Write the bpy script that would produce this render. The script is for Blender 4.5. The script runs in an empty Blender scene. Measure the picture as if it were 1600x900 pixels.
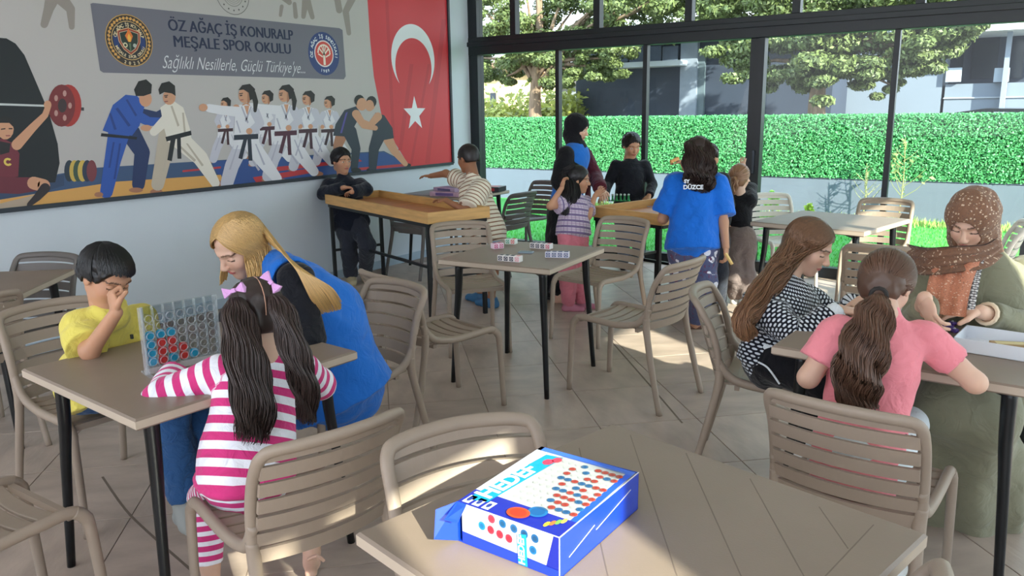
import bpy, bmesh, math, random
import numpy as np
from mathutils import Vector, Matrix
random.seed(7); np.random.seed(7)
SC = bpy.context.scene
COL = SC.collection
PI = math.pi

# ---------------------------------------------------------------- camera
CAM_H = 1.57
FPX = 1243.0                     # focal length in pixels of the 1600x900 frame
RM = np.array([[ 0.83532387, 0.10787577, -0.53907035],
               [ 0.54953655, -0.19168358, 0.81318325],
               [-0.01560816, -0.97551024, -0.21939955]])   # world axes in camera axes (x right, y down, z ahead)
CPOS = np.array([0.0, 0.0, CAM_H])
cam_data = bpy.data.cameras.new('camera'); cam = bpy.data.objects.new('camera', cam_data); COL.objects.link(cam)
cam_data.sensor_width = 36.0; cam_data.lens = FPX/1600*36.0; cam_data.clip_start = 0.05; cam_data.clip_end = 300
_x = Vector(RM[:, 0]); _y = Vector(-RM[:, 1]); _z = Vector(-RM[:, 2])
_m = Matrix((_x, _y, _z)).transposed().to_4x4(); _m.translation = Vector(CPOS); cam.matrix_world = _m
SC.camera = cam

# ---------------------------------------------------------------- sky, sun, exposure
SC.view_settings.view_transform = 'Standard'; SC.view_settings.look = 'None'
SC.view_settings.gamma = 1.0; SC.view_settings.use_curve_mapping = False
SC.view_settings.exposure = 0.8
world = bpy.data.worlds.new('sky'); SC.world = world; world.use_nodes = True
_nt = world.node_tree; _bg = _nt.nodes['Background']
_tc = _nt.nodes.new('ShaderNodeTexCoord'); _sx = _nt.nodes.new('ShaderNodeSeparateXYZ'); _rp = _nt.nodes.new('ShaderNodeValToRGB')
_nt.links.new(_tc.outputs['Generated'], _sx.inputs[0]); _nt.links.new(_sx.outputs['Z'], _rp.inputs[0]); _nt.links.new(_rp.outputs[0], _bg.inputs['Color'])
_rp.color_ramp.elements[0].position = 0.0; _rp.color_ramp.elements[0].color = (0.88, 0.93, 1.0, 1)
_rp.color_ramp.elements[1].position = 0.7; _rp.color_ramp.elements[1].color = (0.62, 0.76, 1.0, 1)
_bg.inputs['Strength'].default_value = 2.55
sun_d = bpy.data.lights.new('sun', 'SUN'); sun = bpy.data.objects.new('sun', sun_d); COL.objects.link(sun)
sun_d.energy = 9.0; sun_d.angle = math.radians(0.6); sun_d.color = (1.0, 0.93, 0.80)
SUN_DIR = Vector((0.80, -0.45, 0.46)).normalized()        # towards the sun
sun.rotation_euler = SUN_DIR.to_track_quat('Z', 'Y').to_euler()

# ---------------------------------------------------------------- pixel -> place helpers (true distances, real sizes)
def ray(px, py): return RM @ np.array([px-800.0, py-450.0, FPX])
def onz(px, py, z=0.0):
    r = ray(px, py); return CPOS + r*((z-CAM_H)/r[2])
def onx(px, py, x):
    r = ray(px, py); return CPOS + r*(x/r[0])
def ony(px, py, y):
    r = ray(px, py); return CPOS + r*(y/r[1])
def P(px, py, d):                # point seen at a pixel at depth d along the view axis
    return CPOS + ray(px, py)*(d/FPX)

# ---------------------------------------------------------------- colour and materials
def lin(c):
    c = c/255.0
    return c/12.92 if c <= 0.04045 else ((c+0.055)/1.055)**2.4
def C3(r, g, b): return (lin(r), lin(g), lin(b), 1.0)
MATS = {}
def mat(name, col, rough=0.6, metal=0.0, var=0.0, vscale=8.0, bump=0.0, bscale=60.0, spec=0.5, stretch=None, objvar=0.0, sheen=0.0, sss=0.0, coat=0.0):
    if name in MATS: return MATS[name]
    m = bpy.data.materials.new(name); m.use_nodes = True; MATS[name] = m
    nt = m.node_tree; b = nt.nodes['Principled BSDF']
    c = C3(*col)
    b.inputs['Roughness'].default_value = rough; b.inputs['Metallic'].default_value = metal
    b.inputs['Specular IOR Level'].default_value = spec
    b.inputs['Base Color'].default_value = c
    if sheen: b.inputs['Sheen Weight'].default_value = sheen
    if coat: b.inputs['Coat Weight'].default_value = coat
    if sss:
        b.inputs['Subsurface Weight'].default_value = sss; b.inputs['Subsurface Radius'].default_value = (0.02, 0.008, 0.004); b.inputs['Subsurface Scale'].default_value = 0.5
    tc = nt.nodes.new('ShaderNodeTexCoord'); mp = nt.nodes.new('ShaderNodeMapping'); nt.links.new(tc.outputs['Object'], mp.inputs[0])
    if stretch: mp.inputs['Scale'].default_value = stretch
    if var:
        n = nt.nodes.new('ShaderNodeTexNoise'); n.inputs['Scale'].default_value = vscale; n.inputs['Detail'].default_value = 5
        nt.links.new(mp.outputs[0], n.inputs['Vector'])
        r = nt.nodes.new('ShaderNodeMapRange'); r.inputs['From Min'].default_value = 0.3; r.inputs['From Max'].default_value = 0.7
        r.inputs['To Min'].default_value = 1-var; r.inputs['To Max'].default_value = 1+var
        nt.links.new(n.outputs['Fac'], r.inputs['Value'])
        mx = nt.nodes.new('ShaderNodeVectorMath'); mx.operation = 'SCALE'; mx.inputs[0].default_value = c[:3]
        nt.links.new(r.outputs[0], mx.inputs['Scale']); last = mx.outputs[0]
        if objvar:
            oi = nt.nodes.new('ShaderNodeObjectInfo'); r2 = nt.nodes.new('ShaderNodeMapRange')
            r2.inputs['To Min'].default_value = 1-objvar; r2.inputs['To Max'].default_value = 1+objvar
            nt.links.new(oi.outputs['Random'], r2.inputs['Value'])
            m2 = nt.nodes.new('ShaderNodeVectorMath'); m2.operation = 'SCALE'; nt.links.new(last, m2.inputs[0]); nt.links.new(r2.outputs[0], m2.inputs['Scale']); last = m2.outputs[0]
        nt.links.new(last, b.inputs['Base Color'])
    if bump:
        n = nt.nodes.new('ShaderNodeTexNoise'); n.inputs['Scale'].default_value = bscale; n.inputs['Detail'].default_value = 4
        nt.links.new(mp.outputs[0], n.inputs['Vector'])
        bp = nt.nodes.new('ShaderNodeBump'); bp.inputs['Strength'].default_value = bump; bp.inputs['Distance'].default_value = 0.01
        nt.links.new(n.outputs['Fac'], bp.inputs['Height']); nt.links.new(bp.outputs[0], b.inputs['Normal'])
    return m
def vcol_mat(name, rough=0.6, sss=0.0, spec=0.4, attr='col', bump=0.0, bscale=80.0, var=0.0, vscale=40):
    if name in MATS: return MATS[name]
    m = bpy.data.materials.new(name); m.use_nodes = True; MATS[name] = m
    nt = m.node_tree; b = nt.nodes['Principled BSDF']
    a = nt.nodes.new('ShaderNodeAttribute'); a.attribute_name = attr; last = a.outputs['Color']
    if var:
        n = nt.nodes.new('ShaderNodeTexNoise'); n.inputs['Scale'].default_value = vscale
        tc = nt.nodes.new('ShaderNodeTexCoord'); nt.links.new(tc.outputs['Object'], n.inputs['Vector'])
        r = nt.nodes.new('ShaderNodeMapRange'); r.inputs['From Min'].default_value = 0.3; r.inputs['From Max'].default_value = 0.7
        r.inputs['To Min'].default_value = 1-var; r.inputs['To Max'].default_value = 1+var; nt.links.new(n.outputs['Fac'], r.inputs['Value'])
        mx = nt.nodes.new('ShaderNodeVectorMath'); mx.operation = 'SCALE'; nt.links.new(last, mx.inputs[0]); nt.links.new(r.outputs[0], mx.inputs['Scale']); last = mx.outputs[0]
    nt.links.new(last, b.inputs['Base Color'])
    b.inputs['Roughness'].default_value = rough; b.inputs['Specular IOR Level'].default_value = spec
    if sss:
        b.inputs['Subsurface Weight'].default_value = sss; b.inputs['Subsurface Radius'].default_value = (0.02, 0.008, 0.004); b.inputs['Subsurface Scale'].default_value = 0.5
    if bump:
        n = nt.nodes.new('ShaderNodeTexNoise'); n.inputs['Scale'].default_value = bscale
        bp = nt.nodes.new('ShaderNodeBump'); bp.inputs['Strength'].default_value = bump; bp.inputs['Distance'].default_value = 0.01
        nt.links.new(n.outputs['Fac'], bp.inputs['Height']); nt.links.new(bp.outputs[0], b.inputs['Normal'])
    return m
def glass_mat(name, tint=(0.93, 0.97, 0.96), refl=0.05, rough=0.0):
    if name in MATS: return MATS[name]
    m = bpy.data.materials.new(name); m.use_nodes = True; MATS[name] = m
    nt = m.node_tree; nt.nodes.remove(nt.nodes['Principled BSDF']); out = nt.nodes['Material Output']
    t = nt.nodes.new('ShaderNodeBsdfTransparent'); t.inputs[0].default_value = (*tint, 1)
    g = nt.nodes.new('ShaderNodeBsdfGlossy'); g.inputs['Roughness'].default_value = rough
    fr = nt.nodes.new('ShaderNodeFresnel'); fr.inputs['IOR'].default_value = 1.45
    mu = nt.nodes.new('ShaderNodeMath'); mu.operation = 'MULTIPLY'; mu.inputs[1].default_value = refl*12; nt.links.new(fr.outputs[0], mu.inputs[0])
    ge = nt.nodes.new('ShaderNodeNewGeometry'); iv = nt.nodes.new('ShaderNodeMath'); iv.operation = 'SUBTRACT'; iv.inputs[0].default_value = 1.0; nt.links.new(ge.outputs['Backfacing'], iv.inputs[1])
    m2 = nt.nodes.new('ShaderNodeMath'); m2.operation = 'MULTIPLY'; m2.use_clamp = True; nt.links.new(mu.outputs[0], m2.inputs[0]); nt.links.new(iv.outputs[0], m2.inputs[1]); mu = m2
    mx = nt.nodes.new('ShaderNodeMixShader'); nt.links.new(mu.outputs[0], mx.inputs[0]); nt.links.new(t.outputs[0], mx.inputs[1]); nt.links.new(g.outputs[0], mx.inputs[2])
    nt.links.new(mx.outputs[0], out.inputs['Surface'])
    return m

# ---------------------------------------------------------------- object helpers
def tag(o, label=None, cat=None, group=None, kind=None):
    if label: o['label'] = label
    if cat: o['category'] = cat
    if group: o['group'] = group
    if kind: o['kind'] = kind
    return o
def thing(name, label, cat, loc=(0, 0, 0), rz=0.0, group=None):
    o = bpy.data.objects.new(name, None); COL.objects.link(o); o.empty_display_size = 0.05
    o.location = loc; o.rotation_euler = (0, 0, rz)
    return tag(o, label, cat, group)
def link(name, me, m=None, parent=None, loc=None, rot=None, smooth=False):
    o = bpy.data.objects.new(name, me); COL.objects.link(o)
    if m is not None and len(me.materials) == 0:
        for q in (m if isinstance(m, (list, tuple)) else [m]): me.materials.append(q)
    if parent is not None: o.parent = parent
    if loc is not None: o.location = loc
    if rot is not None: o.rotation_euler = rot
    if smooth: me.polygons.foreach_set('use_smooth', [True]*len(me.polygons))
    return o
def world_parent(o, parent):
    """parent a mesh given in world coordinates to a thing that stands somewhere"""
    o.parent = parent
    o.matrix_parent_inverse = (Matrix.Translation(parent.location) @ Matrix.Rotation(parent.rotation_euler[2], 4, 'Z')).inverted()
    return o
def mesh_np(name, V, F, smooth=False):
    """V (n,3) array, F (m,k) array of equal sized faces"""
    V = np.asarray(V, dtype=np.float32); F = np.asarray(F, dtype=np.int32)
    me = bpy.data.meshes.new(name); k = F.shape[1]
    me.vertices.add(len(V)); me.vertices.foreach_set('co', V.ravel())
    me.loops.add(F.size); me.loops.foreach_set('vertex_index', F.ravel())
    me.polygons.add(len(F)); me.polygons.foreach_set('loop_start', np.arange(0, F.size, k, dtype=np.int32))
    me.polygons.foreach_set('loop_total', np.full(len(F), k, dtype=np.int32))
    if smooth: me.polygons.foreach_set('use_smooth', np.ones(len(F), dtype=bool))
    me.update(calc_edges=True); return me
class MB:
    """collects boxes, tubes and plates, then links them as one mesh object"""
    def __init__(s): s.v = []; s.f = []; s.mi = []
    def add(s, vs, fs, mi=0):
        b = len(s.v); s.v += [tuple(float(c) for c in q) for q in vs]; s.f += [tuple(i+b for i in f) for f in fs]; s.mi += [mi]*len(fs)
    def box(s, c, size, mi=0, rz=0.0, M=None, bev=0.0):
        hx, hy, hz = size[0]/2, size[1]/2, size[2]/2
        R = Matrix.Rotation(rz, 3, 'Z') if M is None else M
        if bev > 0:
            b = min(bev, hx*0.9, hy*0.9, hz*0.9); pts = []
            for sz in (-1, 1):
                for (ax, ay, az) in ((hx-b, hy-b, hz), (hx, hy, hz-b)):
                    ring = [(-ax, -ay), (ax, -ay), (ax, ay), (-ax, ay)]
                    pts.append([(x, y, sz*az) for x, y in ring])
            order = [pts[0], pts[1], pts[3], pts[2]]
            vs = [q for r in order for q in r]
            fs = [(3, 2, 1, 0), (12, 13, 14, 15)]
            for a in range(3):
                for k in range(4): fs.append((a*4+k, a*4+(k+1) % 4, a*4+4+(k+1) % 4, a*4+4+k))
        else:
            vs = [(x, y, z) for z in (-hz, hz) for x, y in ((-hx, -hy), (hx, -hy), (hx, hy), (-hx, hy))]
            fs = [(3, 2, 1, 0), (4, 5, 6, 7), (0, 1, 5, 4), (1, 2, 6, 5), (2, 3, 7, 6), (3, 0, 4, 7)]
        s.add([tuple(R @ Vector(q) + Vector(c)) for q in vs], fs, mi); return s
    def bar(s, p0, p1, w, h, mi=0, up=(0, 0, 1)):
        p0 = Vector(p0); p1 = Vector(p1); d = p1-p0; L = d.length; d.normalize(); u = Vector(up)
        if abs(d.dot(u)) > 0.98: u = Vector((1, 0, 0))
        side = d.cross(u).normalized(); u = side.cross(d)
        M = Matrix((d, side, u)).transposed()
        return s.box((p0+p1)/2, (L, w, h), mi, M=M)
    def tube(s, pts, rad, n=8, mi=0, caps=True, flat=1.0, flat_axis=None):
        pts = [Vector(q) for q in pts]; N = len(pts)
        if not hasattr(rad, '__len__'): rad = [rad]*N
        vs = []; prev = None
        for i in range(N):
            t = (pts[min(i+1, N-1)]-pts[max(i-1, 0)]).normalized()
            if prev is None:
                a = Vector(flat_axis) if flat_axis is not None else (Vector((0, 0, 1)) if abs(t.z) < 0.9 else Vector((1, 0, 0)))
            else: a = prev
            a = (a - t*a.dot(t)).normalized(); prev = a; b = t.cross(a)
            for k in range(n):
                an = 2*PI*k/n; vs.append(pts[i] + a*(math.cos(an)*rad[i]*flat) + b*(math.sin(an)*rad[i]))
        fs = []
        for i in range(N-1):
            for k in range(n): fs.append((i*n+k, i*n+(k+1) % n, (i+1)*n+(k+1) % n, (i+1)*n+k))
        if caps: fs.append(tuple(range(n-1, -1, -1))); fs.append(tuple((N-1)*n+k for k in range(n)))
        s.add(vs, fs, mi); return s
    def cyl(s, p0, p1, r0, r1=None, n=16, mi=0): return s.tube([p0, p1], [r0, r0 if r1 is None else r1], n, mi)
    def poly(s, pts, mi=0): s.add(pts, [tuple(range(len(pts)))], mi); return s
    def prism(s, pts, off, mi=0):
        off = Vector(off); n = len(pts); a = [Vector(q) for q in pts]; b = [q+off for q in a]
        s.add(a+b, [tuple(range(n-1, -1, -1)), tuple(range(n, 2*n))]+[(k, (k+1) % n, n+(k+1) % n, n+k) for k in range(n)], mi); return s
    def mesh(s, name, smooth=False):
        me = bpy.data.meshes.new(name); me.from_pydata(s.v, [], s.f)
        if any(s.mi): me.polygons.foreach_set('material_index', s.mi)
        if smooth: me.polygons.foreach_set('use_smooth', [True]*len(me.polygons))
        me.update(); return me
    def build(s, name, m, parent=None, smooth=False, world=False):
        o = link(name, s.mesh(name, smooth), m)
        if parent is not None:
            if world: world_parent(o, parent)
            else: o.parent = parent
        return o
def smooth_path(pts, sub=5):
    pts = [Vector(p) for p in pts]; out = []
    for i in range(len(pts)-1):
        p0 = pts[max(i-1, 0)]; p1 = pts[i]; p2 = pts[i+1]; p3 = pts[min(i+2, len(pts)-1)]
        for k in range(sub):
            t = k/sub; out.append(0.5*((2*p1)+(p2-p0)*t+(2*p0-5*p1+4*p2-p3)*t*t+(3*p1-p0-3*p2+p3)*t**3))
    out.append(pts[-1]); return out
def copy_tree(o, parent=None):
    c = o.copy(); COL.objects.link(c)
    if parent is not None: c.parent = parent
    for ch in list(o.children): copy_tree(ch, c)
    return c
def text_mesh(txt, size, shear=0.0, bold=0.0, extrude=0.0, align='LEFT', spacing=1.0):
    cu = bpy.data.curves.new('lettering', 'FONT'); cu.body = txt; cu.size = size; cu.shear = shear; cu.offset = bold; cu.extrude = extrude
    cu.align_x = align; cu.space_character = spacing; cu.resolution_u = 3
    o = bpy.data.objects.new('lettering', cu); COL.objects.link(o)
    dg = bpy.context.evaluated_depsgraph_get(); me = bpy.data.meshes.new_from_object(o.evaluated_get(dg))
    bpy.data.objects.remove(o); return me
# ================================================================ SETTING
WX, GY = -5.55, 7.62             # long wall plane, glass wall plane
XR, YB, ZC = 2.75, -3.2, 3.05    # right glass wall, rear wall, ceiling
m_wall = mat('wall_paint', (206, 213, 221), 0.7, var=0.03, vscale=1.5, bump=0.05, bscale=120)
m_white = mat('white_paint', (228, 230, 230), 0.6, var=0.02)
m_frame = mat('frame_aluminium', (18, 23, 29), 0.42, 0.0, var=0.08, vscale=3)
m_glass = glass_mat('window_glass')
m_grout = mat('floor_grout', (140, 124, 112), 0.9, var=0.1)
m_tile = mat('floor_tile', (176, 158, 144), 0.42, var=0.20, vscale=3.0, bump=0.12, bscale=18, objvar=0.05, stretch=(1.0, 2.6, 1.0))
m_ground = mat('ground_turf', (66, 120, 62), 0.95, var=0.2, vscale=20)

base = MB(); base.box(((WX+XR)/2, (GY+YB)/2, -0.0525), (XR-WX+0.4, GY-YB+0.4, 0.10))
floor = base.build('floor', m_grout); tag(floor, kind='structure')
ta = math.radians(-47); ts = 0.52
tm = []
for k in range(3):
    b = MB(); b.box((0, 0, -0.004), (ts-0.004, ts-0.004, 0.012), bev=0.001)
    tm.append(b.mesh('tile')); tm[-1].materials.append(m_tile)
cells = []
for i in range(-30, 31):
    for j in range(-30, 31):
        off = (j % 2)*0.0
        u, v = (i+off+0.5)*ts, (j+0.5)*ts
        x = u*math.cos(ta)-v*math.sin(ta); y = u*math.sin(ta)+v*math.cos(ta)
        if WX+0.2 < x < XR-0.2 and YB+0.2 < y < GY-0.15: cells.append((x, y))
def visible_floor(x, y):
    d = np.array([x, y, 0.0])-CPOS; c = RM.T @ d
    if c[2] < 0.8: return False
    px = 800+FPX*c[0]/c[2]; py = 450+FPX*c[1]/c[2]
    return -150 < px < 1750 and py < 1150
nt_ = 0; restv = MB()
for x, y in sorted(cells, key=lambda q: q[0]**2+q[1]**2):
    if visible_floor(x, y) and nt_ < 295:
        o = link('tile', tm[nt_ % 3], parent=floor, loc=(x, y, 0), rot=(0, 0, ta+(nt_ % 4)*PI/2)); nt_ += 1
    else: restv.box((x, y, -0.004), (ts-0.006, ts-0.006, 0.012), rz=ta)
tag(restv.build('floor_tiles_around', m_tile, floor), kind='stuff')

for pts in (((160, 745), (195, 795), (232, 832), (300, 892)), ((955, 533), (1012, 598), (1066, 661))):
    q = MB(); pp = smooth_path([onz(a, b_, .0022) for a, b_ in pts], 4)
    for a, b_ in zip(pp[:-1], pp[1:]): q.bar(a, b_, .010, .001)
    q.build('joint_line', mat('joint_dark', (112, 98, 86), .9), floor)
w = MB(); w.box((WX-0.1, (GY+YB)/2, ZC/2), (0.2, GY-YB+0.4, ZC)); tag(w.build('wall_left', m_wall), kind='structure')
w = MB(); w.box((WX+0.008, (GY+YB)/2, 0.04), (0.016, GY-YB-0.1, 0.08)); tag(w.build('baseboard_left', mat('baseboard_paint', (170, 186, 200), 0.6)), kind='structure')
w = MB(); w.box(((WX+XR)/2-.1, (GY+YB)/2+0.35, ZC+0.1), (XR-WX+0.5, GY-YB+1.5, 0.2)); tag(w.build('ceiling', m_white), kind='structure')
w = MB(); w.box(((WX+XR)/2, YB-0.1, 0.45), (XR-WX, 0.2, 0.9)); tag(w.build('wall_rear', m_wall), kind='structure')

# ---- glazed wall ahead
def frame_box(c, s, name, parent, **k):
    b = MB(); b.box(c, s, bev=0.004); return b.build(name, m_frame, parent, **k)
def glass_wall(name, x0, x1, y, low_x, up_x, doubles, zsill=0.10, zh0=2.17, zh1=2.36, ztop=3.05, vertical_axis='x'):
    root = bpy.data.objects.new(name, None); COL.objects.link(root); tag(root, kind='structure')
    L = x1-x0; cx = (x0+x1)/2
    frame_box((cx, y, zsill/2), (L, 0.10, zsill), 'sill_rail', root)
    frame_box((cx, y, (zh0+zh1)/2), (L, 0.13, zh1-zh0), 'header_beam', root)
    frame_box((cx, y-0.075, (zh0+zh1)/2+0.02), (L, 0.03, 0.05), 'header_track', root)
    frame_box((cx, y, ztop-0.04), (L, 0.10, 0.08), 'top_rail', root)
    frame_box((x0+0.06, y, ztop/2), (0.12, 0.12, ztop), 'jamb', root)
    prev = x0+0.12
    for q in low_x:
        wd = 0.14 if q in doubles else 0.045
        frame_box((q, y, (zsill+zh0)/2), (wd, 0.07, zh0-zsill), 'mullion', root)
        if q in doubles:
            frame_box((q+0.045, y-0.05, (zsill+zh0)/2), (0.05, 0.05, zh0-zsill), 'mullion', root)
            b = MB(); b.box((q+0.02, y-0.085, 1.05), (0.02, 0.02, 0.22), bev=0.004); b.build('handle', mat('handle_metal', (60, 66, 72), 0.3, 0.8), root)
        g = MB(); g.box(((prev+q)/2, y, (zsill+zh0)/2), (q-prev, 0.008, zh0-zsill)); g.build('pane', m_glass, root); prev = q
    g = MB(); g.box(((prev+x1)/2, y, (zsill+zh0)/2), (x1-prev, 0.008, zh0-zsill)); g.build('pane', m_glass, root)
    prev = x0+0.12
    for q in up_x+[x1]:
        if q != x1: frame_box((q, y, (zh1+ztop)/2), (0.07, 0.09, ztop-zh1), 'mullion', root)
        g = MB(); g.box(((prev+q)/2, y, (zh1+ztop)/2), (q-prev, 0.008, ztop-zh1)); g.build('pane', m_glass, root); prev = q
    return root
glass_wall('window_1', WX, XR, GY, [-4.41, -3.40, -2.28, -1.12, -0.05, 1.0, 1.9], [-4.96, -3.94, -2.96, -1.96, -0.97, 0.05, 1.05, 2.0], [-2.28])
# ---- glazed wall on the right of the room (outside the frame; the sun comes through it)
gr = glass_wall('window_2', 0, GY-YB, 0, [1.0, 2.1, 3.2, 4.3, 5.4, 6.5, 7.6, 8.7, 9.8], [1.0, 2.1, 3.2, 4.3, 5.85, 6.9, 8.0, 9.1, 10.0], [5.4])
gr.rotation_euler = (0, 0, PI/2); gr.location = (XR, YB, 0)
for k, (ya, yb_) in enumerate(((YB, -1.20), (-.50, 1.92), (2.40, 3.25), (5.2, GY-.1))):      # added unseen panels in the side clerestory; their gaps shape the sun patches
    b = MB(); b.box((XR-.09, (ya+yb_)/2, 2.70), (.02, yb_-ya, .70)); tag(b.build('unseen_piece_%d' % (k+2), m_white), kind='structure')
b = MB(); b.box((XR-.09, .55, 1.16), (.03, 3.3, 2.0)); tag(b.build('sun_block_panel', m_wall), kind='structure')  # added unseen panel on the side glazing, keeps sun off the skirt and floor
b = MB(); b.box((XR-0.06, GY-0.06, ZC/2), (0.16, 0.16, ZC)); tag(b.build('unseen_piece_1', m_frame), kind='structure')

# ================================================================ OUTSIDE
m_turf = mat('artificial_turf', (70, 150, 66), 0.95, var=0.25, vscale=30, bump=0.5, bscale=300)
b = MB(); b.box((0, 9.9+15, -0.12), (60, 34.2, 0.1)); tag(b.build('yard_ground', mat('yard_soil', (120, 118, 100), 0.95, var=0.2, vscale=2)), kind='structure')
b = MB(); b.box((-2, 9.9, -0.05), (16, 4.3, 0.1)); turf_base = b.build('lawn', m_turf); tag(turf_base, kind='structure')
# artificial grass blades
def blades(name, n, x0, x1, y0, y1, h, m, parent=None, seed=1, wid=0.006):
    rs = np.random.RandomState(seed)
    x = rs.uniform(x0, x1, n); y = rs.uniform(y0, y1, n); hh = h*rs.uniform(0.5, 1.2, n); a = rs.uniform(0, 2*PI, n)
    dx = np.cos(a)*wid; dy = np.sin(a)*wid; lx = rs.uniform(-1, 1, n)*h*0.4; ly = rs.uniform(-1, 1, n)*h*0.4; z = np.zeros(n)
    V = np.stack([np.stack([x-dx, y-dy, z], 1), np.stack([x+dx, y+dy, z], 1), np.stack([x+lx, y+ly, hh], 1)], 1).reshape(-1, 3)
    F = np.arange(3*n).reshape(-1, 3)
    o = link(name, mesh_np(name, V, F), m); 
    if parent: o.parent = parent
    return o
tag(blades('turf_blades', 26000, -6.5, 0.8, 7.75, 11.95, 0.035, mat('turf_blade', (96, 190, 80), 0.8, var=0.3, vscale=5)), 'short bright green artificial grass strip outside the glass wall', 'grass', kind='stuff')
tag(blades('border_grass', 2600, -7.5, 0.8, 11.3, 11.92, 0.08, mat('border_blade', (150, 168, 92), 0.8, var=0.3, vscale=5), seed=5, wid=0.012), 'loose yellow green weeds along the foot of the low wall', 'grass', kind='stuff')

LW = 12.0
b = MB(); b.box((-2.5, LW+0.1, 0.26), (17, 0.2, 0.52)); tag(b.build('garden_wall', mat('render_grey', (104, 113, 126), 0.8, var=0.06, vscale=2, bump=0.1), ), 'low pale grey rendered wall below the artificial hedge', 'wall')
# hedge
hroot = thing('hedge_screen', 'bright green artificial leaf hedge on top of the low grey wall', 'hedge', (0, 0, 0))
b = MB(); b.box((-2.5, LW+0.12, 0.98), (17, 0.05, 0.90)); b.build('backing', mat('hedge_backing', (22, 70, 34), 0.9), hroot)
def leaf_cloud(name, P0, N0, size, m, parent=None, seed=3, asp=0.55, tilt=0.9):
    rs = np.random.RandomState(seed); n = len(P0)
    d = rs.normal(size=(n, 3)); d /= np.linalg.norm(d, axis=1)[:, None]
    nn = N0 + tilt*rs.normal(size=(n, 3))*0.6; nn /= np.linalg.norm(nn, axis=1)[:, None]
    u = np.cross(nn, d); u /= (np.linalg.norm(u, axis=1)[:, None]+1e-9); v = np.cross(nn, u)
    s = (size*rs.uniform(0.6, 1.3, n))[:, None]
    V = np.stack([P0-u*s, P0-v*s*asp+nn*s*0.15, P0+u*s, P0+v*s*asp+nn*s*0.15], 1).reshape(-1, 3)
    F = np.arange(4*n).reshape(-1, 4)
    me = mesh_np(name, V, F)
    ca = me.color_attributes.new('col', 'FLOAT_COLOR', 'POINT'); g = np.repeat(rs.uniform(0.55, 1.3, n), 4)
    me['n'] = 1
    cc = np.ones((4*n, 4), dtype=np.float32); cc[:, :3] = g[:, None]; ca.data.foreach_set('color', cc.ravel())
    return link(name, me, m, parent)
def leaf_mat(name, col, transl=0.25):
    m = bpy.data.materials.new(name); m.use_nodes = True; nt = m.node_tree; b = nt.nodes['Principled BSDF']
    a = nt.nodes.new('ShaderNodeAttribute'); a.attribute_name = 'col'
    mx = nt.nodes.new('ShaderNodeMix'); mx.data_type = 'RGBA'; mx.blend_type = 'MULTIPLY'; mx.inputs[0].default_value = 1
    mx.inputs[6].default_value = C3(*col); nt.links.new(a.outputs['Color'], mx.inputs[7]); nt.links.new(mx.outputs[2], b.inputs['Base Color'])
    b.inputs['Roughness'].default_value = 0.5
    t = nt.nodes.new('ShaderNodeBsdfTranslucent'); nt.links.new(mx.outputs[2], t.inputs[0])
    s = nt.nodes.new('ShaderNodeMixShader'); s.inputs[0].default_value = transl
    nt.links.new(b.outputs[0], s.inputs[1]); nt.links.new(t.outputs[0], s.inputs[2]); nt.links.new(s.outputs[0], nt.nodes['Material Output'].inputs['Surface'])
    return m
rs = np.random.RandomState(11); n = 95000
hp = np.stack([rs.uniform(-9.8, 2.2, n), LW+0.07-rs.uniform(0, 0.07, n)-0.02*np.abs(np.sin(rs.uniform(0, 9, n))), rs.uniform(0.54, 1.43, n)], 1)
tag(leaf_cloud('hedge_leaves', hp, np.tile([0, -1, 0.35], (n, 1)), 0.0175, leaf_mat('hedge_leaf', (90, 172, 106), 0.15), hroot, 4), kind='stuff')

# trees beyond the hedge
m_bark = mat('bark', (132, 112, 92), 0.9, var=0.35, vscale=6, bump=0.8, bscale=14, stretch=(3, 3, 0.6))
m_cedar = leaf_mat('cedar_leaf', (112, 128, 76), 0.25)
def tree(label, Y, trunk_px, trunk_top, trunk_w, blobs, nl, seed, leafsize=0.047):
    base = ony(trunk_px[0], 182, Y); t = thing('cedar_tree', label, 'tree', (base[0], Y, -0.1), 0, 'trees beyond the hedge')
    rs = random.Random(seed); tb = MB()
    top = ony(trunk_px[1], trunk_top, Y); B0 = Vector((0, 0, 0)); T0 = Vector((top[0]-base[0], 0, top[2]+0.1))
    pts = smooth_path([B0, B0.lerp(T0, 0.4)+Vector((0.06, 0, 0)), B0.lerp(T0, 0.7)+Vector((-0.05, 0.05, 0)), T0, T0+Vector((0.1, 0, 1.2)), T0+Vector((0, 0, 2.6))], 3)
    tb.tube(pts, [trunk_w*(1-0.75*i/(len(pts)-1)) for i in range(len(pts))], 10)
    tb.build('trunk', m_bark, t, smooth=True)
    bb = MB(); P0 = []; N0 = []; nr = np.random.RandomState(seed)
    for (px, py, r, dy) in blobs:
        c = ony(px, py, Y+dy); c = np.array([c[0]-base[0], dy, c[2]+0.1])
        bb.tube(smooth_path([T0+Vector((0, 0, rs.uniform(-0.3, 0.8))), (T0+Vector(c))/2+Vector((0, 0, 0.15)), Vector(c)], 3), [0.07, 0.06, 0.05, 0.04, 0.03, 0.02, 0.015], 6)
        for k in range(9):
            cc = c + nr.normal(size=3)*r*np.array([0.60, 0.5, 0.34]); m_ = nl//(len(blobs)*9)
            d = nr.normal(size=(m_, 3)); d /= np.linalg.norm(d, axis=1)[:, None]
            rr = r*0.36*nr.uniform(0.2, 1, m_)[:, None]**0.5
            P0.append(cc+d*rr*np.array([1.25, 1.1, 0.55])); N0.append(d+np.array([0, 0, 0.4]))
    bb.build('branches', m_bark, t, smooth=True)
    tag(leaf_cloud('foliage', np.concatenate(P0), np.concatenate(N0), leafsize, m_cedar, t, seed, asp=0.5), kind='stuff')
    return t
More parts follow.
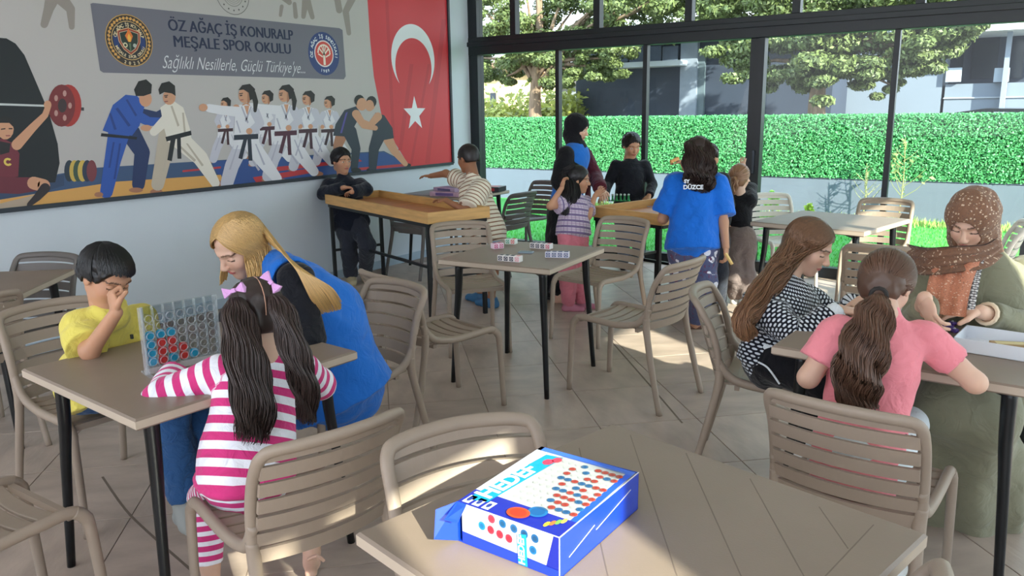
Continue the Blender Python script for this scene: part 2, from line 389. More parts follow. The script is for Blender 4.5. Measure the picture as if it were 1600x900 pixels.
tree('cedar behind the hedge at the left end of the glass wall', 15.5, (833, 838), 118, 0.20,
     [(770, 20, .8, 0), (800, 70, .8, -.4), (770, 100, .6, .3), (850, 30, .9, .2), (840, 95, .6, -.5), (890, 60, .8, 0), (925, 80, .7, .3), (935, 105, .45, 0), (960, 90, .35, 0),
      (900, 10, .8, .5), (960, 20, .8, 0), (1010, 10, .7, .2), (1040, -10, .7, 0), (760, 60, .6, .6), (820, -30, 1.0, 0), (900, -50, 1.0, 0), (985, -40, .9, .2), (900, 115, .35, 0), (865, 120, .4, .2), (790, 120, .4, .3), (960, -20, 1.0, .5), (740, 0, .8, .4), (1060, -10, .9, .6), (1010, -50, 1.0, .6), (740, 90, .5, .5)], 74000, 21)
tree('spreading cedar with thick trunk behind the hedge at the middle of the glass wall', 15.0, (1284, 1281), 118, 0.22,
     [(1210, 60, .7, 0), (1180, 100, .55, -.3), (1215, 120, .45, .2), (1250, 75, .8, -.5), (1260, 115, .45, -.6), (1310, 70, .8, -.3), (1330, 110, .5, -.5), (1370, 60, .8, 0), (1375, 108, .5, .2), (1390, 132, .28, 0), (1425, 65, .7, .3),
      (1440, 95, .4, 0), (1480, 55, .55, 0), (1515, 48, .3, 0), (1220, 10, .8, .3), (1290, 15, .9, 0), (1370, 5, .9, .2), (1450, 15, .7, 0), (1170, 20, .6, .3), (1330, -40, 1.0, 0), (1240, -50, .9, 0), (1430, -45, .8, 0), (1120, 10, .5, .6), (1130, -25, .9, .6), (1180, -40, .9, .5), (1500, -10, .7, .3)], 84000, 22)

# buildings behind the trees
m_slate = mat('slate_cladding', (50, 60, 76), 0.7, var=0.08, vscale=1.5)
m_light = mat('pale_render', (122, 134, 147), 0.8, var=0.04, vscale=1)
def part_box(mb, px0, px1, py0, py1, Y, depth, mi=0):
    a = ony(px0, (py0+py1)/2, Y); b_ = ony(px1, (py0+py1)/2, Y); z1 = ony((px0+px1)/2, py0, Y)[2]; z0 = ony((px0+px1)/2, py1, Y)[2]
    mb.box(((a[0]+b_[0])/2, Y+depth/2, (z0+z1)/2), (b_[0]-a[0], depth, z1-z0), mi)
t = thing('warehouse', 'dark slate grey clad building seen between the two cedars', 'building', (-3, 19, 0))
q = MB(); part_box(q, 900, 1300, 62, 230, 18, 1.5); q.build('wall', m_slate, t, world=True)
q = MB(); part_box(q, 1062, 1088, 66, 200, 17.85, 0.3); q.build('pillar', mat('pillar_grey', (138, 150, 166), 0.6, var=0.06), t, world=True)
q = MB(); part_box(q, 1088, 1100, 76, 200, 17.92, 0.2); q.build('downpipe', mat('downpipe_grey', (96, 112, 120), 0.5), t, world=True)
q = MB(); part_box(q, 880, 1062, 98, 106, 17.4, 0.6); q.build('canopy_edge', mat('canopy_white', (196, 206, 214), 0.6), t, world=True)
for k in range(6):
    q = MB(); part_box(q, 905+k*26, 929+k*26, 72, 97, 17.85, 0.2); q.build('panel', mat('roller_panel', (92, 104, 122), 0.5, var=0.1), t, world=True)
q = MB(); part_box(q, 880, 1300, 54, 63, 17.5, 2.2); q.build('roof_edge', mat('roof_edge_grey', (150, 156, 160), 0.7), t, world=True)
q = MB(); part_box(q, 960, 975, 110, 114, 17.9, 0.1); q.build('lamp', m_light, t, world=True)
t = thing('white_house', 'pale rendered building with a recessed balcony right of the cedar', 'building', (3, 20, 0))
q = MB(); part_box(q, 1240, 1474, 30, 200, 20, 3); part_box(q, 1474, 1760, 128, 200, 20, 3); q.build('wall', m_light, t, world=True)
q = MB(); part_box(q, 1474, 1760, 45, 128, 21.2, 2); q.build('recessed_wall', m_slate, t, world=True)
q = MB(); part_box(q, 1440, 1760, 30, 45, 19.2, 4); q.build('roof_slab', mat('roof_white', (216, 220, 222), 0.6), t, world=True)
q = MB(); part_box(q, 1566, 1574, 45, 200, 19.7, 0.25); q.build('column', mat('pillar_grey', (138, 150, 166)), t, world=True)
for x0 in (1478, 1553):
    q = MB(); part_box(q, x0, x0+24, 106, 128, 19.9, 0.08); r = q.build('railing_panel', mat('rail_pale', (170, 184, 196), 0.5), t, world=True)
for x0, x1 in ((1486, 1506), (1520, 1560), (1580, 1600)):
    q = MB(); part_box(q, x0, x1, 52, 122, 21.15, 0.05); q.build('window', mat('dark_glazing', (34, 44, 58), 0.15), t, world=True)
q = MB(); part_box(q, 1474, 1760, 150, 152, 19.97, 0.05); q.build('ledge', mat('ledge_grey', (170, 178, 186)), t, world=True)
t = thing('yellow_house', 'sunlit cream house seen at the far left behind the hedge', 'building', (-14, 24, 0))
q = MB(); part_box(q, 690, 784, 112, 260, 24, 4); q.build('wall', mat('cream_render', (224, 200, 150), 0.8, var=0.06), t, world=True)
q = MB(); part_box(q, 684, 790, 100, 113, 23.6, 5); q.build('roof', mat('roof_tile', (150, 120, 96), 0.8), t, world=True)
q = MB(); part_box(q, 766, 774, 145, 168, 23.95, 0.1); q.build('window', mat('dark_glazing', (34, 44, 58)), t, world=True)
t = thing('grey_shed', 'low grey shed behind the left cedar', 'building', (-12, 26, 0))
q = MB(); part_box(q, 800, 905, 132, 246, 29.5, 3); q.build('wall', mat('shed_grey', (150, 158, 166), 0.7), t, world=True)
q = MB(); part_box(q, 796, 910, 126, 133, 29.2, 3.5); q.build('roof', mat('shed_roof', (112, 110, 112), 0.7), t, world=True)
for px0, px1, lab in ((752, 850, 'yellow green bushes behind the hedge below the left cedar'), (850, 905, 'olive shrub behind the hedge beside the slate building')):
    n = 2600; a = ony(px0, 180, 17.5)[0]; c = ony(px1, 180, 17.5)[0]; rs_ = np.random.RandomState(int(px0))
    pp = np.stack([rs_.uniform(a, c, n), 17.5+rs_.normal(size=n)*0.35, np.abs(rs_.normal(size=n))*0.30+0.3+rs_.uniform(0, 1.15, n)], 1)
    tag(leaf_cloud('shrub', pp, np.tile([0, -0.5, 0.8], (n, 1)), 0.09, leaf_mat('shrub_leaf', (176, 184, 92)), None, 5), lab, 'shrub', 'shrubs behind the hedge')
# parked car, only its roof shows over the hedge
t = thing('parked_car', 'black parked car whose roof shows above the hedge at the right', 'car', (ony(1565, 180, 16.5)[0], 16.5, 0))
sec = [(-2.1, .45), (-2.1, .8), (-1.9, .95), (-1.25, 1.02), (-.75, 1.38), (-.2, 1.46), (.6, 1.44), (1.25, 1.05), (1.95, .95), (2.1, .8), (2.1, .45)]
q = MB(); q.prism([(x, -.85, z) for x, z in sec], (0, 1.7, 0)); q.build('body', mat('car_paint', (24, 28, 34), 0.2, 0.3, coat=0.5), t)
q = MB(); q.prism([(-1.12, -.87, 1.04), (-.7, -.87, 1.33), (-.15, -.87, 1.40), (-.15, -.87, 1.04)], (0, 1.74, 0)); q.prism([(-.08, -.87, 1.04), (-.08, -.87, 1.40), (.55, -.87, 1.38), (1.1, -.87, 1.07)], (0, 1.74, 0)); q.build('window', mat('car_glass', (150, 170, 186), 0.05), t)
for sx in (-1.3, 1.3):
    for sy in (-.8, .8):
        q = MB(); q.cyl((sx, sy-.1, .32), (sx, sy+.1, .32), .32, n=20); q.build('wheel', mat('tyre', (20, 20, 22), 0.9), t)
# saplings and weeds in front of the low wall
def sapling(px, py0, py1, Y, label, seed, leafy, col):
    a = ony(px, py0, Y); b_ = ony(px, py1, Y); t = thing('sapling', label, 'plant', (a[0], Y, 0)); rs = random.Random(seed); q = MB(); H = b_[2]
    q.tube(smooth_path([(0, 0, 0), (.02, 0, H*.5), (0, 0, H)], 4), [.012*(1-i/11) for i in range(9)], 5); L = []
    for k in range(16):
        z = H*(0.25+0.7*k/16); an = rs.uniform(0, 6.28); r = H*.33*(1-k/20); e = (math.cos(an)*r, math.sin(an)*r*.6, z+r*.9)
        q.tube([(0, 0, z), (e[0]*.5, e[1]*.5, z+r*.35), e], [.006, .004, .002], 4); 
        for j in range(leafy): L.append([e[0]*rs.uniform(.4, 1.1), e[1]*rs.uniform(.4, 1.1), z+r*.9*rs.uniform(.3, 1.1)])
    q.build('stem', mat('twig', (150, 150, 100), 0.8), t)
    if L: tag(leaf_cloud('leaves', np.array(L), np.tile([0, -.6, .6], (len(L), 1)), .035, leaf_mat('sapling_leaf', col), t, seed), kind='stuff')
sapling(1403, 345, 215, 11.6, 'thin pale sapling in front of the hedge right of the last mullion', 3, 3, (140, 160, 96))
sapling(1347, 345, 255, 11.7, 'bare thin sapling against the low wall behind the far table', 4, 0, (150, 170, 90))
sapling(1205, 350, 298, 11.5, 'small leafy sapling by the low wall beside the double mullion', 5, 8, (150, 210, 80))
sapling(1262, 350, 318, 11.4, 'tiny yellow green sapling low against the garden wall', 6, 6, (190, 215, 80))
# ================================================================ FURNITURE
m_chair = mat('taupe_resin', (152, 136, 121), 0.5, var=0.03, vscale=6, bump=0.04, bscale=250)
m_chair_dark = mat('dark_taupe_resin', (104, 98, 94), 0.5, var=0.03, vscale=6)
m_pale = mat('pale_sunlit_resin', (206, 200, 190), 0.5, var=0.03)  # lightened taupe: the sun on the far-right chairs is put into this colour
m_top = mat('tabletop_laminate', (138, 122, 108), 0.45, var=0.05, vscale=5, bump=0.04, bscale=200)
m_edge = mat('tabletop_edge', (186, 170, 152), 0.5, var=0.03)
m_leg = mat('black_metal', (13, 16, 19), 0.35, 0.2)

def make_chair_meshes():
    M = {}
    def back_y(z): return -0.235 - 0.10*max(0, (z-0.46))/0.34 - 0.02*max(0, (z-.62))
    def half(z): return 0.232 + 0.006*math.sin((z-.46)*6)
    for s in (-1, 1):
        q = MB(); q.tube(smooth_path([(s*.262, -.345, 0), (s*.250, -.29, .22), (s*.236, -.243, .44), (s*.236, -.240, .52)], 5), [.0165]*5+[.018]*5+[.020]*6, 10, flat=1.1)
        M['rear_leg', s] = q.mesh('leg', True)
        q = MB(); q.tube(smooth_path([(s*.236, -.255, .575), (s*.236, -.225, .52), (s*.234, -.17, .475), (s*.230, -.05, .452), (s*.226, .10, .455), (s*.222, .190, .456), (s*.222, .222, .440)], 5), [.019]*31, 10)
        M['rail', s] = q.mesh('side_rail', True)
        q = MB(); q.tube(smooth_path([(s*.222, .205, .452), (s*.224, .232, .425), (s*.228, .245, .36), (s*.236, .262, 0)], 5), [.0205]*8+[.019, .0185, .018, .0175, .017, .0165, .016, .0155], 10)
        M['front_leg', s] = q.mesh('leg', True)
    fp = [(-.236, -.240, .49), (-.238, -.252, .60), (-.239, -.282, .70), (-.238, -.318, .765), (-.230, -.336, .792), (-.208, -.350, .806), (-.13, -.374, .812), (0, -.388, .815)]
    fp = fp+[(-x, y, z) for x, y, z in fp[-2::-1]]; pth = smooth_path(fp, 4)
    q = MB(); q.tube(pth, .0155, 10, flat=1.30, flat_axis=(1, 0, 0)); M['backframe'] = q.mesh('back_frame', True)
    def slat(z0, z1, bow, n=13, th=.012, hw=None):
        q = MB(); vs = []; fs = []
        for i in range(n):
            u = -1+2*i/(n-1)
            for (z, o) in ((z0, 0), (z1, 0), (z1, th), (z0, th)):
                h = (hw or half(z))-.004
                vs.append((u*h, back_y(z)-bow*(1-u*u)+o-th/2, z+0.004*(1-u*u)))
        for i in range(n-1):
            for k in range(4): fs.append((i*4+k, (i+1)*4+k, (i+1)*4+(k+1) % 4, i*4+(k+1) % 4))
        fs += [(0, 1, 2, 3), tuple((n-1)*4+k for k in (3, 2, 1, 0))]
        q.add(vs, fs); return q
    zs = [(.452, .497), (.509, .550), (.562, .603), (.615, .656), (.668, .709), (.721, .762)]
    for i, (a, b_) in enumerate(zs): M['slat', i] = slat(a, b_, .042).mesh('back_slat', False)
    M['slat', 6] = slat(.774, .800, .042).mesh('back_slat', False)
    # seat slats
    ys = [-.195+.058*i for i in range(7)]
    for i, y in enumerate(ys):
        q = MB(); n = 9; vs = []; fs = []; w_ = .0255
        yf = (y+.2)/.4
        for k in range(n):
            u = -1+2*k/(n-1); dip = .014*(1-u*u)+.010*math.sin(PI*min(1, max(0, yf)))
            z = .462-dip
            for (yy, zz) in ((y-w_, z-.010), (y+w_, z-.010), (y+w_, z-.002), (y+w_-.004, z), (y-w_+.004, z), (y-w_, z-.002)): vs.append((u*.222, yy-.010*(1-u*u), zz))
        for k in range(n-1):
            for j in range(6): fs.append((k*6+j, k*6+(j+1) % 6, (k+1)*6+(j+1) % 6, (k+1)*6+j))
        fs += [tuple(range(5, -1, -1)), tuple((n-1)*6+j for j in range(6))]
        q.add(vs, fs); M['seat', i] = q.mesh('seat_slat', False)
    q = MB(); q.bar((-.215, -.17, .437), (.215, -.17, .437), .02, .022); M['brace'] = q.mesh('seat_brace')
    q = MB(); q.bar((-.21, .20, .437), (.21, .20, .437), .018, .024); M['brace', 1] = q.mesh('seat_brace')
    for me in M.values():
        for v in me.vertices: v.co.x *= .85; v.co.z *= .965
    return M
CHM = make_chair_meshes()
def make_chair(m, label, group='taupe garden chairs'):
    t = thing('chair', label, 'chair', group=group)
    for k, me in CHM.items():
        me2 = me if len(me.materials) == 0 or me.materials[0] == m else me.copy()
        if len(me2.materials) and me2.materials[0] != m: me2.materials.clear()
        nm = {'rear_leg': 'leg', 'front_leg': 'leg', 'backframe': 'back_frame', 'rail': 'side_rail', 'slat': 'back_slat', 'seat': 'seat_slat', 'top': 'top_rail', 'brace': 'seat_brace'}[k if isinstance(k, str) else k[0]]
        link(nm, me2, m, t)
    return t
CH_PROTO = {}
def chair(x, y, face_deg, label, m=m_chair, s=1.0):
    """face_deg: heading of the sitter, degrees anticlockwise from +X; x, y: centre of the seat"""
    if m.name not in CH_PROTO:
        o = make_chair(m, label); CH_PROTO[m.name] = o
    else:
        o = copy_tree(CH_PROTO[m.name]); o['label'] = label
    o.location = (x, y, 0); o.rotation_euler = (0, 0, math.radians(face_deg-90)); o.scale = (s, s, s)
    return o
chair(-1.83, 3.93, 172, 'empty chair right of the centre table, standing between it and the blue shirted girl')
chair(-2.50, 4.84, 262, 'empty chair behind the centre table, in front of the small girl in pink trousers')
chair(-3.13, 4.22, -42, 'empty chair far left of the centre table, near the boy in the striped shirt')
chair(-2.56, 3.17, 75, 'empty chair at the near left of the centre table, its back to the camera')
chair(-2.48, 2.36, 262, 'chair under the blond woman in the blue vest')
chair(-1.76, 1.42, 165, 'chair of the girl in pink and white stripes, its slatted back to the camera')
chair(-0.85, 1.31, -31, 'empty chair tucked under the front table behind the blue game box')
chair(-0.345, 2.50, 84, 'chair of the girl in the pink shirt, its slatted back to the camera')
chair(-0.83, 3.34, 12, 'chair under the girl in the black and white sweater')
chair(-0.12, 3.74, -90, 'chair under the woman in the olive dress')
chair(-3.12, 1.62, -6, 'chair of the boy in the yellow shirt')
chair(-2.45, 0.86, 90, 'cropped empty chair at the bottom left corner near the left table')
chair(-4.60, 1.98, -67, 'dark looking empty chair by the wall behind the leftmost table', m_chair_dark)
chair(-4.28, 1.60, 172, 'chair pushed in behind the yellow shirt boy at the leftmost table')
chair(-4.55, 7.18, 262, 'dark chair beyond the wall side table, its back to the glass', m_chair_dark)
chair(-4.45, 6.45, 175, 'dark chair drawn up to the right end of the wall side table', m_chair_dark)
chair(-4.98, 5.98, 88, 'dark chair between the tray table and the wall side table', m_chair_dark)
chair(-1.05, 6.86, 268, 'chair behind the far right table, its back to the glass wall')
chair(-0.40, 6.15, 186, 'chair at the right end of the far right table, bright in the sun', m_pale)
chair(-0.72, 5.15, 96, 'chair on the near side of the far right table, half hidden by the headscarf')
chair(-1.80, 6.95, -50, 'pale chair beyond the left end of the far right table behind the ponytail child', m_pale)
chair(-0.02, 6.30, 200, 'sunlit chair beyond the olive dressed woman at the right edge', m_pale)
chair(-0.45, 1.34, 168, 'chair back cropped by the bottom right corner beside the front table')

def table(cx, cy, sx, sy, rot, label, h=.745, rect=True, m=m_top, inset=.05):
    t = thing('table', label, 'table', (cx, cy, 0), math.radians(rot), 'square taupe tables')
    q = MB(); q.box((0, 0, h-.0175), (sx, sy, .035), bev=.006); top = q.build('tabletop', m, t)
    me = top.data; me.materials.append(m_edge)
    for p in me.polygons:
        if abs(p.normal.z) < 0.3: p.material_index = 1
    q = MB(); q.bar((-sx/2+.09, -sy/2+.09, h-.05), (sx/2-.09, sy/2-.09, h-.05), .04, .025); q.bar((-sx/2+.09, sy/2-.09, h-.05), (sx/2-.09, -sy/2+.09, h-.05), .04, .025); q.build('underframe', m_leg, t)
    for a in (-1, 1):
        for b_ in (-1, 1):
            x = a*(sx/2-inset-.035); y = b_*(sy/2-inset-.035)
            q = MB(); q.tube(smooth_path([(x, y, h-.036), (x+a*.006, y+b_*.006, h*.72), (x+a*.018, y+b_*.018, h*.5), (x+a*.040, y+b_*.040, 0)], 4), [.024-.010*i/12 for i in range(13)], 10)
            q.build('leg', m_leg, t, smooth=True)
    return t
table(-2.48, 3.87, .71, .73, 4, 'square taupe table in the centre with stacks of cards on it')
T_L = table(-2.37, 1.58, .77, .80, -5, 'square taupe table at the left carrying the clear upright disc game')
TF = table(-0.59, 1.33, .80, .80, -13.5, 'large taupe table in the foreground with the blue game box')
table(-0.30, 3.07, .80, .72, -4, 'taupe table at the right between the two girls and the olive dressed woman')
table(-1.24, 6.08, .82, .82, -12, 'taupe table by the glass wall behind the girl with the long hair')
table(-4.46, 1.72, .78, .78, 40, 'taupe table cut off by the left edge of the picture')
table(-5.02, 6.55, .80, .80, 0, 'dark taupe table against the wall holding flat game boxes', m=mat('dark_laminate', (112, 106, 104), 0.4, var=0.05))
# plank seams moulded into the foreground table top
q = MB()
cc = onz(1100, 800, .745); R_ = Matrix.Rotation(-TF.rotation_euler[2], 3, 'Z')
def tl(px, py):
    v = onz(px, py, .745); return R_ @ (Vector(v)-Vector((TF.location.x, TF.location.y, 0)))
for (a0, b0, a1, b1) in ((985, 680, 1058, 900), (1072, 708, 1158, 900), (1172, 748, 1256, 900), (1280, 792, 1325, 857), (905, 700, 950, 900)):
    A = tl(a0, b0); B = tl(a1, b1); q.bar((A.x, A.y, .7452), (B.x, B.y, .7452), .0022, .0006)
A = tl(1365, 820); B = tl(1285, 905); q.bar((A.x, A.y, .7452), (B.x, B.y, .7452), .0022, .0006)
q.build('plank_seam', mat('seam_brown', (118, 104, 92), 0.7), TF)

# wooden tray tables on black frames
m_pine = mat('pine_wood', (206, 160, 98), 0.5, var=0.16, vscale=5, stretch=(1, 1, 8), bump=0.05)
m_pine_in = mat('pine_board', (186, 122, 72), 0.45, var=0.18, vscale=4, stretch=(6, 1, 1))
def tray_table(cx, cy, L, Wd, rot, h, label, shelf=True):
    t = thing('tray_table', label, 'table', (cx, cy, 0), math.radians(rot), 'tall tables with wooden trays')
    q = MB(); q.box((0, 0, h-.075), (L-.04, Wd-.04, .02)); q.build('tray_floor', m_pine_in, t)
    for s in (-1, 1):
        q = MB(); q.box((0, s*(Wd/2-.011), h-.045), (L, .022, .085), bev=.003); q.build('tray_side', m_pine, t)
        q = MB(); q.box((s*(L/2-.011), 0, h-.045), (.022, Wd-.044, .085), bev=.003); q.build('tray_end', m_pine, t)
    q = MB()
    for s in (-1, 1): q.bar((-L/2+.02, s*(Wd/2-.03), h-.10), (L/2-.02, s*(Wd/2-.03), h-.10), .03, .03); q.bar((s*(L/2-.03), -Wd/2+.03, h-.10), (s*(L/2-.03), Wd/2-.03, h-.10), .03, .03)
    q.build('frame', m_leg, t)
    for a in (-1, 1):
        for b_ in (-1, 1):
            q = MB(); q.bar((a*(L/2-.05), b_*(Wd/2-.03), 0), (a*(L/2-.05), b_*(Wd/2-.03), h-.10), .028, .028, up=(0, 1, 0)); q.build('leg', m_leg, t)
    for s in (-1, 1):
        q = MB(); q.bar((s*(L/2-.05), -Wd/2+.03, .34), (s*(L/2-.05), Wd/2-.03, .34), .022, .022); q.build('cross_bar', m_leg, t)
    q = MB(); q.bar((-L/2+.05, 0, .34), (L/2-.05, 0, .34), .022, .022); q.build('cross_bar', m_leg, t)
    return t
# ================================================================ BODIES: smooth distance fields turned into one continuous surface
A_ = lambda v: np.asarray(v, dtype=np.float64)
def unit(v): v = A_(v); return v/(np.linalg.norm(v)+1e-12)
def cone(a, b, ra, rb, n=None, flat=1.0, k=0.02, cap0=False, cap1=False, uv=None, off=0.0, gid=0):
    return dict(t='c', a=A_(a), b=A_(b), ra=ra, rb=rb, n=None if n is None else unit(n), flat=flat, k=k, cap0=cap0, cap1=cap1, uv=uv, off=off, gid=gid)
def ell(c, r, axes=None, k=0.02, uv=None, gid=0):
    return dict(t='e', c=A_(c), r=A_(r), ax=np.eye(3) if axes is None else A_(axes), k=k, uv=uv, gid=gid)
def bbox(p):
    if p['t'] == 'c':
        R = max(p['ra'], p['rb']); lo = np.minimum(p['a'], p['b'])-R; hi = np.maximum(p['a'], p['b'])+R
    else:
        e = np.sqrt(((p['ax']*p['r'][:, None])**2).sum(0)); lo = p['c']-e; hi = p['c']+e
    return lo, hi
def pdist(p, X, Y, Z):
    if p['t'] == 'c':
        a, b = p['a'], p['b']; ba = b-a; L2 = float(ba@ba)+1e-12; L = math.sqrt(L2)
        x, y, z = X-a[0], Y-a[1], Z-a[2]
        t0 = (x*ba[0]+y*ba[1]+z*ba[2])/L2; t = np.clip(t0, 0, 1)
        r = p['ra']+(p['rb']-p['ra'])*t
        if p['cap0'] or p['cap1']:
            lo = 0 if p['cap0'] else -9; hi = 1 if p['cap1'] else 9
            tc = np.where(t0 < lo, t0, np.where(t0 > hi, t0, t))     # use the axis line beyond a flat end
        else: tc = t
        x = x-ba[0]*tc; y = y-ba[1]*tc; z = z-ba[2]*tc
        if p['n'] is not None and p['flat'] != 1.0:
            n = p['n']-ba*(p['n']@ba)/L2; n = n/(np.linalg.norm(n)+1e-9); s = x*n[0]+y*n[1]+z*n[2]; g = 1/p['flat']-1
            x = x+n[0]*s*g; y = y+n[1]*s*g; z = z+n[2]*s*g
            d = np.sqrt(x*x+y*y+z*z)-r; d = np.where(d > 0, d, d*1.0)
            d = d*(0.5+0.5*p['flat'])
        else: d = np.sqrt(x*x+y*y+z*z)-r
        if p['cap0']: d = np.maximum(d, -t0*L)
        if p['cap1']: d = np.maximum(d, (t0-1)*L)
        return d
    ax, r, c = p['ax'], p['r'], p['c']; x, y, z = X-c[0], Y-c[1], Z-c[2]
    q = 0; g = 0
    for i in range(3):
        u = (x*ax[i][0]+y*ax[i][1]+z*ax[i][2])/r[i]; q = q+u*u; g = g+(u/r[i])**2
    q = np.sqrt(q); return (q-1)*q/(np.sqrt(g)+1e-6)
def snet(D, org, h):
    s = D < 0
    nx, ny, nz = D.shape
    c = s[:-1, :-1, :-1].astype(np.int8)
    for (i, j, k) in ((1,0,0),(0,1,0),(0,0,1),(1,1,0),(1,0,1),(0,1,1),(1,1,1)): c = c+s[i:nx-1+i, j:ny-1+j, k:nz-1+k]
    act = np.argwhere((c > 0) & (c < 8))
    if len(act) == 0: return np.zeros((0, 3)), np.zeros((0, 4), int)
    idm = np.full((nx-1, ny-1, nz-1), -1, dtype=np.int32); idm[act[:, 0], act[:, 1], act[:, 2]] = np.arange(len(act))
    co = [(i, j, k) for i in (0, 1) for j in (0, 1) for k in (0, 1)]
    val = [D[act[:, 0]+i, act[:, 1]+j, act[:, 2]+k] for i, j, k in co]
    acc = np.zeros((len(act), 3)); cnt = np.zeros(len(act))
    for a in range(8):
        for b in range(a+1, 8):
            if sum(abs(co[a][q]-co[b][q]) for q in range(3)) != 1: continue
            va, vb = val[a], val[b]; m = (va < 0) != (vb < 0); t = np.where(m, va/(va-vb+1e-20), 0)
            pa = A_(co[a]); pb = A_(co[b]); pt = pa+(pb-pa)*t[:, None]; acc += pt*m[:, None]; cnt += m
    V = (act+acc/cnt[:, None])*h+org
    F = []
    def quads(ax):
        sl = [slice(None)]*3; sl2 = [slice(None)]*3; sl[ax] = slice(0, -1); sl2[ax] = slice(1, None)
        A = s[tuple(sl)]; B = s[tuple(sl2)]; e = np.argwhere(A != B)
        o1, o2 = [q for q in range(3) if q != ax]
        e = e[(e[:, o1] > 0) & (e[:, o2] > 0) & (e[:, o1] < D.shape[o1]-1) & (e[:, o2] < D.shape[o2]-1)]
        if len(e) == 0: return
        def g(d1, d2):
            f = e.copy(); f[:, o1] -= d1; f[:, o2] -= d2; return idm[f[:, 0], f[:, 1], f[:, 2]]
        q = np.stack([g(1, 1), g(0, 1), g(0, 0), g(1, 0)], 1)
        flip = A[e[:, 0], e[:, 1], e[:, 2]]
        if ax == 1: flip = ~flip
        q[~flip] = q[~flip][:, ::-1]; F.append(q)
    for ax in range(3): quads(ax)
    F = np.concatenate(F) if F else np.zeros((0, 4), int)
    F = F[(F >= 0).all(1)]
    return V, F
def wob(X, Y, Z, sc, seed=0):
    a, b, c = 1.3+seed, 2.1+seed*1.7, 0.4+seed*.6
    u = np.sin(X*sc+2.0*np.sin(Y*sc*.7+a)+b); v = np.sin(Y*sc*1.1+2.0*np.sin(Z*sc*.6+c)+a); w = np.sin(Z*sc*.8+2.0*np.sin(X*sc*.8+b)+c)
    return (u*v+v*w+w*u)/2
def build_sdf(prims, h, box=None, cut=None, wr=0.0, wsc=30.0, seed=0, sub=(), disp=None):
    bb = [bbox(p) for p in prims]; lo = np.min([b[0] for b in bb], 0)-0.03; hi = np.max([b[1] for b in bb], 0)+0.03
    if box is not None: lo = np.maximum(lo, box[0]); hi = np.minimum(hi, box[1])
    n = np.ceil((hi-lo)/h).astype(int)+1
    D = np.full(n, 0.5, dtype=np.float32)
    gx = lo[0]+h*np.arange(n[0]); gy = lo[1]+h*np.arange(n[1]); gz = lo[2]+h*np.arange(n[2])
    for p, b in zip(prims, bb):
        m = p['k']+0.02+wr; i0 = np.clip(np.floor((b[0]-m-lo)/h).astype(int), 0, n); i1 = np.clip(np.ceil((b[1]+m-lo)/h).astype(int)+1, 0, n)
        if (i1 <= i0).any(): continue
        X = gx[i0[0]:i1[0]][:, None, None].astype(np.float32); Y = gy[i0[1]:i1[1]][None, :, None].astype(np.float32); Z = gz[i0[2]:i1[2]][None, None, :].astype(np.float32)
        d = pdist(p, X, Y, Z).astype(np.float32); S = D[i0[0]:i1[0], i0[1]:i1[1], i0[2]:i1[2]]; k = p['k']
        hh = np.maximum(k-np.abs(d-S), 0)/k; S[...] = np.minimum(d, S)-hh*hh*k*0.25
    X = gx[:, None, None].astype(np.float32); Y = gy[None, :, None].astype(np.float32); Z = gz[None, None, :].astype(np.float32)
    if wr: D += (wr*wob(X, Y, Z, wsc, seed)+wr*.5*wob(Z, X, Y, wsc*2.3, seed+3)).astype(np.float32)
    if disp is not None: D = (D+disp(X, Y, Z)).astype(np.float32)
    for p in sub:
        d = pdist(p, X, Y, Z); k = p['k']; q = -d; hh = np.maximum(k-np.abs(q-D), 0)/k; D = np.maximum(q, D)+hh*hh*k*0.25
    if cut is not None: D = np.maximum(D, cut(X, Y, Z)).astype(np.float32)
    return snet(D, lo, h)
def coords(prims, V):
    """for each vertex: length along its limb, distance around it, group of the limb it belongs to"""
    best = np.full(len(V), 1e9); out = np.zeros((len(V), 3))
    for p in prims:
        d = pdist(p, V[:, 0], V[:, 1], V[:, 2]); m = d < best
        if p['uv'] is not None:
            O, up, side = p['uv']; s = (V-O)@up; fr3 = np.cross(up, side); a = np.arctan2((V-O)@side, (V-O)@fr3)*.14
        elif p['t'] == 'c':
            ba = p['b']-p['a']; L = np.linalg.norm(ba)+1e-9; u = ba/L; s = (V-p['a'])@u+p['off']
            e1 = unit(np.cross(u, (0.3, 0.2, 0.9))); e2 = np.cross(u, e1); a = np.arctan2((V-p['a'])@e1, (V-p['a'])@e2)*(p['ra']+p['rb'])/2
        else: s = V[:, 2]; a = V[:, 0]
        best[m] = d[m]; out[m, 0] = s[m]; out[m, 1] = a[m]; out[m, 2] = p['gid']
    return out
def join_vf(parts):
    V = []; F = []; b = 0
    for v, f in parts:
        if len(v) == 0: continue
        V.append(v); F.append(f+b); b += len(v)
    return np.concatenate(V), np.concatenate(F)
def set_col(me, c, name='col'):
    a = me.color_attributes.new(name, 'FLOAT_COLOR', 'POINT'); q = np.ones((len(me.vertices), 4), dtype=np.float32); q[:, :3] = c; a.data.foreach_set('color', q.ravel())
def set_vec(me, c, name='uvw'):
    a = me.attributes.new(name, 'FLOAT_VECTOR', 'POINT'); a.data.foreach_set('vector', np.asarray(c, dtype=np.float32).ravel())

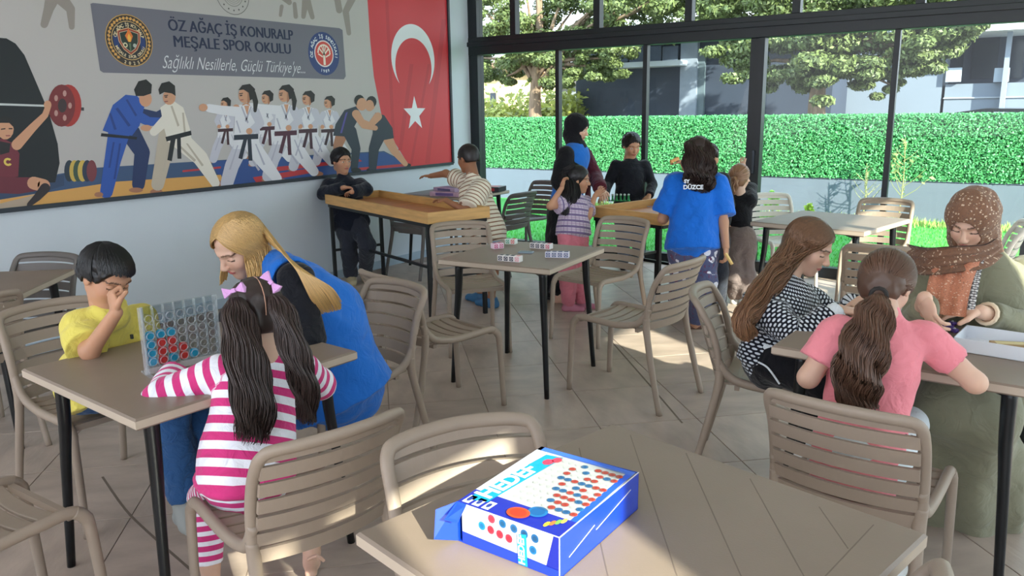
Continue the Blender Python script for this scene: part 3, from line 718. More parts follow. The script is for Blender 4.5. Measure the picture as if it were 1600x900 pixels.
# ---- cloth materials that read the limb coordinates
def cloth(name, col, kind='plain', col2=None, col3=None, period=0.04, duty=0.5, rough=0.85, axis=0, sheen=0.15, wscale=1.0):
    if name in MATS: return MATS[name]
    m = bpy.data.materials.new(name); m.use_nodes = True; MATS[name] = m
    nt = m.node_tree; N = nt.nodes; Lk = nt.links; b = N['Principled BSDF']
    b.inputs['Roughness'].default_value = rough; b.inputs['Specular IOR Level'].default_value = 0.25; b.inputs['Sheen Weight'].default_value = sheen
    at = N.new('ShaderNodeAttribute'); at.attribute_name = 'uvw'; sp = N.new('ShaderNodeSeparateXYZ'); Lk.new(at.outputs['Vector'], sp.inputs[0])
    def M(op, a, b_=None):
        n = N.new('ShaderNodeMath'); n.operation = op
        for i, q in enumerate((a, b_)):
            if q is None: continue
            if isinstance(q, (int, float)): n.inputs[i].default_value = q
            else: Lk.new(q, n.inputs[i])
        return n.outputs[0]
    def MIX(f, a, b_):
        n = N.new('ShaderNodeMix'); n.data_type = 'RGBA'
        if isinstance(f, (int, float)): n.inputs[0].default_value = f
        else: Lk.new(f, n.inputs[0])
        for i, q in ((6, a), (7, b_)):
            if isinstance(q, tuple): n.inputs[i].default_value = q
            else: Lk.new(q, n.inputs[i])
        return n.outputs[2]
    c1 = C3(*col); last = c1
    if kind == 'stripes':
        f = M('LESS_THAN', M('FRACT', M('DIVIDE', sp.outputs[axis], period)), duty); last = MIX(f, c1, C3(*col2))
    elif kind == 'plaid':
        fr = M('FRACT', M('DIVIDE', sp.outputs[0], period)); f = M('LESS_THAN', fr, 0.42); f2 = M('GREATER_THAN', M('FRACT', M('DIVIDE', sp.outputs[0], period*.5)), 0.8)
        last = MIX(f2, MIX(f, c1, C3(*col2)), C3(*col3))
        g = M('MULTIPLY', M('LESS_THAN', M('FRACT', M('DIVIDE', sp.outputs[1], period*.7)), 0.25), 0.45); last = MIX(g, last, C3(*col2))
    elif kind in ('dots', 'dashes'):
        px = M('DIVIDE', sp.outputs[0], period); py = M('DIVIDE', sp.outputs[1], period*(1.0 if kind == 'dots' else 1.7))
        row = M('FLOOR', px); sh = M('MULTIPLY', M('FRACT', M('MULTIPLY', row, 0.5)), 1.0)
        u = M('SUBTRACT', M('FRACT', px), 0.5); v = M('MULTIPLY', M('SUBTRACT', M('FRACT', M('ADD', py, sh)), 0.5), 1.0 if kind == 'dots' else 0.85)
        r = M('ADD', M('MULTIPLY', u, u), M('MULTIPLY', v, v)); f = M('LESS_THAN', r, duty*duty*.25); last = MIX(f, c1, C3(*col2))
    elif kind in ('blobs', 'print'):
        cb = N.new('ShaderNodeCombineXYZ'); Lk.new(sp.outputs[0], cb.inputs[0]); Lk.new(sp.outputs[1], cb.inputs[1]); Lk.new(sp.outputs[2], cb.inputs[2])
        vo = N.new('ShaderNodeTexVoronoi'); vo.inputs['Scale'].default_value = 1/period; vo.inputs['Randomness'].default_value = 0.75; Lk.new(cb.outputs[0], vo.inputs['Vector'])
        no = N.new('ShaderNodeTexNoise'); no.inputs['Scale'].default_value = 3/period; Lk.new(cb.outputs[0], no.inputs['Vector'])
        dd = M('ADD', vo.outputs['Distance'], M('MULTIPLY', no.outputs['Fac'], 0.25)); f = M('LESS_THAN', dd, duty)
        last = MIX(f, c1, C3(*col2))
        if col3: 
            f2 = M('GREATER_THAN', no.outputs['Fac'], 0.60); last = MIX(f2, last, C3(*col3))
    tc = N.new('ShaderNodeTexCoord'); no = N.new('ShaderNodeTexNoise'); no.inputs['Scale'].default_value = 9; no.inputs['Detail'].default_value = 4; Lk.new(tc.outputs['Object'], no.inputs['Vector'])
    mr = N.new('ShaderNodeMapRange'); mr.inputs['From Min'].default_value = .3; mr.inputs['From Max'].default_value = .7; mr.inputs['To Min'].default_value = .93; mr.inputs['To Max'].default_value = 1.07; Lk.new(no.outputs['Fac'], mr.inputs['Value'])
    vm = N.new('ShaderNodeVectorMath'); vm.operation = 'SCALE'
    if isinstance(last, tuple): vm.inputs[0].default_value = last[:3]
    else: Lk.new(last, vm.inputs[0])
    Lk.new(mr.outputs[0], vm.inputs['Scale']); Lk.new(vm.outputs[0], b.inputs['Base Color'])
    n2 = N.new('ShaderNodeTexNoise'); n2.inputs['Scale'].default_value = 16*wscale; n2.inputs['Detail'].default_value = 3; n2.inputs['Distortion'].default_value = 1.5; Lk.new(tc.outputs['Object'], n2.inputs['Vector'])
    bp = N.new('ShaderNodeBump'); bp.inputs['Strength'].default_value = 0.55; bp.inputs['Distance'].default_value = 0.02; Lk.new(n2.outputs['Fac'], bp.inputs['Height']); Lk.new(bp.outputs[0], b.inputs['Normal'])
    return m
def hair_mat(name, rough=0.42):
    m = vcol_mat(name, rough=rough, spec=0.5, attr='col'); return m
m_skin = vcol_mat('skin', rough=0.5, sss=0.12, spec=0.35, attr='col')
m_hair = hair_mat('hair')
SK_L = A_(C3(226, 184, 160)[:3]); SK_M = A_(C3(196, 146, 116)[:3]); SK_D = A_(C3(158, 108, 80)[:3])

# ---- anatomy
def head_axes(f, u):
    f = unit(f); u = A_(u); u = unit(u-f*(u@f)); r = np.cross(f, u); return r, f, u      # right, facing, up
class Head:
    def __init__(s, c, f, u, H): s.c = A_(c); s.r, s.f, s.u = head_axes(f, u); s.H = H
    def p(s, x, y, z): return s.c+(s.r*x+s.f*y+s.u*z)*s.H
    def loc(s, V): d = (V-s.c)/s.H; return d@s.r, d@s.f, d@s.u
    def ax(s): return np.array([s.r, s.f, s.u])
    def prims(s, neck=None, nr=0.2):
        H = s.H; ax = s.ax(); k = .05*H
        P_ = [ell(s.p(0, -.06, .14), (.325*H, .40*H, .36*H), ax, k), ell(s.p(0, .10, -.16), (.245*H, .27*H, .31*H), ax, .12*H), ell(s.p(0, .235, -.40), (.11*H, .10*H, .09*H), ax, .10*H)]
        for q in (-1, 1):
            P_ += [ell(s.p(q*.15, .20, -.10), (.11*H, .13*H, .13*H), ax, .08*H), ell(s.p(q*.325, -.03, -.02), (.035*H, .075*H, .115*H), ax, .02*H),
                   cone(s.p(q*.04, .34, .10), s.p(q*.20, .28, .10), .045*H, .035*H, k=.05*H), ell(s.p(q*.042, .405, -.135), (.035*H, .045*H, .032*H), ax, .02*H)]
        P_ += [cone(s.p(0, .34, .04), s.p(0, .435, -.115), .030*H, .045*H, k=.035*H), ell(s.p(0, .335, -.235), (.105*H, .055*H, .022*H), ax, .015*H), ell(s.p(0, .325, -.275), (.085*H, .055*H, .026*H), ax, .015*H)]
        if neck is not None: P_.append(cone(s.p(0, -.10, -.22), neck, nr*H, nr*1.12*H, k=.08*H, cap1=False))
        return P_
    def sub(s):
        H = s.H; return [ell(s.p(q*.145, .40, .015), (.085*H, .075*H, .055*H), s.ax(), .05*H) for q in (-1, 1)]
    def eyes(s):
        H = s.H; return [ell(s.p(q*.14, .262, .005), (.075*H, .075*H, .06*H), s.ax(), .008*H) for q in (-1, 1)]
    def colour(s, V, base, lip=(170, 84, 84), brow=(46, 34, 28), lash=True, blush=0.25):
        x, y, z = s.loc(V); c = np.tile(base, (len(V), 1)); ax_ = np.abs(x)
        def mixin(m, col): 
            nonlocal c
            m = np.clip(m, 0, 1)[:, None]; c = c*(1-m)+A_(col)*m
        front = y > .15
        mixin(blush*np.exp(-((ax_-.17)**2+(z+.12)**2)/.008)*front, base*A_([1.0, .62, .58]))
        lipm = front & (np.abs(z+.255-.25*0*x) < .040*(1-(ax_/.115)**2)) & (ax_ < .115); mixin(lipm*.85, A_(C3(*lip)[:3]))
        br = front & (np.abs(z-(.105+.10*(ax_-.06)-.5*np.maximum(ax_-.18, 0))) < .015) & (ax_ > .05) & (ax_ < .25); mixin(br*.85, A_(C3(*brow)[:3]))
        if lash:
            la = front & (np.abs(z-(-.010-.25*(ax_-.14)**2)) < .012) & (ax_ > .075) & (ax_ < .215); mixin(la*.9, A_(C3(40, 26, 22)[:3]))
        return c
def hand_prims(w, d, n, size, thumb=1, curl=0.5, spread=0.12, gid=0):
    """w wrist, d direction of the fingers, n the way the palm faces, thumb +1/-1 on which side of cross(d, n)"""
    w = A_(w); d = unit(d); n = A_(n); n = unit(n-d*(n@d)); s = np.cross(d, n)*thumb; S = size/.18; P_ = []
    pc = w+d*.045*S; P_.append(ell(pc, (.050*S, .040*S, .016*S), np.array([d, s, n]), k=.012*S))
    for i, (off, L) in enumerate(((.029, .070), (.010, .078), (-.010, .073), (-.028, .058))):
        b = w+d*(.085*S-abs(off)*.12)+s*off*S; dd = unit(d+s*off/.03*spread); r = .0088*S; an = 0.0
        for j, fr in enumerate((.45, .30, .25)):
            an += curl*(.55, .9, .7)[j]*(1+.08*i); e = b+(dd*math.cos(an)+n*math.sin(an))*L*fr*S
            P_.append(cone(b, e, r, r*.9, k=.003*S)); b = e; r *= .92
    n0 = n
    b = w+d*.022*S+s*.030*S; e = b+unit(d*.65+s*.72+n0*.35)*.038*S; P_.append(cone(b, e, .0125*S, .0105*S, k=.010*S)); e2 = e+unit(d*.92+s*.22+n0*(.3+curl*.4))*.030*S; P_.append(cone(e, e2, .0100*S, .0085*S, k=.003*S))
    for p in P_: p['gid'] = gid
    return P_
def folds(cx, cy, z1, z0, amp, n, ph=0.0):
    return lambda X, Y, Z: amp*np.sin(np.arctan2(Y-cy, X-cx)*n+1.5*np.sin(Z*7+ph)+ph)*np.clip((z1-Z)/(z1-z0), 0, 1)
def open_eyes(hd, parent):
    H = hd.H; ax = hd.ax()
    for q in (-1, 1):
        V, F = build_sdf([ell(hd.p(q*.14, .318, .004), (.052*H, .024*H, .024*H), ax, .01)], .0016); o = link('eye', mesh_np('eye', V, F, True), mat('eye_white', (226, 220, 214), .3)); world_parent(o, parent)
        V, F = build_sdf([ell(hd.p(q*.14, .330, .004), (.024*H, .016*H, .025*H), ax, .01)], .0014); i = link('iris', mesh_np('iris', V, F, True), mat('eye_dark', (34, 22, 18), .2)); i.parent = o; i.matrix_parent_inverse = (o.matrix_parent_inverse.copy())
        i.matrix_parent_inverse = Matrix.Identity(4)
def mk_shade(me): me.polygons.foreach_set('use_smooth', np.ones(len(me.polygons), dtype=bool))
def garment(name, prims, m, parent, h=0.007, wr=0.003, wsc=32, seed=0, cut=None, sub=(), label=None, disp=None):
    V, F = build_sdf(prims, h, wr=wr, wsc=wsc, seed=seed, cut=cut, sub=sub, disp=disp)
    me = mesh_np(name, V, F, True); set_vec(me, coords(prims, V)); o = link(name, me, m); world_parent(o, parent)
    if label: o['label'] = label
    return o
def arm_prims(J, s, g, off=0.0, upto=1.0, k=.02, gid=1, frac0=0.0):
    S, E, W = A_(J['S'+s]), A_(J['E'+s]), A_(J['W'+s]); o = np.linalg.norm(E-S)
    r0, r1, r2, r3 = .050*g+off, .038*g+off, .037*g+off, .026*g+off
    gid = gid+(0 if s == 'L' else 1)
    if upto <= .5:
        t = upto*2; return [cone(S, S+(E-S)*t, r0, r0+(r1-r0)*t+off*.6, k=k, cap1=True, gid=gid)]
    t = (upto-.5)*2; P_ = [cone(S, E, r0, r1, k=k, gid=gid)]
    P_.append(cone(E, E+(W-E)*t, r2, r2+(r3-r2)*t+off*.3, k=k, cap1=upto < 1.0 or off > 0, off=o, gid=gid)); return P_
def leg_prims(J, s, g, off=0.0, upto=1.0, k=.02, gid=3, wide=1.0):
    Hh, K, An = A_(J['H'+s]), A_(J['K'+s]), A_(J['A'+s]); o = np.linalg.norm(K-Hh); gid = gid+(0 if s == 'L' else 1)
    r0, r1, r2, r3 = .080*g+off, .056*g+off, .053*g+off, .034*g+off
    if off > 0: r2 *= wide; r3 = max(r3, .05*g*wide+off*.5)
    if upto <= .5:
        t = upto*2; return [cone(Hh, Hh+(K-Hh)*t, r0, r0+(r1-r0)*t, k=k, cap1=True, gid=gid)]
    t = (upto-.5)*2; return [cone(Hh, K, r0, r1, k=k, gid=gid), cone(K, K+(An-K)*t, r2, r2+(r3-r2)*t, k=k, cap1=off > 0, off=o, gid=gid)]
def torso_prims(J, fr, off=0.0, k=.04, hem=None, flat=.66, gid=0, belly=1.0, neckcap=0.9):
    SL, SR, N_, Pv = A_(J['SL']), A_(J['SR']), A_(J['N']), A_(J['P']); w = np.linalg.norm(SL-SR)/2; mid = (SL+SR)/2; up = unit(mid-Pv); side = unit(SR-SL)
    uv = (Pv, up, side); Ch = Pv+(mid-Pv)*.72; Wa = Pv+(mid-Pv)*.34
    P_ = [cone(Pv, Wa, w*.88*belly+off, w*.80*belly+off, n=fr, flat=flat*1.05, k=k, uv=uv, gid=gid), cone(Wa, Ch, w*.80*belly+off, w*.88+off, n=fr, flat=flat, k=k, uv=uv, gid=gid),
          cone(mid+(SL-mid)*.72-up*w*.12, mid+(SR-mid)*.72-up*w*.12, w*.30+off, w*.30+off, k=k, uv=uv, gid=gid), cone(Ch, mid+(N_-mid)*neckcap, w*.78+off, w*.30+off, n=fr, flat=flat*.95, k=k, uv=uv, gid=gid)]
    if hem is not None: P_.append(cone(Pv, A_(hem), w*.88*belly+off, w*.92*belly+off*1.2, n=fr, flat=flat*1.1, k=k, cap1=True, uv=uv, gid=gid))
    return P_
def foot_prims(J, s, g, fd, off=0.0, L=.20):
    An = A_(J['A'+s]); fd = unit(A_(fd)*A_([1, 1, .25])); heel = An-fd*.02*g*1.2-A_([0, 0, .02*g]); z = An[2]
    b = heel.copy(); t = An+fd*L*g*.75; drop = z-.03*g if z < .14 else .07*g
    heel[2] = z-drop; t = An+fd*L*g*.72; t[2] = z-drop-(.006*g)
    return [cone(An, heel, .034*g+off, .034*g+off, k=.02), cone(heel, t, .034*g+off, .028*g+off, n=(0, 0, 1), flat=.85, k=.02), cone(An, (heel+t)/2, .036*g+off, .034*g+off, k=.025)]
def body(parent, J, head, g, skin, fr, hands, feet=None, hb=0.008, hh=0.0035, hhand=0.004, lip=(176, 90, 88), brow=(46, 34, 28), bare=None, legs=True, face=True, skinmat=None, lash=True):
    P_ = torso_prims(J, fr, 0.0); P_ += arm_prims(J, 'L', g)+arm_prims(J, 'R', g)
    if legs: P_ += leg_prims(J, 'L', g)+leg_prims(J, 'R', g)
    if feet is not None and legs:
        for s in 'LR': P_ += foot_prims(J, s, g, feet[s] if isinstance(feet, dict) else feet)
    P_.append(cone(A_(J['N'])-head.u*.02, head.p(0, -.10, -.20), .24*head.H, .20*head.H, k=.03))
    parts = [build_sdf(P_, hb)]
    hp = head.prims(J['N'], .2); v, f = build_sdf(hp, hh, sub=head.sub()); 
    ev, ef = build_sdf(head.eyes(), hh); parts.append((v, f)); parts.append((ev, ef))
    for s in 'LR':
        if hands.get(s) is None: continue
        d, n, sz, th, cu = hands[s]; W, E = A_(J['W'+s]), A_(J['E'+s]); wd = unit(W-E)
        pr = [cone(W-wd*.03, W+unit(d)*.012*sz/.18, .027*g, .024*g, n=n, flat=.8, k=.012)]+hand_prims(W, d, n, sz, th, cu); parts.append(build_sdf(pr, hhand))
    V, F = join_vf(parts); me = mesh_np('body', V, F, True)
    c = np.tile(skin, (len(V), 1)); x, y, z = head.loc(V); near = (np.abs(x) < .45) & (y > -.1) & (z > -.6) & (z < .6) & (y < .6)
    if face: cc = head.colour(V, skin, lip, brow, lash); c[near] = cc[near]
    set_col(me, c); o = link('body', me, skinmat or m_skin); world_parent(o, parent); return o
def hair_cap(head, parent, col, face=(.86, -.50, .10), low=-.22, thick=.035, h=.005, wr=.004, wsc=60, seed=0, hmat=None, side_low=-.04, name='hair', extra=(), vol=(1.0, 1.0, 1.0)):
    H = head.H; ax = head.ax()
    P_ = [ell(head.p(0, -.07, .15), ((.335+thick)*H*vol[0], (.41+thick)*H*vol[1], (.365+thick)*H*vol[2]), ax, .05*H), ell(head.p(0, -.20, -.05), ((.29+thick)*H, (.26+thick)*H, (.30+thick)*H), ax, .10*H)]+list(extra)
    def cut(X, Y, Z):
        x = ((X-head.c[0])*head.r[0]+(Y-head.c[1])*head.r[1]+(Z-head.c[2])*head.r[2])/H
        y = ((X-head.c[0])*head.f[0]+(Y-head.c[1])*head.f[1]+(Z-head.c[2])*head.f[2])/H
        z = ((X-head.c[0])*head.u[0]+(Y-head.c[1])*head.u[1]+(Z-head.c[2])*head.u[2])/H
        a = y*face[0]+z*face[1]-face[2]+.05*np.abs(x)*0
        b = low-z+.0*x
        # over the ears the hair ends higher than at the nape
        b2 = (side_low-z)-.6*(-.12-y)*(y < -.12)
        d = np.maximum(a, np.maximum(b, np.where(y > -.12, b2, b)))
        return d*H
    V, F = build_sdf(P_, h, wr=wr, wsc=wsc, seed=seed, cut=cut)
    return V, F
def emit_hair(parent, parts, col, name='hair', seed=0, var=.25):
    """parts: list of (V, F, brightness)"""
    vs = []; fs = []; cs = []; b = 0
    for V, F, br in parts:
        if len(V) == 0: continue
        vs.append(V); fs.append(np.asarray(F)+b); b += len(V); cs.append(np.broadcast_to(np.asarray(br, dtype=float).reshape(-1, 1) if np.ndim(br) < 2 else br, (len(V), 3 if np.ndim(br) == 2 else 1))*np.ones((1, 3)))
    V = np.concatenate(vs); F = np.concatenate(fs); c = np.concatenate(cs)*A_(C3(*col)[:3])
    me = mesh_np(name, V, F, True); set_col(me, c); o = link(name, me, m_hair); world_parent(o, parent); return o
def locks(paths, r0, seed=0, n=3, var=.3, tipcol=None, taper=.35):
    """paths (k, m, 3): tubes along each path"""
    paths = np.asarray(paths); K, M_, _ = paths.shape; rs = np.random.RandomState(seed)
    T = np.gradient(paths, axis=1); T /= np.linalg.norm(T, axis=2)[..., None]+1e-9
    up = np.array([.2, .1, .95]); e1 = np.cross(T, up); e1 /= np.linalg.norm(e1, axis=2)[..., None]+1e-6; e2 = np.cross(T, e1)
    tt = np.linspace(0, 1, M_); prof = (1-(1-taper)*tt**2)*np.minimum(1, .5+6*tt); rr = r0*rs.uniform(.6, 1.3, K)[:, None]*prof[None]
    V = []
    for k in range(n):
        a = 2*PI*k/n; V.append(paths+(e1*math.cos(a)+e2*math.sin(a))*rr[..., None])
    V = np.stack(V, 2); base = (np.arange(K)[:, None, None]*M_*n); i = np.arange(M_-1)[None, :, None]*n; k = np.arange(n)[None, None, :]; k2 = (k+1) % n
    F = np.stack([base+i+k, base+i+k2, base+i+n+k2, base+i+n+k], -1).reshape(-1, 4)
    br = (1+rs.uniform(-var, var, K))[:, None, None]*np.ones((1, M_, n))
    if tipcol is not None:
        t3 = tt[None, :, None, None]; c = br[..., None]*(1-t3)+br[..., None]*A_(tipcol)*t3; br = c.reshape(-1, 3)
    else: br = br.reshape(-1)
    return V.reshape(-1, 3), F, br
def scalp_paths(head, starts, targets, m=9, lift=.045, inflate=1.0, seed=0):
    """paths hugging the skull from start directions to target directions (head coordinates)"""
    c0 = A_([0, -.06, .13]); rad = A_([.335, .41, .365]); out = []
    for s, t in zip(starts, targets):
        s = unit((A_(s)-c0)/rad); t = unit((A_(t)-c0)/rad); om = math.acos(max(-1, min(1, float(s@t)))); row = []
        for k in range(m):
            u = k/(m-1); q = (math.sin((1-u)*om)*s+math.sin(u*om)*t)/math.sin(om) if om > .02 else s
            q = unit(q)*(1+lift/.37*inflate); v = c0+q*rad; row.append(head.p(*v))
        out.append(row)
    return np.array(out)
def hang_paths(start, guide, n, R0, R1, seed=0, wave=.006, wl=.05, m=18, side=None, flat=1.0, ragged=.12):
    """n strands following a guide polyline, spread over a bundle whose radius goes R0 -> mid -> R1"""
    g = [Vector(q) for q in ([start]+list(guide))]; sp = smooth_path(g, 6); L = len(sp); rs = np.random.RandomState(seed); out = []
    S = np.array([list(q) for q in sp]); T = np.gradient(S, axis=0); T /= np.linalg.norm(T, axis=1)[:, None]
    sd = A_(side) if side is not None else np.array([1.0, 0, 0]); E1 = sd-T*(T@sd)[:, None]; E1 /= np.linalg.norm(E1, axis=1)[:, None]+1e-9; E2 = np.cross(T, E1)
    for k in range(n):
        a = rs.uniform(0, 2*PI); r = math.sqrt(rs.uniform(0.05, 1)); en = 1-ragged*rs.uniform(0, 1); ph = 2*a+rs.uniform(0, 1.2); row = []
        for i in range(m):
            u = i/(m-1)*en*(L-1); i0 = min(int(u), L-2); f = u-i0; t = u/(L-1)
            p = S[i0]*(1-f)+S[i0+1]*f; R = R0[0]*(1-t)**2+2*R0[1]*t*(1-t)+R1*t*t if hasattr(R0, '__len__') else R0+(R1-R0)*t
            w1 = wave*math.sin(t*L*wl*20+ph)*min(1, t*4); w2 = wave*math.cos(t*L*wl*17+ph*1.3)*min(1, t*4)
            p = p+E1[i0]*(math.cos(a)*r*R+w1)+E2[i0]*(math.sin(a)*r*R*flat+w2); row.append(p)
        out.append(row)
    return np.array(out)
# ================================================================ THINGS ON THE TABLES
tray_table(-4.42, 5.01, 1.80, .55, -20, .85, 'tall wooden tray table on a black frame near the mural wall')
tray_table(-2.52, 5.95, .74, .80, -17, .80, 'tall wooden tray table between the black scarfed woman and the blue shirted girl')
def wb(q, name, m, parent, **k): return q.build(name, m, parent, world=True, **k)
ORD = ['first', 'second', 'third', 'fourth', 'fifth', 'sixth', 'seventh']
# clear upright disc game
GA = onz(231, 586, .746); GB = onz(344, 560, .746); gd = Vector(GB-GA); gL = gd.length; gd.normalize(); gn = Vector((gd.y, -gd.x, 0)); gc = (Vector(GA)+Vector(GB))/2
tilt = Vector((0, 0, 1)); GH = .225
game = thing('disc_game', 'clear plastic upright disc dropping game standing on the left table', 'game', tuple(gc))
m_clear = glass_mat('clear_plastic', (.86, .89, .90), .10, .12); m_ring = mat('clear_ridge', (206, 212, 216), .15, spec=.8)
m_ring.node_tree.nodes['Principled BSDF'].inputs['Alpha'].default_value = .30
def G(u, v, w=0): return Vector(GA)+gd*(u*gL)+tilt*(v*GH)+gn*w
for w in (-.008, .008):
    q = MB(); q.prism([G(0, .10, w), G(1, .10, w), G(1, 1, w), G(0, 1, w)], gn*.0015); wb(q, 'panel', m_clear, game)
for i in range(8):
    q = MB(); q.bar(G(.01+i*.14, .10), G(.01+i*.14, 1.0), .016, .003, up=tuple(gd)); wb(q, 'divider', m_ring, game)
for w in (-.010, .010):
    for c_ in range(7):
        for r_ in range(6):
            c0 = G(.08+c_*.14, .185+r_*.128, w); q = MB(); q.tube([c0+gd*math.cos(a)*.0125+tilt*math.sin(a)*.0125 for a in np.linspace(0, 2*PI, 13)], .0013, 4, caps=False); wb(q, 'slot_ring', m_ring, game)
for u in (0, 1):
    q = MB(); q.bar(G(u, 0, -.045), G(u, 0, .045), .010, .010); q.bar(G(u, 0), G(u, 1), .007, .016, up=tuple(gd)); wb(q, 'side_foot', m_ring, game)
q = MB(); q.bar(G(0, .06), G(1, .06), .024, .020); wb(q, 'bottom_slider', m_ring, game)
cols = ['bbbb', 'rrrb', 'brrb', 'rr', 'b']
m_db, m_dr = mat('disc_blue', (24, 160, 196), .35), mat('disc_red', (222, 58, 52), .35)
for ci, cs_ in enumerate(cols):
    for ri, ch in enumerate(cs_):
        c0 = G(.08+ci*.14, .185+ri*.128); t = thing('disc', '%s disc, %s column from the left of the clear game, %s from bottom' % ('blue' if ch == 'b' else 'red', ORD[ci], ORD[ri]), 'disc', tuple(c0), group='game discs in the clear rack')
        q = MB(); q.cyl(c0-gn*.003, c0+gn*.003, .0155, n=20); wb(q, 'disc_body', m_db if ch == 'b' else m_dr, t)
        q = MB(); q.tube([c0-gn*.0035+gd*math.cos(a)*.011+tilt*math.sin(a)*.011 for a in np.linspace(0, 2*PI, 17)], .0012, 4, caps=False); wb(q, 'ridge', m_db if ch == 'b' else m_dr, t)

# blue and white game box on the foreground table
bz = .745
best = None
for k in range(200):
    z = .76+k*.001; a = onz(998, 738, z); b_ = onz(999, 796, bz); e = math.hypot(a[0]-b_[0], a[1]-b_[1])
    if best is None or e < best[0]: best = (e, z)
ZT = best[1]
A, B, C_, D = [Vector(onz(px, py, ZT)) for px, py in ((714, 784), (846, 698), (998, 738), (874, 840))]
box = thing('game_box', 'blue and white game box with a clear window and a torn open end flap', 'box', ((A.x+C_.x)/2, (A.y+C_.y)/2, bz))
m_bb = mat('box_blue', (16, 62, 184), .30, spec=.6, coat=.4); m_bi = mat('box_navy', (24, 34, 120), .45); m_bw = mat('box_white', (214, 214, 218), .35, coat=.3)
dn = Vector((0, 0, -(ZT-bz-.001)))
q = MB(); q.prism([D, C_, C_+dn, D+dn], (B-C_).normalized()*.002); q.prism([C_, B, B+dn, C_+dn], (D-C_).normalized()*.002); q.prism([B, A, A+dn, B+dn], (C_-B).normalized()*.002); q.prism([A+dn, B+dn, C_+dn, D+dn], (0, 0, .002)); wb(q, 'carton', m_bb, box)
def T_(u, v, h=0): return A+(D-A)*u+(B-A)*v+Vector((0, 0, h))        # u along the near edge A-D, v away from it
q = MB(); q.prism([T_(0, 0), T_(1, 0), T_(1, 1), T_(0, 1)], (0, 0, -.002)); wb(q, 'lid', m_bw, box)
class Lay:
    def __init__(s, f): s.V = []; s.F = []; s.C = []; s.f = f
    def poly(s, pts, col, h):
        b = len(s.V)
        for u, v in pts: s.V.append(tuple(s.f(u, v, h))); s.C.append(C3(*col)[:3])
        s.F.append(tuple(range(b, b+len(pts))))
    def disc(s, u, v, ru, rv, col, h, n=16): s.poly([(u+ru*math.cos(2*PI*k/n), v+rv*math.sin(2*PI*k/n)) for k in range(n)], col, h)
    def build(s, name, parent, m): me = bpy.data.meshes.new(name); me.from_pydata(s.V, [], s.F); me.update(); set_col(me, np.array(s.C)); o = link(name, me, m); world_parent(o, parent); return o
m_pr = vcol_mat('box_print', rough=.3, spec=.5)
Lu = (D-A).length; Lv = (B-A).length
p_ = Lay(T_)
p_.poly([(0, 0), (1, 0), (1, .20), (0, .20)], (30, 44, 160), .0006); p_.poly([(.94, .2), (1, .2), (1, 1), (.94, 1)], (34, 90, 226), .0006); p_.poly([(0, .20), (.04, .20), (.04, 1), (0, 1)], (196, 206, 226), .0007)
p_.poly([(0, .94), (1, .94), (1, 1), (0, 1)], (60, 110, 226), .0007)
p_.poly([(.04, .06), (.22, .10), (.31, .92), (.14, .90)], (16, 150, 186), .0012)
for k in range(3): p_.poly([(.03+k*.10, .02), (.10+k*.10, .02), (.105+k*.10, .12), (.035+k*.10, .12)], (236, 240, 246), .0012); p_.disc(.067+k*.10, .07, .02, .03, (40, 60, 140), .0016, 10)
# the grid of discs seen through the window
rows = ['...rr.rrrb', '..b.brbb.r', '..rb.rbrb.', '..rrbbbbr.', '...r.brrbr']
rs = random.Random(4)
for i in range(9):
    for j in range(9):
        u = .36+i*.070; v = .27+j*.076
        if u+v*.35 > .62+.0*j and i+j > 4 and rs.random() < .82 and u > .40+.25*(1-v):
            red = rs.random() < .5; col = (206, 62, 48) if red else (30, 112, 176); p_.disc(u, v, .034, .034*Lu/Lv, (150, 110, 110) if red else (70, 110, 150), .0012); p_.disc(u, v, .029, .029*Lu/Lv, col, .0016); p_.disc(u, v, .016, .016*Lu/Lv, tuple(int(c*.82) for c in col), .0020)
        else: p_.disc(u, v, .024, .024*Lu/Lv, (206, 206, 208), .0012)
p_.disc(.66, .17, .085, .085*Lu/Lv, (34, 110, 170), .0024, 24); p_.disc(.66, .17, .06, .06*Lu/Lv, (26, 90, 150), .0028, 24); p_.disc(.54, .09, .10, .085*Lu/Lv, (214, 74, 40), .0032, 24); p_.disc(.54, .09, .072, .06*Lu/Lv, (190, 56, 34), .0036, 24)
for k, c_ in enumerate(((240, 210, 60), (230, 120, 60), (120, 190, 80), (240, 200, 90))): p_.disc(.82+k*.03, .08+k*.03, .02, .035, c_, .0016, 8)
p_.disc(.24, .80, .05, .05, (230, 60, 90), .0018, 8); p_.disc(.29, .86, .045, .045, (230, 60, 90), .0018, 8)
p_.build('lid_print', box, m_pr)
def plane_text(txt, org, ex, ey, size, m, parent, bold=.02, shear=0, name='lettering'):
    ex = Vector(ex).normalized(); n = ex.cross(Vector(ey)).normalized(); ey = n.cross(ex); me = text_mesh(txt, size, shear, bold*size, 0, 'LEFT'); o = link(name, me, m)
    co = [Vector(v.co) for v in me.vertices]
    for v, c0 in zip(me.vertices, co): v.co = Vector(org)+ex*c0.x+ey*c0.y
    world_parent(o, parent); return o
m_wt = mat('white_print', (240, 242, 246), .4)
plane_text('HEDEF', T_(.200, .13, .0022), T_(.280, .9)-T_(.200, .13), -(D-A), .056, m_wt, box, bold=.035)
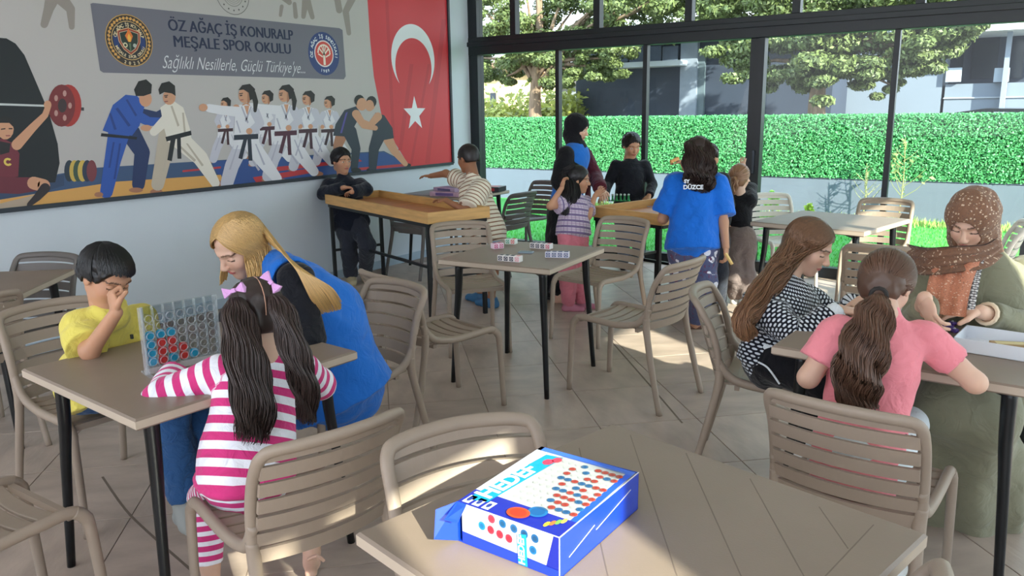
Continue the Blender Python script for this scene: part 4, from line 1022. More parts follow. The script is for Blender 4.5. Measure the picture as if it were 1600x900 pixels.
# window film
q = MB(); q.prism([T_(.30, .2, .004), T_(.94, .2, .004), T_(.94, .94, .004), T_(.30, .94, .004)], (0, 0, .0003)); wb(q, 'window_film', glass_mat('film', (.97, .98, .98), .16, .12), box)
fnrm = (D-A).cross(dn).normalized(); fnrm = fnrm if fnrm.y < 0 or fnrm.x < 0 else -fnrm
cen = (A+C_)/2
if (A+(D-A)*.5-cen).dot(fnrm) < 0: fnrm = -fnrm
def Fr(u, v, h=0): return A+(D-A)*u+dn*(1-v)+fnrm*h
q = MB(); q.prism([Fr(.05, 0), Fr(1, 0), Fr(1, 1), Fr(.05, 1)], fnrm*-.002); wb(q, 'front_side', m_bw, box)
p_ = Lay(Fr); p_.poly([(.05, 0), (1, 0), (1, .22), (.05, .30)], (30, 60, 200), .0006); p_.poly([(.88, .2), (1, .2), (1, 1), (.95, 1)], (26, 40, 150), .0006)
for k, (u, v, c_) in enumerate(((.26, .62, (30, 130, 190)), (.35, .60, (220, 50, 70)), (.44, .57, (220, 50, 70)), (.53, .55, (220, 50, 70)), (.36, .88, (220, 60, 80)), (.47, .86, (30, 100, 150)), (.58, .84, (40, 100, 150)), (.68, .80, (30, 90, 140)), (.78, .78, (30, 90, 140)), (.76, .48, (30, 110, 170)))): p_.disc(u, v, .040, .12, (196, 200, 210), .0009); p_.disc(u, v, .035, .105, c_, .0012); p_.disc(u, v, .020, .06, tuple(int(q_*.8) for q_ in c_), .0015)
p_.poly([(.62, .02), (.71, .02), (.70, .80), (.61, .74)], (20, 150, 186), .0018); p_.build('side_print', box, m_pr)
plane_text('HEDEF', Fr(.685, .04, .0024), Fr(.675, .9)-Fr(.685, .04), -(D-A), .020, m_wt, box, bold=.03)
q = MB(); fl = [A+dn, A, A+(A-D).normalized()*.030+(A-B).normalized()*.030+dn*.15, A+(A-D).normalized()*.024+(A-B).normalized()*.045+dn*.8]; q.prism(fl, (.001, .001, .001)); q.prism([A, T_(.10, 0), T_(.10, 0)+(A-B).normalized()*.028+dn*.30, A+(A-B).normalized()*.04+dn*.25], (0, 0, .0015)); wb(q, 'torn_flap', m_bb, box)
for u0, v0, u1, v1 in ((.42, .45, .88, .72), (.10, .35, .40, .60)):
    a = D+(C_-D)*u0+dn*(1-v0); b_ = D+(C_-D)*u1+dn*(1-v1); nn = (C_-D).cross(dn).normalized(); nn = nn if (D-cen).dot(nn) > 0 else -nn
    q = MB(); q.bar(a+nn*.0012, b_+nn*.0012, .0008, .0014); wb(q, 'crease', m_bw, box)
for a, b_ in ((D, C_), (D, D+dn), (A, D)): q = MB(); q.bar(a, b_, .0015, .0015); wb(q, 'worn_edge', m_bw, box)

# white open tray box on the right table
K = [Vector(onz(px, py, .792)) for px, py in ((1490, 527), (1615, 546))]; K2 = Vector(onz(1522, 504, .792)); ex = (K[1]-K[0]).normalized(); ey = Vector((-ex.y, ex.x, 0)); O = K[0]; O.z = .746; Wx, Wy = .30, min(.20, abs((K2-K[0]).dot(ey)))
tb = thing('craft_box', 'white open cardboard tray box holding craft cards on the right table', 'box', tuple(O))
m_cb = mat('white_card', (226, 230, 236), .5)
for a, b_ in ((O, O+ex*Wx), (O+ex*Wx, O+ex*Wx+ey*Wy), (O+ex*Wx+ey*Wy, O+ey*Wy), (O+ey*Wy, O)): q = MB(); q.prism([a, b_, b_+Vector((0, 0, .046)), a+Vector((0, 0, .046))], (Vector((0, 0, 1)).cross(b_-a)).normalized()*.003); wb(q, 'side_wall', m_cb, tb)
q = MB(); q.prism([O, O+ex*Wx, O+ex*Wx+ey*Wy, O+ey*Wy], (0, 0, .002)); wb(q, 'box_floor', m_cb, tb)
for k, (u, v, h, w, l, r, c_, nm) in enumerate(((.16, .10, .030, .05, .13, .35, (170, 140, 100), 'light brown card with green edge lying in the white craft box'), (.18, .08, .020, .06, .12, .2, (54, 60, 56), 'dark card under the brown card in the white craft box'), (.24, .07, .012, .05, .10, -.1, (90, 160, 120), 'green card at the bottom of the white craft box'))):
    c0 = O+ex*u+ey*v; t = thing('craft_card', nm, 'card', (c0.x, c0.y, .748+h-.01), r); q = MB(); q.box((0, 0, .004), (l, w, .008), bev=.001); q.build('card_body', mat('card_%d' % k, c_, .6), t)
    q = MB(); q.box((0, 0, .0085), (l*.8, w*.6, .001)); q.build('card_print', mat('card_print_%d' % k, (214, 200, 150), .6), t)
for k, (px, py) in enumerate(((1476, 508), (1484, 512), (1491, 517), (1488, 506), (1468, 510))):
    c0 = onz(px, py, .75); t = thing('bead', 'purple and white craft bead on the right table, %s' % ['nearest the olive sleeve', 'in the middle of the cluster', 'beside the white box', 'furthest from the pink shirt', 'nearest the pink shirt'][k], 'bead', (c0[0], c0[1], .746), group='purple craft beads')
    for j in range(5):
        a = j*1.257; q = MB(); q.tube([(math.cos(a)*.008, math.sin(a)*.008, z) for z in (0, .004, .010, .013)], [.005, .0075, .0075, .004], 8); q.build('petal', mat('bead_purple', (112, 84, 176), .3), t, smooth=True)
    q = MB(); q.tube([(0, 0, z) for z in (.004, .010, .017)], [.005, .0065, .003], 8); q.build('centre', mat('bead_white', (226, 224, 240), .3), t, smooth=True)
# picture blocks on the centre table
def block_row(px, py, n, ang, label, base, ink, end=None, s=.033):
    c0 = onz(px, py, .746); t = thing('block_row', label, 'blocks', (c0[0], c0[1], .746), math.radians(ang))
    for i in range(n):
        x = (i-(n-1)/2)*(s+.001); q = MB(); q.box((x, 0, s/2), (s, s*1.3, s), bev=.0015); q.build('block', mat('block_%d_%d_%d' % base, base, .5), t)
        for (px_, py_, pz_, sx, sy, sz) in ((x, -s*.655, s*.5, s*.7, .0006, s*.7), (x, 0, s+.0003, s*.7, s*.9, .0006)):
            col = ink if end is None or i < n-1 else end
            q = MB(); q.box((px_, py_, pz_), (sx, sy, sz)); f = q.build('face_print', mat('ink_%d_%d_%d' % col, col, .5), t)
            for a, b_ in ((-.22, -.22), (.22, .22), (-.22, .22), (.22, -.22), (0, 0)):
                pass
        q = MB(); q.tube([(x+math.cos(a)*s*.2, -s*.658, s*.5+math.sin(a)*s*.2) for a in np.linspace(0, 2*PI, 9)], .0016, 4, caps=False); q.build('ring_print', mat('block_white', (236, 232, 232), .5), t)
    return t
block_row(797, 408, 4, 8, 'row of four black dotted white blocks nearest the front edge of the centre table', (236, 230, 228), (44, 48, 64), (236, 170, 176))
block_row(871, 402, 4, 22, 'row of blue lettered pale blocks at the right of the centre table', (222, 220, 232), (86, 96, 140))
block_row(846, 388, 4, 4, 'row of dark printed blocks at the back of the centre table', (226, 220, 220), (50, 52, 74), (206, 96, 120))
block_row(777, 388, 2, 60, 'two magenta printed blocks at the left of the centre table', (236, 210, 224), (190, 60, 120))
block_row(799, 381, 2, 10, 'two green and red printed blocks near the back of the centre table', (226, 232, 226), (90, 160, 130), (214, 110, 100))
c0 = onz(822, 395, .746); t = thing('leaflet', 'small grey blue folded leaflet lying between the block rows', 'leaflet', (c0[0], c0[1], .746), .3); q = MB(); q.box((0, 0, .004), (.085, .05, .008), bev=.001); q.build('cover', mat('leaflet_grey', (140, 156, 168), .4), t); q = MB(); q.box((0, 0, .0082), (.07, .035, .0006)); q.build('cover_print', mat('leaflet_print', (90, 112, 134), .4), t)
# boxes on the wall side table
for k, (px, py, L_, W_, H_, r, c1, c2, lab) in enumerate(((694, 300, .34, .26, .045, .1, (206, 168, 186), (120, 96, 150), 'lower pink and lilac board game box on the wall side table'), (690, 292, .30, .20, .035, -.15, (176, 150, 176), (90, 80, 120), 'smaller lilac game box lying on the pink game box'), (772, 292, .24, .20, .05, .2, (44, 44, 52), (190, 50, 50), 'black and red game box at the right end of the wall side table'))):
    z0 = .746+(.046 if k == 1 else 0); c0 = onz(px, py, .79+(.04 if k == 1 else 0)); 
    c0 = A_((max(-5.30, min(-4.72, c0[0])), max(6.25, min(6.85, c0[1])), 0)) if k != 1 else prev_c
    prev_c = c0; t = thing('game_carton', lab, 'box', (c0[0], c0[1], z0), r); q = MB(); q.box((0, 0, H_/2), (L_, W_, H_), bev=.003); q.build('carton', mat('carton_%d' % k, c1, .4, var=.2, vscale=14), t)
    q = MB(); q.box((0, 0, H_+.0005), (L_*.7, W_*.6, .001)); q.build('cover_print', mat('carton_print_%d' % k, c2, .4), t); q = MB(); q.box((0, -W_/2-.0006, H_/2), (L_*.6, .001, H_*.6)); q.build('side_print', mat('carton_print_%d' % k, c2, .4), t)
# green pieces on the second tray table
m_gp = mat('green_plastic', (22, 140, 74), .35)
for k in range(6):
    c0 = onz(951+k*6.2, 311, .755); t = thing('green_peg', 'green plastic peg standing in the tray, %s from the scarfed woman' % ORD[k], 'game piece', (c0[0], c0[1], .736), group='green pegs in the tray'); q = MB(); q.tube([(0, 0, z) for z in (0, .008, .012, .04, .05)], [.018, .018, .010, .008, .010], 10); q.build('stem', m_gp, t, smooth=True); q = MB(); q.tube([(0, 0, z) for z in (.05, .056, .064, .068)], [.006, .012, .010, .003], 10); q.build('tip', mat('peg_pale', (190, 206, 200), .3), t, smooth=True)
c0 = onz(1016, 322, .74); t = thing('picture_card', 'pale printed card lying in the tray beside the blue shirted girl', 'card', (c0[0], c0[1], .736), -.3); q = MB(); q.box((0, 0, .003), (.11, .08, .006)); q.build('card_body', mat('card_blue', (170, 180, 206), .4), t); q = MB(); q.box((0, 0, .0065), (.08, .05, .001)); q.build('card_print', mat('card_rose', (190, 120, 130), .4), t)
# ================================================================ PEOPLE
def person(label, at):
    return thing('person', label, 'person', (float(at[0]), float(at[1]), 0.0))
def foot_dirs(v): return {'L': v, 'R': v}
def shoe(parent, J, s, g, fd, m, name='shoe', L=.20, off=.008, h=.005, sole=None):
    pr = foot_prims(J, s, g, fd, off, L); z0 = max(0.002, min(p['a'][2] for p in pr)-.05*g-off)
    V, F = build_sdf(pr, h, cut=lambda X, Y, Z: np.maximum(Z-(J['A'+s][2]+.018*g), z0-Z)+0*X+0*Y)
    me = mesh_np(name, V, F, True); o = link(name, me, m); world_parent(o, parent); return o
def simple_mesh(name, V, F, m, parent): o = link(name, mesh_np(name, V, F, True), m); world_parent(o, parent); return o

# ---------- girl in the pink shirt, back to the camera
J = dict(N=P(1378, 482, 2.38), SL=P(1308, 520, 2.40), SR=P(1444, 526, 2.36), EL=P(1263, 590, 2.42), WL=P(1318, 545, 2.66), ER=P(1524, 598, 2.33), WR=P(1440, 545, 2.58),
         P=A_((-.37, 2.42, .55)), HL=A_((-.45, 2.44, .53)), HR=A_((-.29, 2.44, .53)), KL=A_((-.47, 2.80, .53)), KR=A_((-.27, 2.80, .53)), AL=A_((-.47, 2.86, .09)), AR=A_((-.27, 2.70, .09)))
fr = (0.02, 1, 0.1); hd = Head(P(1385, 446, 2.43), (.22, .86, -.45), (0.1, .42, .9), .205); g = .80
t = person('seated girl in a pink short sleeved shirt with a long brown ponytail', J['P'])
_pink = t
body(t, J, hd, g, SK_L*.86, fr, {'L': ((.7, .7, -.1), (0, 0, -1), .15, 1, .5), 'R': ((-.6, .75, 0), (0, 0, -1), .15, -1, .5)}, (0, 1, 0))
m_pink = cloth('pink_jersey', (236, 140, 150))
garment('shirt', torso_prims(J, fr, .014, hem=J['P']+A_((0, -.01, -.11)))+arm_prims(J, 'L', g, .016, .32)+arm_prims(J, 'R', g, .011, .29), m_pink, t, wr=.004, seed=2)
m_shorts = cloth('pale_print_trousers', (214, 222, 226), 'print', (60, 70, 90), None, .05, .28)
garment('trousers', leg_prims(J, 'L', g, .006)+leg_prims(J, 'R', g, .006)+[cone(J['P']-A_((0, 0, .06)), J['P'], .12, .12, n=fr, flat=.8, k=.04)], m_shorts, t, seed=3)
for s in 'LR': shoe(t, J, s, g, (0, 1, 0), mat('white_shoe', (222, 222, 218), 0.6))
tie = P(1373, 462, 2.285)
V, F = hair_cap(hd, t, None, face=(.80, -.60, .10), low=-.30, side_low=-.12, h=.005, wr=.002)
tl_ = [(float((tie-hd.c)@hd.r/hd.H), float((tie-hd.c)@hd.f/hd.H), float((tie-hd.c)@hd.u/hd.H))]
rs = np.random.RandomState(5); st = [(math.sin(a)*.33*rs.uniform(.85, 1), .22*rs.uniform(-.6, 1.1)+.12*math.cos(a), .16+.34*math.cos(a)) for a in np.linspace(-2.0, 2.0, 420)]
sc = scalp_paths(hd, st, tl_*420, 9, lift=.052)
lk = locks(sc, .0034, 1, 3, .14)
hp_ = hang_paths(tie, [P(1366, 490, 2.26), P(1350, 545, 2.235), P(1338, 598, 2.25), P(1345, 640, 2.27)], 1100, (.018, .100), .050, 3, wave=.007, m=22, side=(1, 0, 0), flat=.55)
lk2 = locks(hp_, .0021, 4, 3, .25, taper=.4)
emit_hair(t, [(V, F, .75), lk, lk2], (98, 70, 54))
q = MB(); q.tube([tuple(tie+A_((math.cos(a)*.022, 0, math.sin(a)*.022))) for a in np.linspace(0, 2*PI, 13)], .006, 6); q.build('hair_tie', mat('tie_dark', (40, 36, 34), .8), t, world=True)

# ---------- girl with long hair and black and white sweater
J = dict(N=P(1222, 447, 3.22), SR=P(1200, 484, 3.13), SL=P(1258, 466, 3.36), ER=P(1246, 528, 3.02), WR=P(1312, 484, 3.02), EL=P(1310, 500, 3.35), WL=P(1345, 470, 3.15),
         P=P(1208, 547, 3.26), HR=P(1206, 566, 3.18), HL=P(1217, 560, 3.34), KR=P(1288, 600, 3.0), KL=P(1300, 588, 3.25), AR=P(1262, 700, 3.10), AL=P(1290, 690, 3.35))
fr = (.90, -.25, 0); hd = Head(P(1264, 386, 3.24), (.92, -.04, -.42), (.38, .05, .92), .222); g = .86
t = person('seated girl with very long light brown hair and a black and white patterned sweater', J['P'])
body(t, J, hd, g, SK_L*.88, fr, {'R': ((.85, .45, -.1), (0, 0, -1), .16, 1, .5), 'L': ((.2, -.9, -.2), (0, 0, -1), .16, -1, .6)}, (1, .1, 0), hh=.0032, lip=(196, 104, 104))
m_polka = cloth('dotted_knit', (20, 22, 34), 'dashes', (214, 220, 228), None, .0145, .60)
garment('sweater', torso_prims(J, fr, .024, hem=J['P']+A_((0, 0, -.012)), belly=.92)+arm_prims(J, 'R', g, .022, .90)+arm_prims(J, 'L', g, .022, .90), m_polka, t, wr=.006, wsc=24, seed=5)
garment('undershirt', [cone(J['P']+A_((0, 0, .03)), J['P']+A_((0, 0, -.035)), .150, .150, n=fr, flat=.75, k=.02, cap1=True), cone(J['N']-A_((0, 0, .03)), J['N']+A_((.012, 0, .012)), .075, .052, k=.02, cap1=True)]+
        [cone(J['ER']+(J['WR']-J['ER'])*.8, J['ER']+(J['WR']-J['ER'])*1.0, .040, .036, k=.02, cap1=True)], cloth('white_cotton', (226, 232, 236)), t, wr=.002)
garment('trousers', leg_prims(J, 'L', g, .016)+leg_prims(J, 'R', g, .016)+[cone(J['P'], J['P']+A_((0, 0, -.04)), .125, .13, n=fr, flat=.9, k=.04)], cloth('black_cotton', (14, 14, 20)), t)
for s in 'LR': shoe(t, J, s, g, (1, .1, 0), mat('white_shoe', (222, 222, 218), 0.6))
q = MB(); q.tube(smooth_path([P(1185, 566, 3.13), P(1200, 575, 3.09), P(1218, 600, 3.05)], 4), .004, 6); q.build('drawstring', MATS['white_cotton'], t, world=True)
V, F = hair_cap(hd, t, None, face=(.84, -.54, .13), low=-.45, side_low=-.36, h=.005, wr=.002, thick=.03)
rs = np.random.RandomState(9); K = 1000
st = []; tg = []
for i in range(K):
    sgn = 1 if i % 3 else -1; y0 = .36-.62*rs.uniform(0, 1); st.append((.01*sgn, y0, .52-abs(y0-.0)*.15))
    yy = rs.uniform(-.45, .10); tg.append((sgn*.33, yy, -.06) if rs.uniform() > .25 else (sgn*.12, -.45, -.25))
sc = scalp_paths(hd, st, tg, 9, lift=.042)
gA = [P(1216, 425, 3.19), P(1186, 465, 3.11), P(1162, 500, 3.07), P(1172, 530, 3.07)]
cont = []
sub = hang_paths(P(1240, 400, 3.19), gA, K, (.07, .075), .035, 6, wave=.006, m=15, side=(0, 1, 0), flat=.8)
full = np.concatenate([sc[:, :-1], sub[:, 3:]], axis=1)
lk = locks(full, .0027, 2, 3, .22, tipcol=(1.7, 1.5, 1.2), taper=.5)
emit_hair(t, [(V, F, .72), lk], (108, 80, 60))

# ---------- woman in the olive dress
J = dict(N=P(1528, 408, 3.04), SR=P(1462, 432, 3.04), SL=P(1598, 432, 3.06), ER=P(1432, 520, 2.98), WR=P(1445, 466, 2.73), EL=P(1632, 520, 2.95), WL=P(1532, 487, 2.80),
         P=P(1525, 575, 3.12), HR=P(1490, 600, 3.1), HL=P(1560, 600, 3.1), KR=P(1470, 640, 2.80), KL=P(1545, 650, 2.80), AR=A_((-.24, 3.46, .08)), AL=A_((-.03, 3.46, .08)))
fr = (0, -1, 0); hd = Head(P(1519, 346, 2.99), (-.20, -.80, -.42), (-.05, -.42, .92), .222); g = .98
t = person('seated woman in an olive green dress and brown patterned headscarf, looking down', J['P'])
body(t, J, hd, g, SK_L*1.02, fr, {'R': ((.35, -.35, -.75), (.6, .5, 0), .165, -1, .55), 'L': ((-.93, -.15, -.12), (0, 0, -1), .175, 1, .45)}, (0, -1, 0), hh=.0032, lip=(190, 100, 96), brow=(70, 46, 34))
m_olive = cloth('olive_cloth', (130, 128, 106), wscale=.7)
sk = [cone(J['P'], A_((-.13, 3.42, .26)), .19, .22, n=fr, flat=.85, k=.08), cone(J['P'], (J['KL']+J['KR'])/2, .18, .15, n=(0, 0, 1), flat=.75, k=.08), cone((J['KL']+J['KR'])/2+A_((0, .03, 0)), A_((-.13, 3.36, .015)), .16, .23, n=fr, flat=.85, k=.06, cap1=True)]
garment('dress', torso_prims(J, fr, .035, hem=J['P'], belly=1.05, flat=.72)+sk, m_olive, t, wr=.005, wsc=16, seed=4, h=.008, disp=folds(-.13, 3.46, .85, .35, .016, 11))
garment('sleeve', [cone(J['SR'], J['ER'], .078, .072, k=.03, gid=1), cone(J['ER'], J['WR']+(J['ER']-J['WR'])*.2, .068, .048, k=.03, cap1=True, gid=1)], m_olive, t, wr=.008, wsc=20, seed=7)
garment('sleeve', [cone(J['SL'], J['EL'], .080, .078, k=.03, gid=2), cone(J['EL'], J['WL']+(J['EL']-J['WL'])*.14, .072, .044, k=.03, cap1=True, gid=2)], m_olive, t, wr=.008, wsc=20, seed=8)
q = MB(); wd = unit(J['WL']-J['EL']); c0 = Vector(J['WL']-wd*.035); e1 = Vector(unit(np.cross(wd, (0, 0, 1)))); e2 = Vector(wd).cross(e1)
q.tube([c0+e1*math.cos(a)*.040+e2*math.sin(a)*.036 for a in np.linspace(0, 2*PI, 15)], .008, 6); q.build('bracelet', mat('cream_bead', (236, 214, 184), .5), t, world=True)
m_scarf = cloth('headscarf_print', (128, 92, 70), 'print', (206, 180, 154), (104, 80, 70), .013, .40, rough=.7)
H = hd.H; ax = hd.ax(); sp = [ell(hd.p(0, -.06, .13), (.42*H, .50*H, .45*H), ax, .05*H), ell(hd.p(0, -.06, -.25), (.36*H, .42*H, .36*H), ax, .10*H), cone(hd.p(0, -.10, -.35), J['N']+A_((0, 0, -.01)), .34*H, .42*H, n=fr, flat=.9, k=.05)]
opening = ell(hd.p(0, .52, -.09), (.235*H, .50*H, .345*H), ax, .03*H)
V, F = build_sdf(sp, .0042, wr=.004, wsc=38, seed=2, sub=[opening]); me = mesh_np('headscarf', V, F, True); set_vec(me, np.stack([(V-hd.c)@hd.u, (V-hd.c)@hd.r, (V-hd.c)@hd.f], 1)); o = link('headscarf', me, m_scarf); world_parent(o, t)
def strip(name, pts, w0, w1, m, parent, th=.004, side=(1, 0, 0), seed=0, n=12, fold=.010):
    """a strip of cloth with folds following a path"""
    S = [A_(q) for q in smooth_path([Vector(p) for p in pts], 6)]; L = len(S); V = []; uv = []
    for i, c in enumerate(S):
        tt = unit(S[min(i+1, L-1)]-S[max(i-1, 0)]); sd = unit(A_(side)-tt*(A_(side)@tt)); nn = np.cross(tt, sd); w = w0+(w1-w0)*i/(L-1)
        for k in range(n):
            u = -1+2*k/(n-1); V.append(c+sd*u*w/2+nn*(fold*math.sin(u*9+seed+i*.08)-fold*.6*u*u)); uv.append((i/(L-1)*.5, u*w/2, 0))
    V = np.array(V); F = np.array([[i*n+k, i*n+k+1, (i+1)*n+k+1, (i+1)*n+k] for i in range(L-1) for k in range(n-1)])
    nrm = np.cross(V[F[:, 1]]-V[F[:, 0]], V[F[:, 3]]-V[F[:, 0]]); 
    VN = np.zeros_like(V); 
    for j in range(4): np.add.at(VN, F[:, j], nrm)
    VN /= np.linalg.norm(VN, axis=1)[:, None]+1e-9
    n0 = len(V); V2 = np.concatenate([V, V-VN*th]); F2 = np.concatenate([F, F[:, ::-1]+n0])
    me = mesh_np(name, V2, F2, True); set_vec(me, np.array(uv+uv)); o = link(name, me, m); world_parent(o, parent); return o
strip('scarf_end', [P(1560, 385, 2.84), P(1535, 400, 2.80), P(1490, 404, 2.80), P(1450, 408, 2.86), P(1420, 402, 3.00)], .075, .10, m_scarf, t, side=(0, 0, 1), fold=.012)
strip('scarf_end', [P(1500, 395, 2.84), P(1487, 430, 2.81), P(1480, 462, 2.80), P(1476, 492, 2.80)], .13, .13, cloth('scarf_front_print', (196, 128, 98), 'print', (226, 190, 164), (140, 98, 82), .013, .38, rough=.7), t, side=(1, 0, 0), fold=.010, seed=2)
strip('scarf_border', [P(1530, 400, 2.83), P(1521, 440, 2.80), P(1512, 492, 2.80)], .032, .032, cloth('scarf_border_print', (96, 96, 98), 'dots', (230, 228, 224), None, .016, .8, rough=.7), t, side=(1, 0, 0), fold=.002)

# ---------- boy in the yellow shirt
J = dict(N=P(170, 482, 2.90), SR=P(126, 512, 2.86), SL=P(218, 498, 3.06), ER=P(140, 549, 2.78), WR=P(182, 488, 2.70), EL=P(226, 545, 3.08), WL=P(252, 562, 2.92),
         P=P(138, 592, 3.06), HR=P(152, 604, 3.02), HL=P(172, 596, 3.16), KR=P(266, 650, 3.04), KL=P(312, 658, 3.16), AR=P(288, 778, 3.10), AL=P(322, 765, 3.26))
fr = (.95, .25, 0); hd = Head(P(166, 434, 2.86), (.86, .10, -.46), (.42, .18, .88), .218); g = .84
t = person('seated boy in a yellow shirt leaning his cheek on his fist', J['P'])
body(t, J, hd, g, SK_M*.95, fr, {'R': ((-.35, .05, .90), (.15, .90, 0), .150, -1, 2.0), 'L': ((.8, .2, -.2), (0, 0, -1), .14, 1, .5)}, (1, 0, 0), hh=.0032, hhand=.0035)
garment('shirt', torso_prims(J, fr, .016, hem=J['P']+A_((.05, .0, -.10)), belly=1.05)+arm_prims(J, 'R', g, .026, .42)+arm_prims(J, 'L', g, .024, .42)+[cone(J['N']-A_((0, 0, .02)), J['N']+A_((.012, 0, .016)), .07, .056, k=.03, cap1=True)], cloth('yellow_jersey', (220, 204, 98)), t, wr=.005, wsc=26, seed=1)
m_jean = cloth('blue_denim', (44, 84, 132), wscale=1.5)
garment('jeans', leg_prims(J, 'R', g, .014, wide=1.3)+leg_prims(J, 'L', g, .014, wide=1.3)+[cone(J['P'], J['P']+A_((0, 0, -.02)), .12, .12, n=fr, flat=.9, k=.04)], m_jean, t, wr=.005, seed=2)
for s in 'LR': shoe(t, J, s, g*1.05, (.9, -.3, 0), mat('grey_sneaker', (150, 152, 148), 0.7), off=.012)
V, F = hair_cap(hd, t, None, face=(.88, -.48, .135), low=-.14, side_low=.0, thick=.042, h=.0045, wr=.004, wsc=90)
rs = np.random.RandomState(3); n_ = 800; cr = (.05, -.25, .48); st = [cr]*n_; tg = []
for i in range(n_):
    a = rs.uniform(0, 2*PI); y = math.cos(a); x = math.sin(a); tg.append((x*.36, y*.36-.03, (.26 if y > .35 else (.02 if y > -.35 else -.10))+rs.uniform(-.03, .05)))
lk = locks(scalp_paths(hd, st, tg, 7, lift=.068), .0042, 3, 3, .25, taper=.35)
emit_hair(t, [(V, F, 1), lk], (16, 15, 18))
q = MB(); c0 = P(206, 526, 2.875); q.box(tuple(c0), (.010, .008, .016)); q.build('shirt_print', mat('print_dark', (40, 44, 40), .8), t, world=True)

# ---------- blond woman in the blue vest
J = dict(N=P(438, 428, 3.14), SL=P(462, 440, 3.04), SR=P(415, 432, 3.36), EL=P(482, 530, 2.96), WL=P(400, 556, 2.80), ER=P(350, 520, 3.30), WR=P(330, 560, 3.05),
         P=P(520, 592, 3.36), HL=P(500, 605, 3.28), HR=P(470, 592, 3.46), KL=P(395, 650, 3.0), KR=P(370, 640, 3.15), AL=P(400, 770, 3.12), AR=P(385, 755, 3.25))
fr = (-.35, -.90, -.2); hd = Head(P(374, 385, 3.10), (-.10, -.86, -.52), (.06, -.50, .86), .240); g = .98
t = person('seated blond woman in a bright blue vest over a black sweater, bending over the table', J['P'])
body(t, J, hd, g, SK_L*.95, fr, {'L': ((-.8, -.5, 0), (0, 0, -1), .17, 1, .5), 'R': ((-.3, -.9, 0), (0, 0, -1), .17, -1, .5)}, (-.5, -.8, 0), hh=.0033, lip=(190, 86, 92), brow=(90, 62, 44))
m_blk = cloth('black_sweater', (18, 20, 28)); m_vest = cloth('royal_blue_vest', (34, 112, 206), wscale=.8)
garment('sweater', torso_prims(J, fr, .012, hem=J['P'])+arm_prims(J, 'L', g, .026, .96)+arm_prims(J, 'R', g, .022, .96)+[cone(J['N']-A_((0, 0, .03)), hd.p(0, -.12, -.36), .075, .060, k=.03, cap1=True)], m_blk, t, wr=.006, wsc=22, seed=4)
mid = (J['SL']+J['SR'])/2; up = unit(mid-J['P']); bk = -unit(A_(fr)-up*(A_(fr)@up))
vest = torso_prims(J, fr, .040, hem=J['P']+A_((.04, .02, -.09)), belly=1.12, flat=.85)
garment('vest', [p for i, p in enumerate(vest) if i != 2]+[cone(J['SL']+A_((0, 0, .01))+(mid-J['SL'])*.30, J['SR']+(mid-J['SR'])*.3, .085, .085, k=.04, uv=(J['P'], up, unit(J['SR']-J['SL']))), ell(J['P']+up*.22+bk*.05, (.20, .20, .24), None, .06)], m_vest, t, wr=.008, wsc=18, seed=6,
        sub=[cone(J['SL']-A_((0, 0, .0)), J['EL'], .082, .075, k=.01)])
garment('trousers', leg_prims(J, 'L', g, .014)+leg_prims(J, 'R', g, .014)+[cone(J['P'], J['P']+A_((0, 0, -.03)), .16, .16, n=fr, flat=.9, k=.04)], MATS['black_cotton'], t)
for s in 'LR': shoe(t, J, s, g, (-.5, -.8, 0), mat('white_shoe', (222, 222, 218), 0.6))
V, F = hair_cap(hd, t, None, face=(.86, -.50, .06), low=-.62, side_low=-.62, thick=.02, h=.005, wr=.002, extra=[ell(hd.p(0, -.20, -.32), (.30*hd.H, .20*hd.H, .34*hd.H), hd.ax(), .06*hd.H)])
rs = np.random.RandomState(19); K = 1100; st = []; tg = []; endp = []
for i in range(K):
    r_ = rs.uniform(); y0 = .34-.55*rs.uniform(0, 1); st.append((-.06, y0, .50-abs(y0)*.12))
    if r_ < .42: tg.append((.33, rs.uniform(-.05, .30), -.30)); endp.append(0)          # near side curtain
    elif r_ < .72: tg.append((.22, -.40, -.20)); endp.append(1)                           # over the back
    else: tg.append((-.33, rs.uniform(-.1, .30), -.30)); endp.append(2)                   # far side
sc = scalp_paths(hd, st, tg, 9, lift=.045); parts = [(V, F, .75)]
# in this head the right side (+x) is away from the camera, so mirror the ends by what lies nearer
near_s = 1 if np.linalg.norm(hd.p(.3, 0, 0)-CPOS) < np.linalg.norm(hd.p(-.3, 0, 0)-CPOS) else -1
def cont_paths(sc, end, n2=9, wave=.004, seed=0):
    rs = np.random.RandomState(seed); out = []
    for row in sc:
        p = row[-1]; v = unit(row[-1]-row[-2]); r2 = list(row); tgt = end(rs, p); d0 = np.linalg.norm(tgt-p)
        for k in range(1, n2+1):
            u = k/n2; q = (1-u)**2*p+2*u*(1-u)*(p+v*d0*.35)+u*u*tgt; r2.append(q+rs.normal(size=3)*wave*.35)
        out.append(r2)
    return np.array(out)
E_ = np.array(endp); side_s = {0: near_s, 2: -near_s}
for kk in (0, 2):
    idx = np.where(E_ == kk)[0]; tgk = [(side_s[kk]*.33, rs.uniform(-.30, .16) if kk == 0 else rs.uniform(.02, .26), .02) for _ in idx]
    s2 = scalp_paths(hd, [st[i] for i in idx], tgk, 9, lift=.045)
    if kk == 0: e = lambda r, p: A_(p)+A_(P(418, 446, 2.99)-P(410, 408, 2.99))*r.uniform(1.5, 2.2)+A_((r.uniform(-.02, .02), r.uniform(-.02, .02), 0))
    else: e = lambda r, p: A_(p)+A_(P(352, 446, 3.1)-P(350, 418, 3.1))*r.uniform(1.5, 2.0)
    parts.append(locks(cont_paths(s2, e, 7, seed=kk), .0028, 5+kk, 3, .22, tipcol=(1.12, 1.12, 1.05), taper=.6))
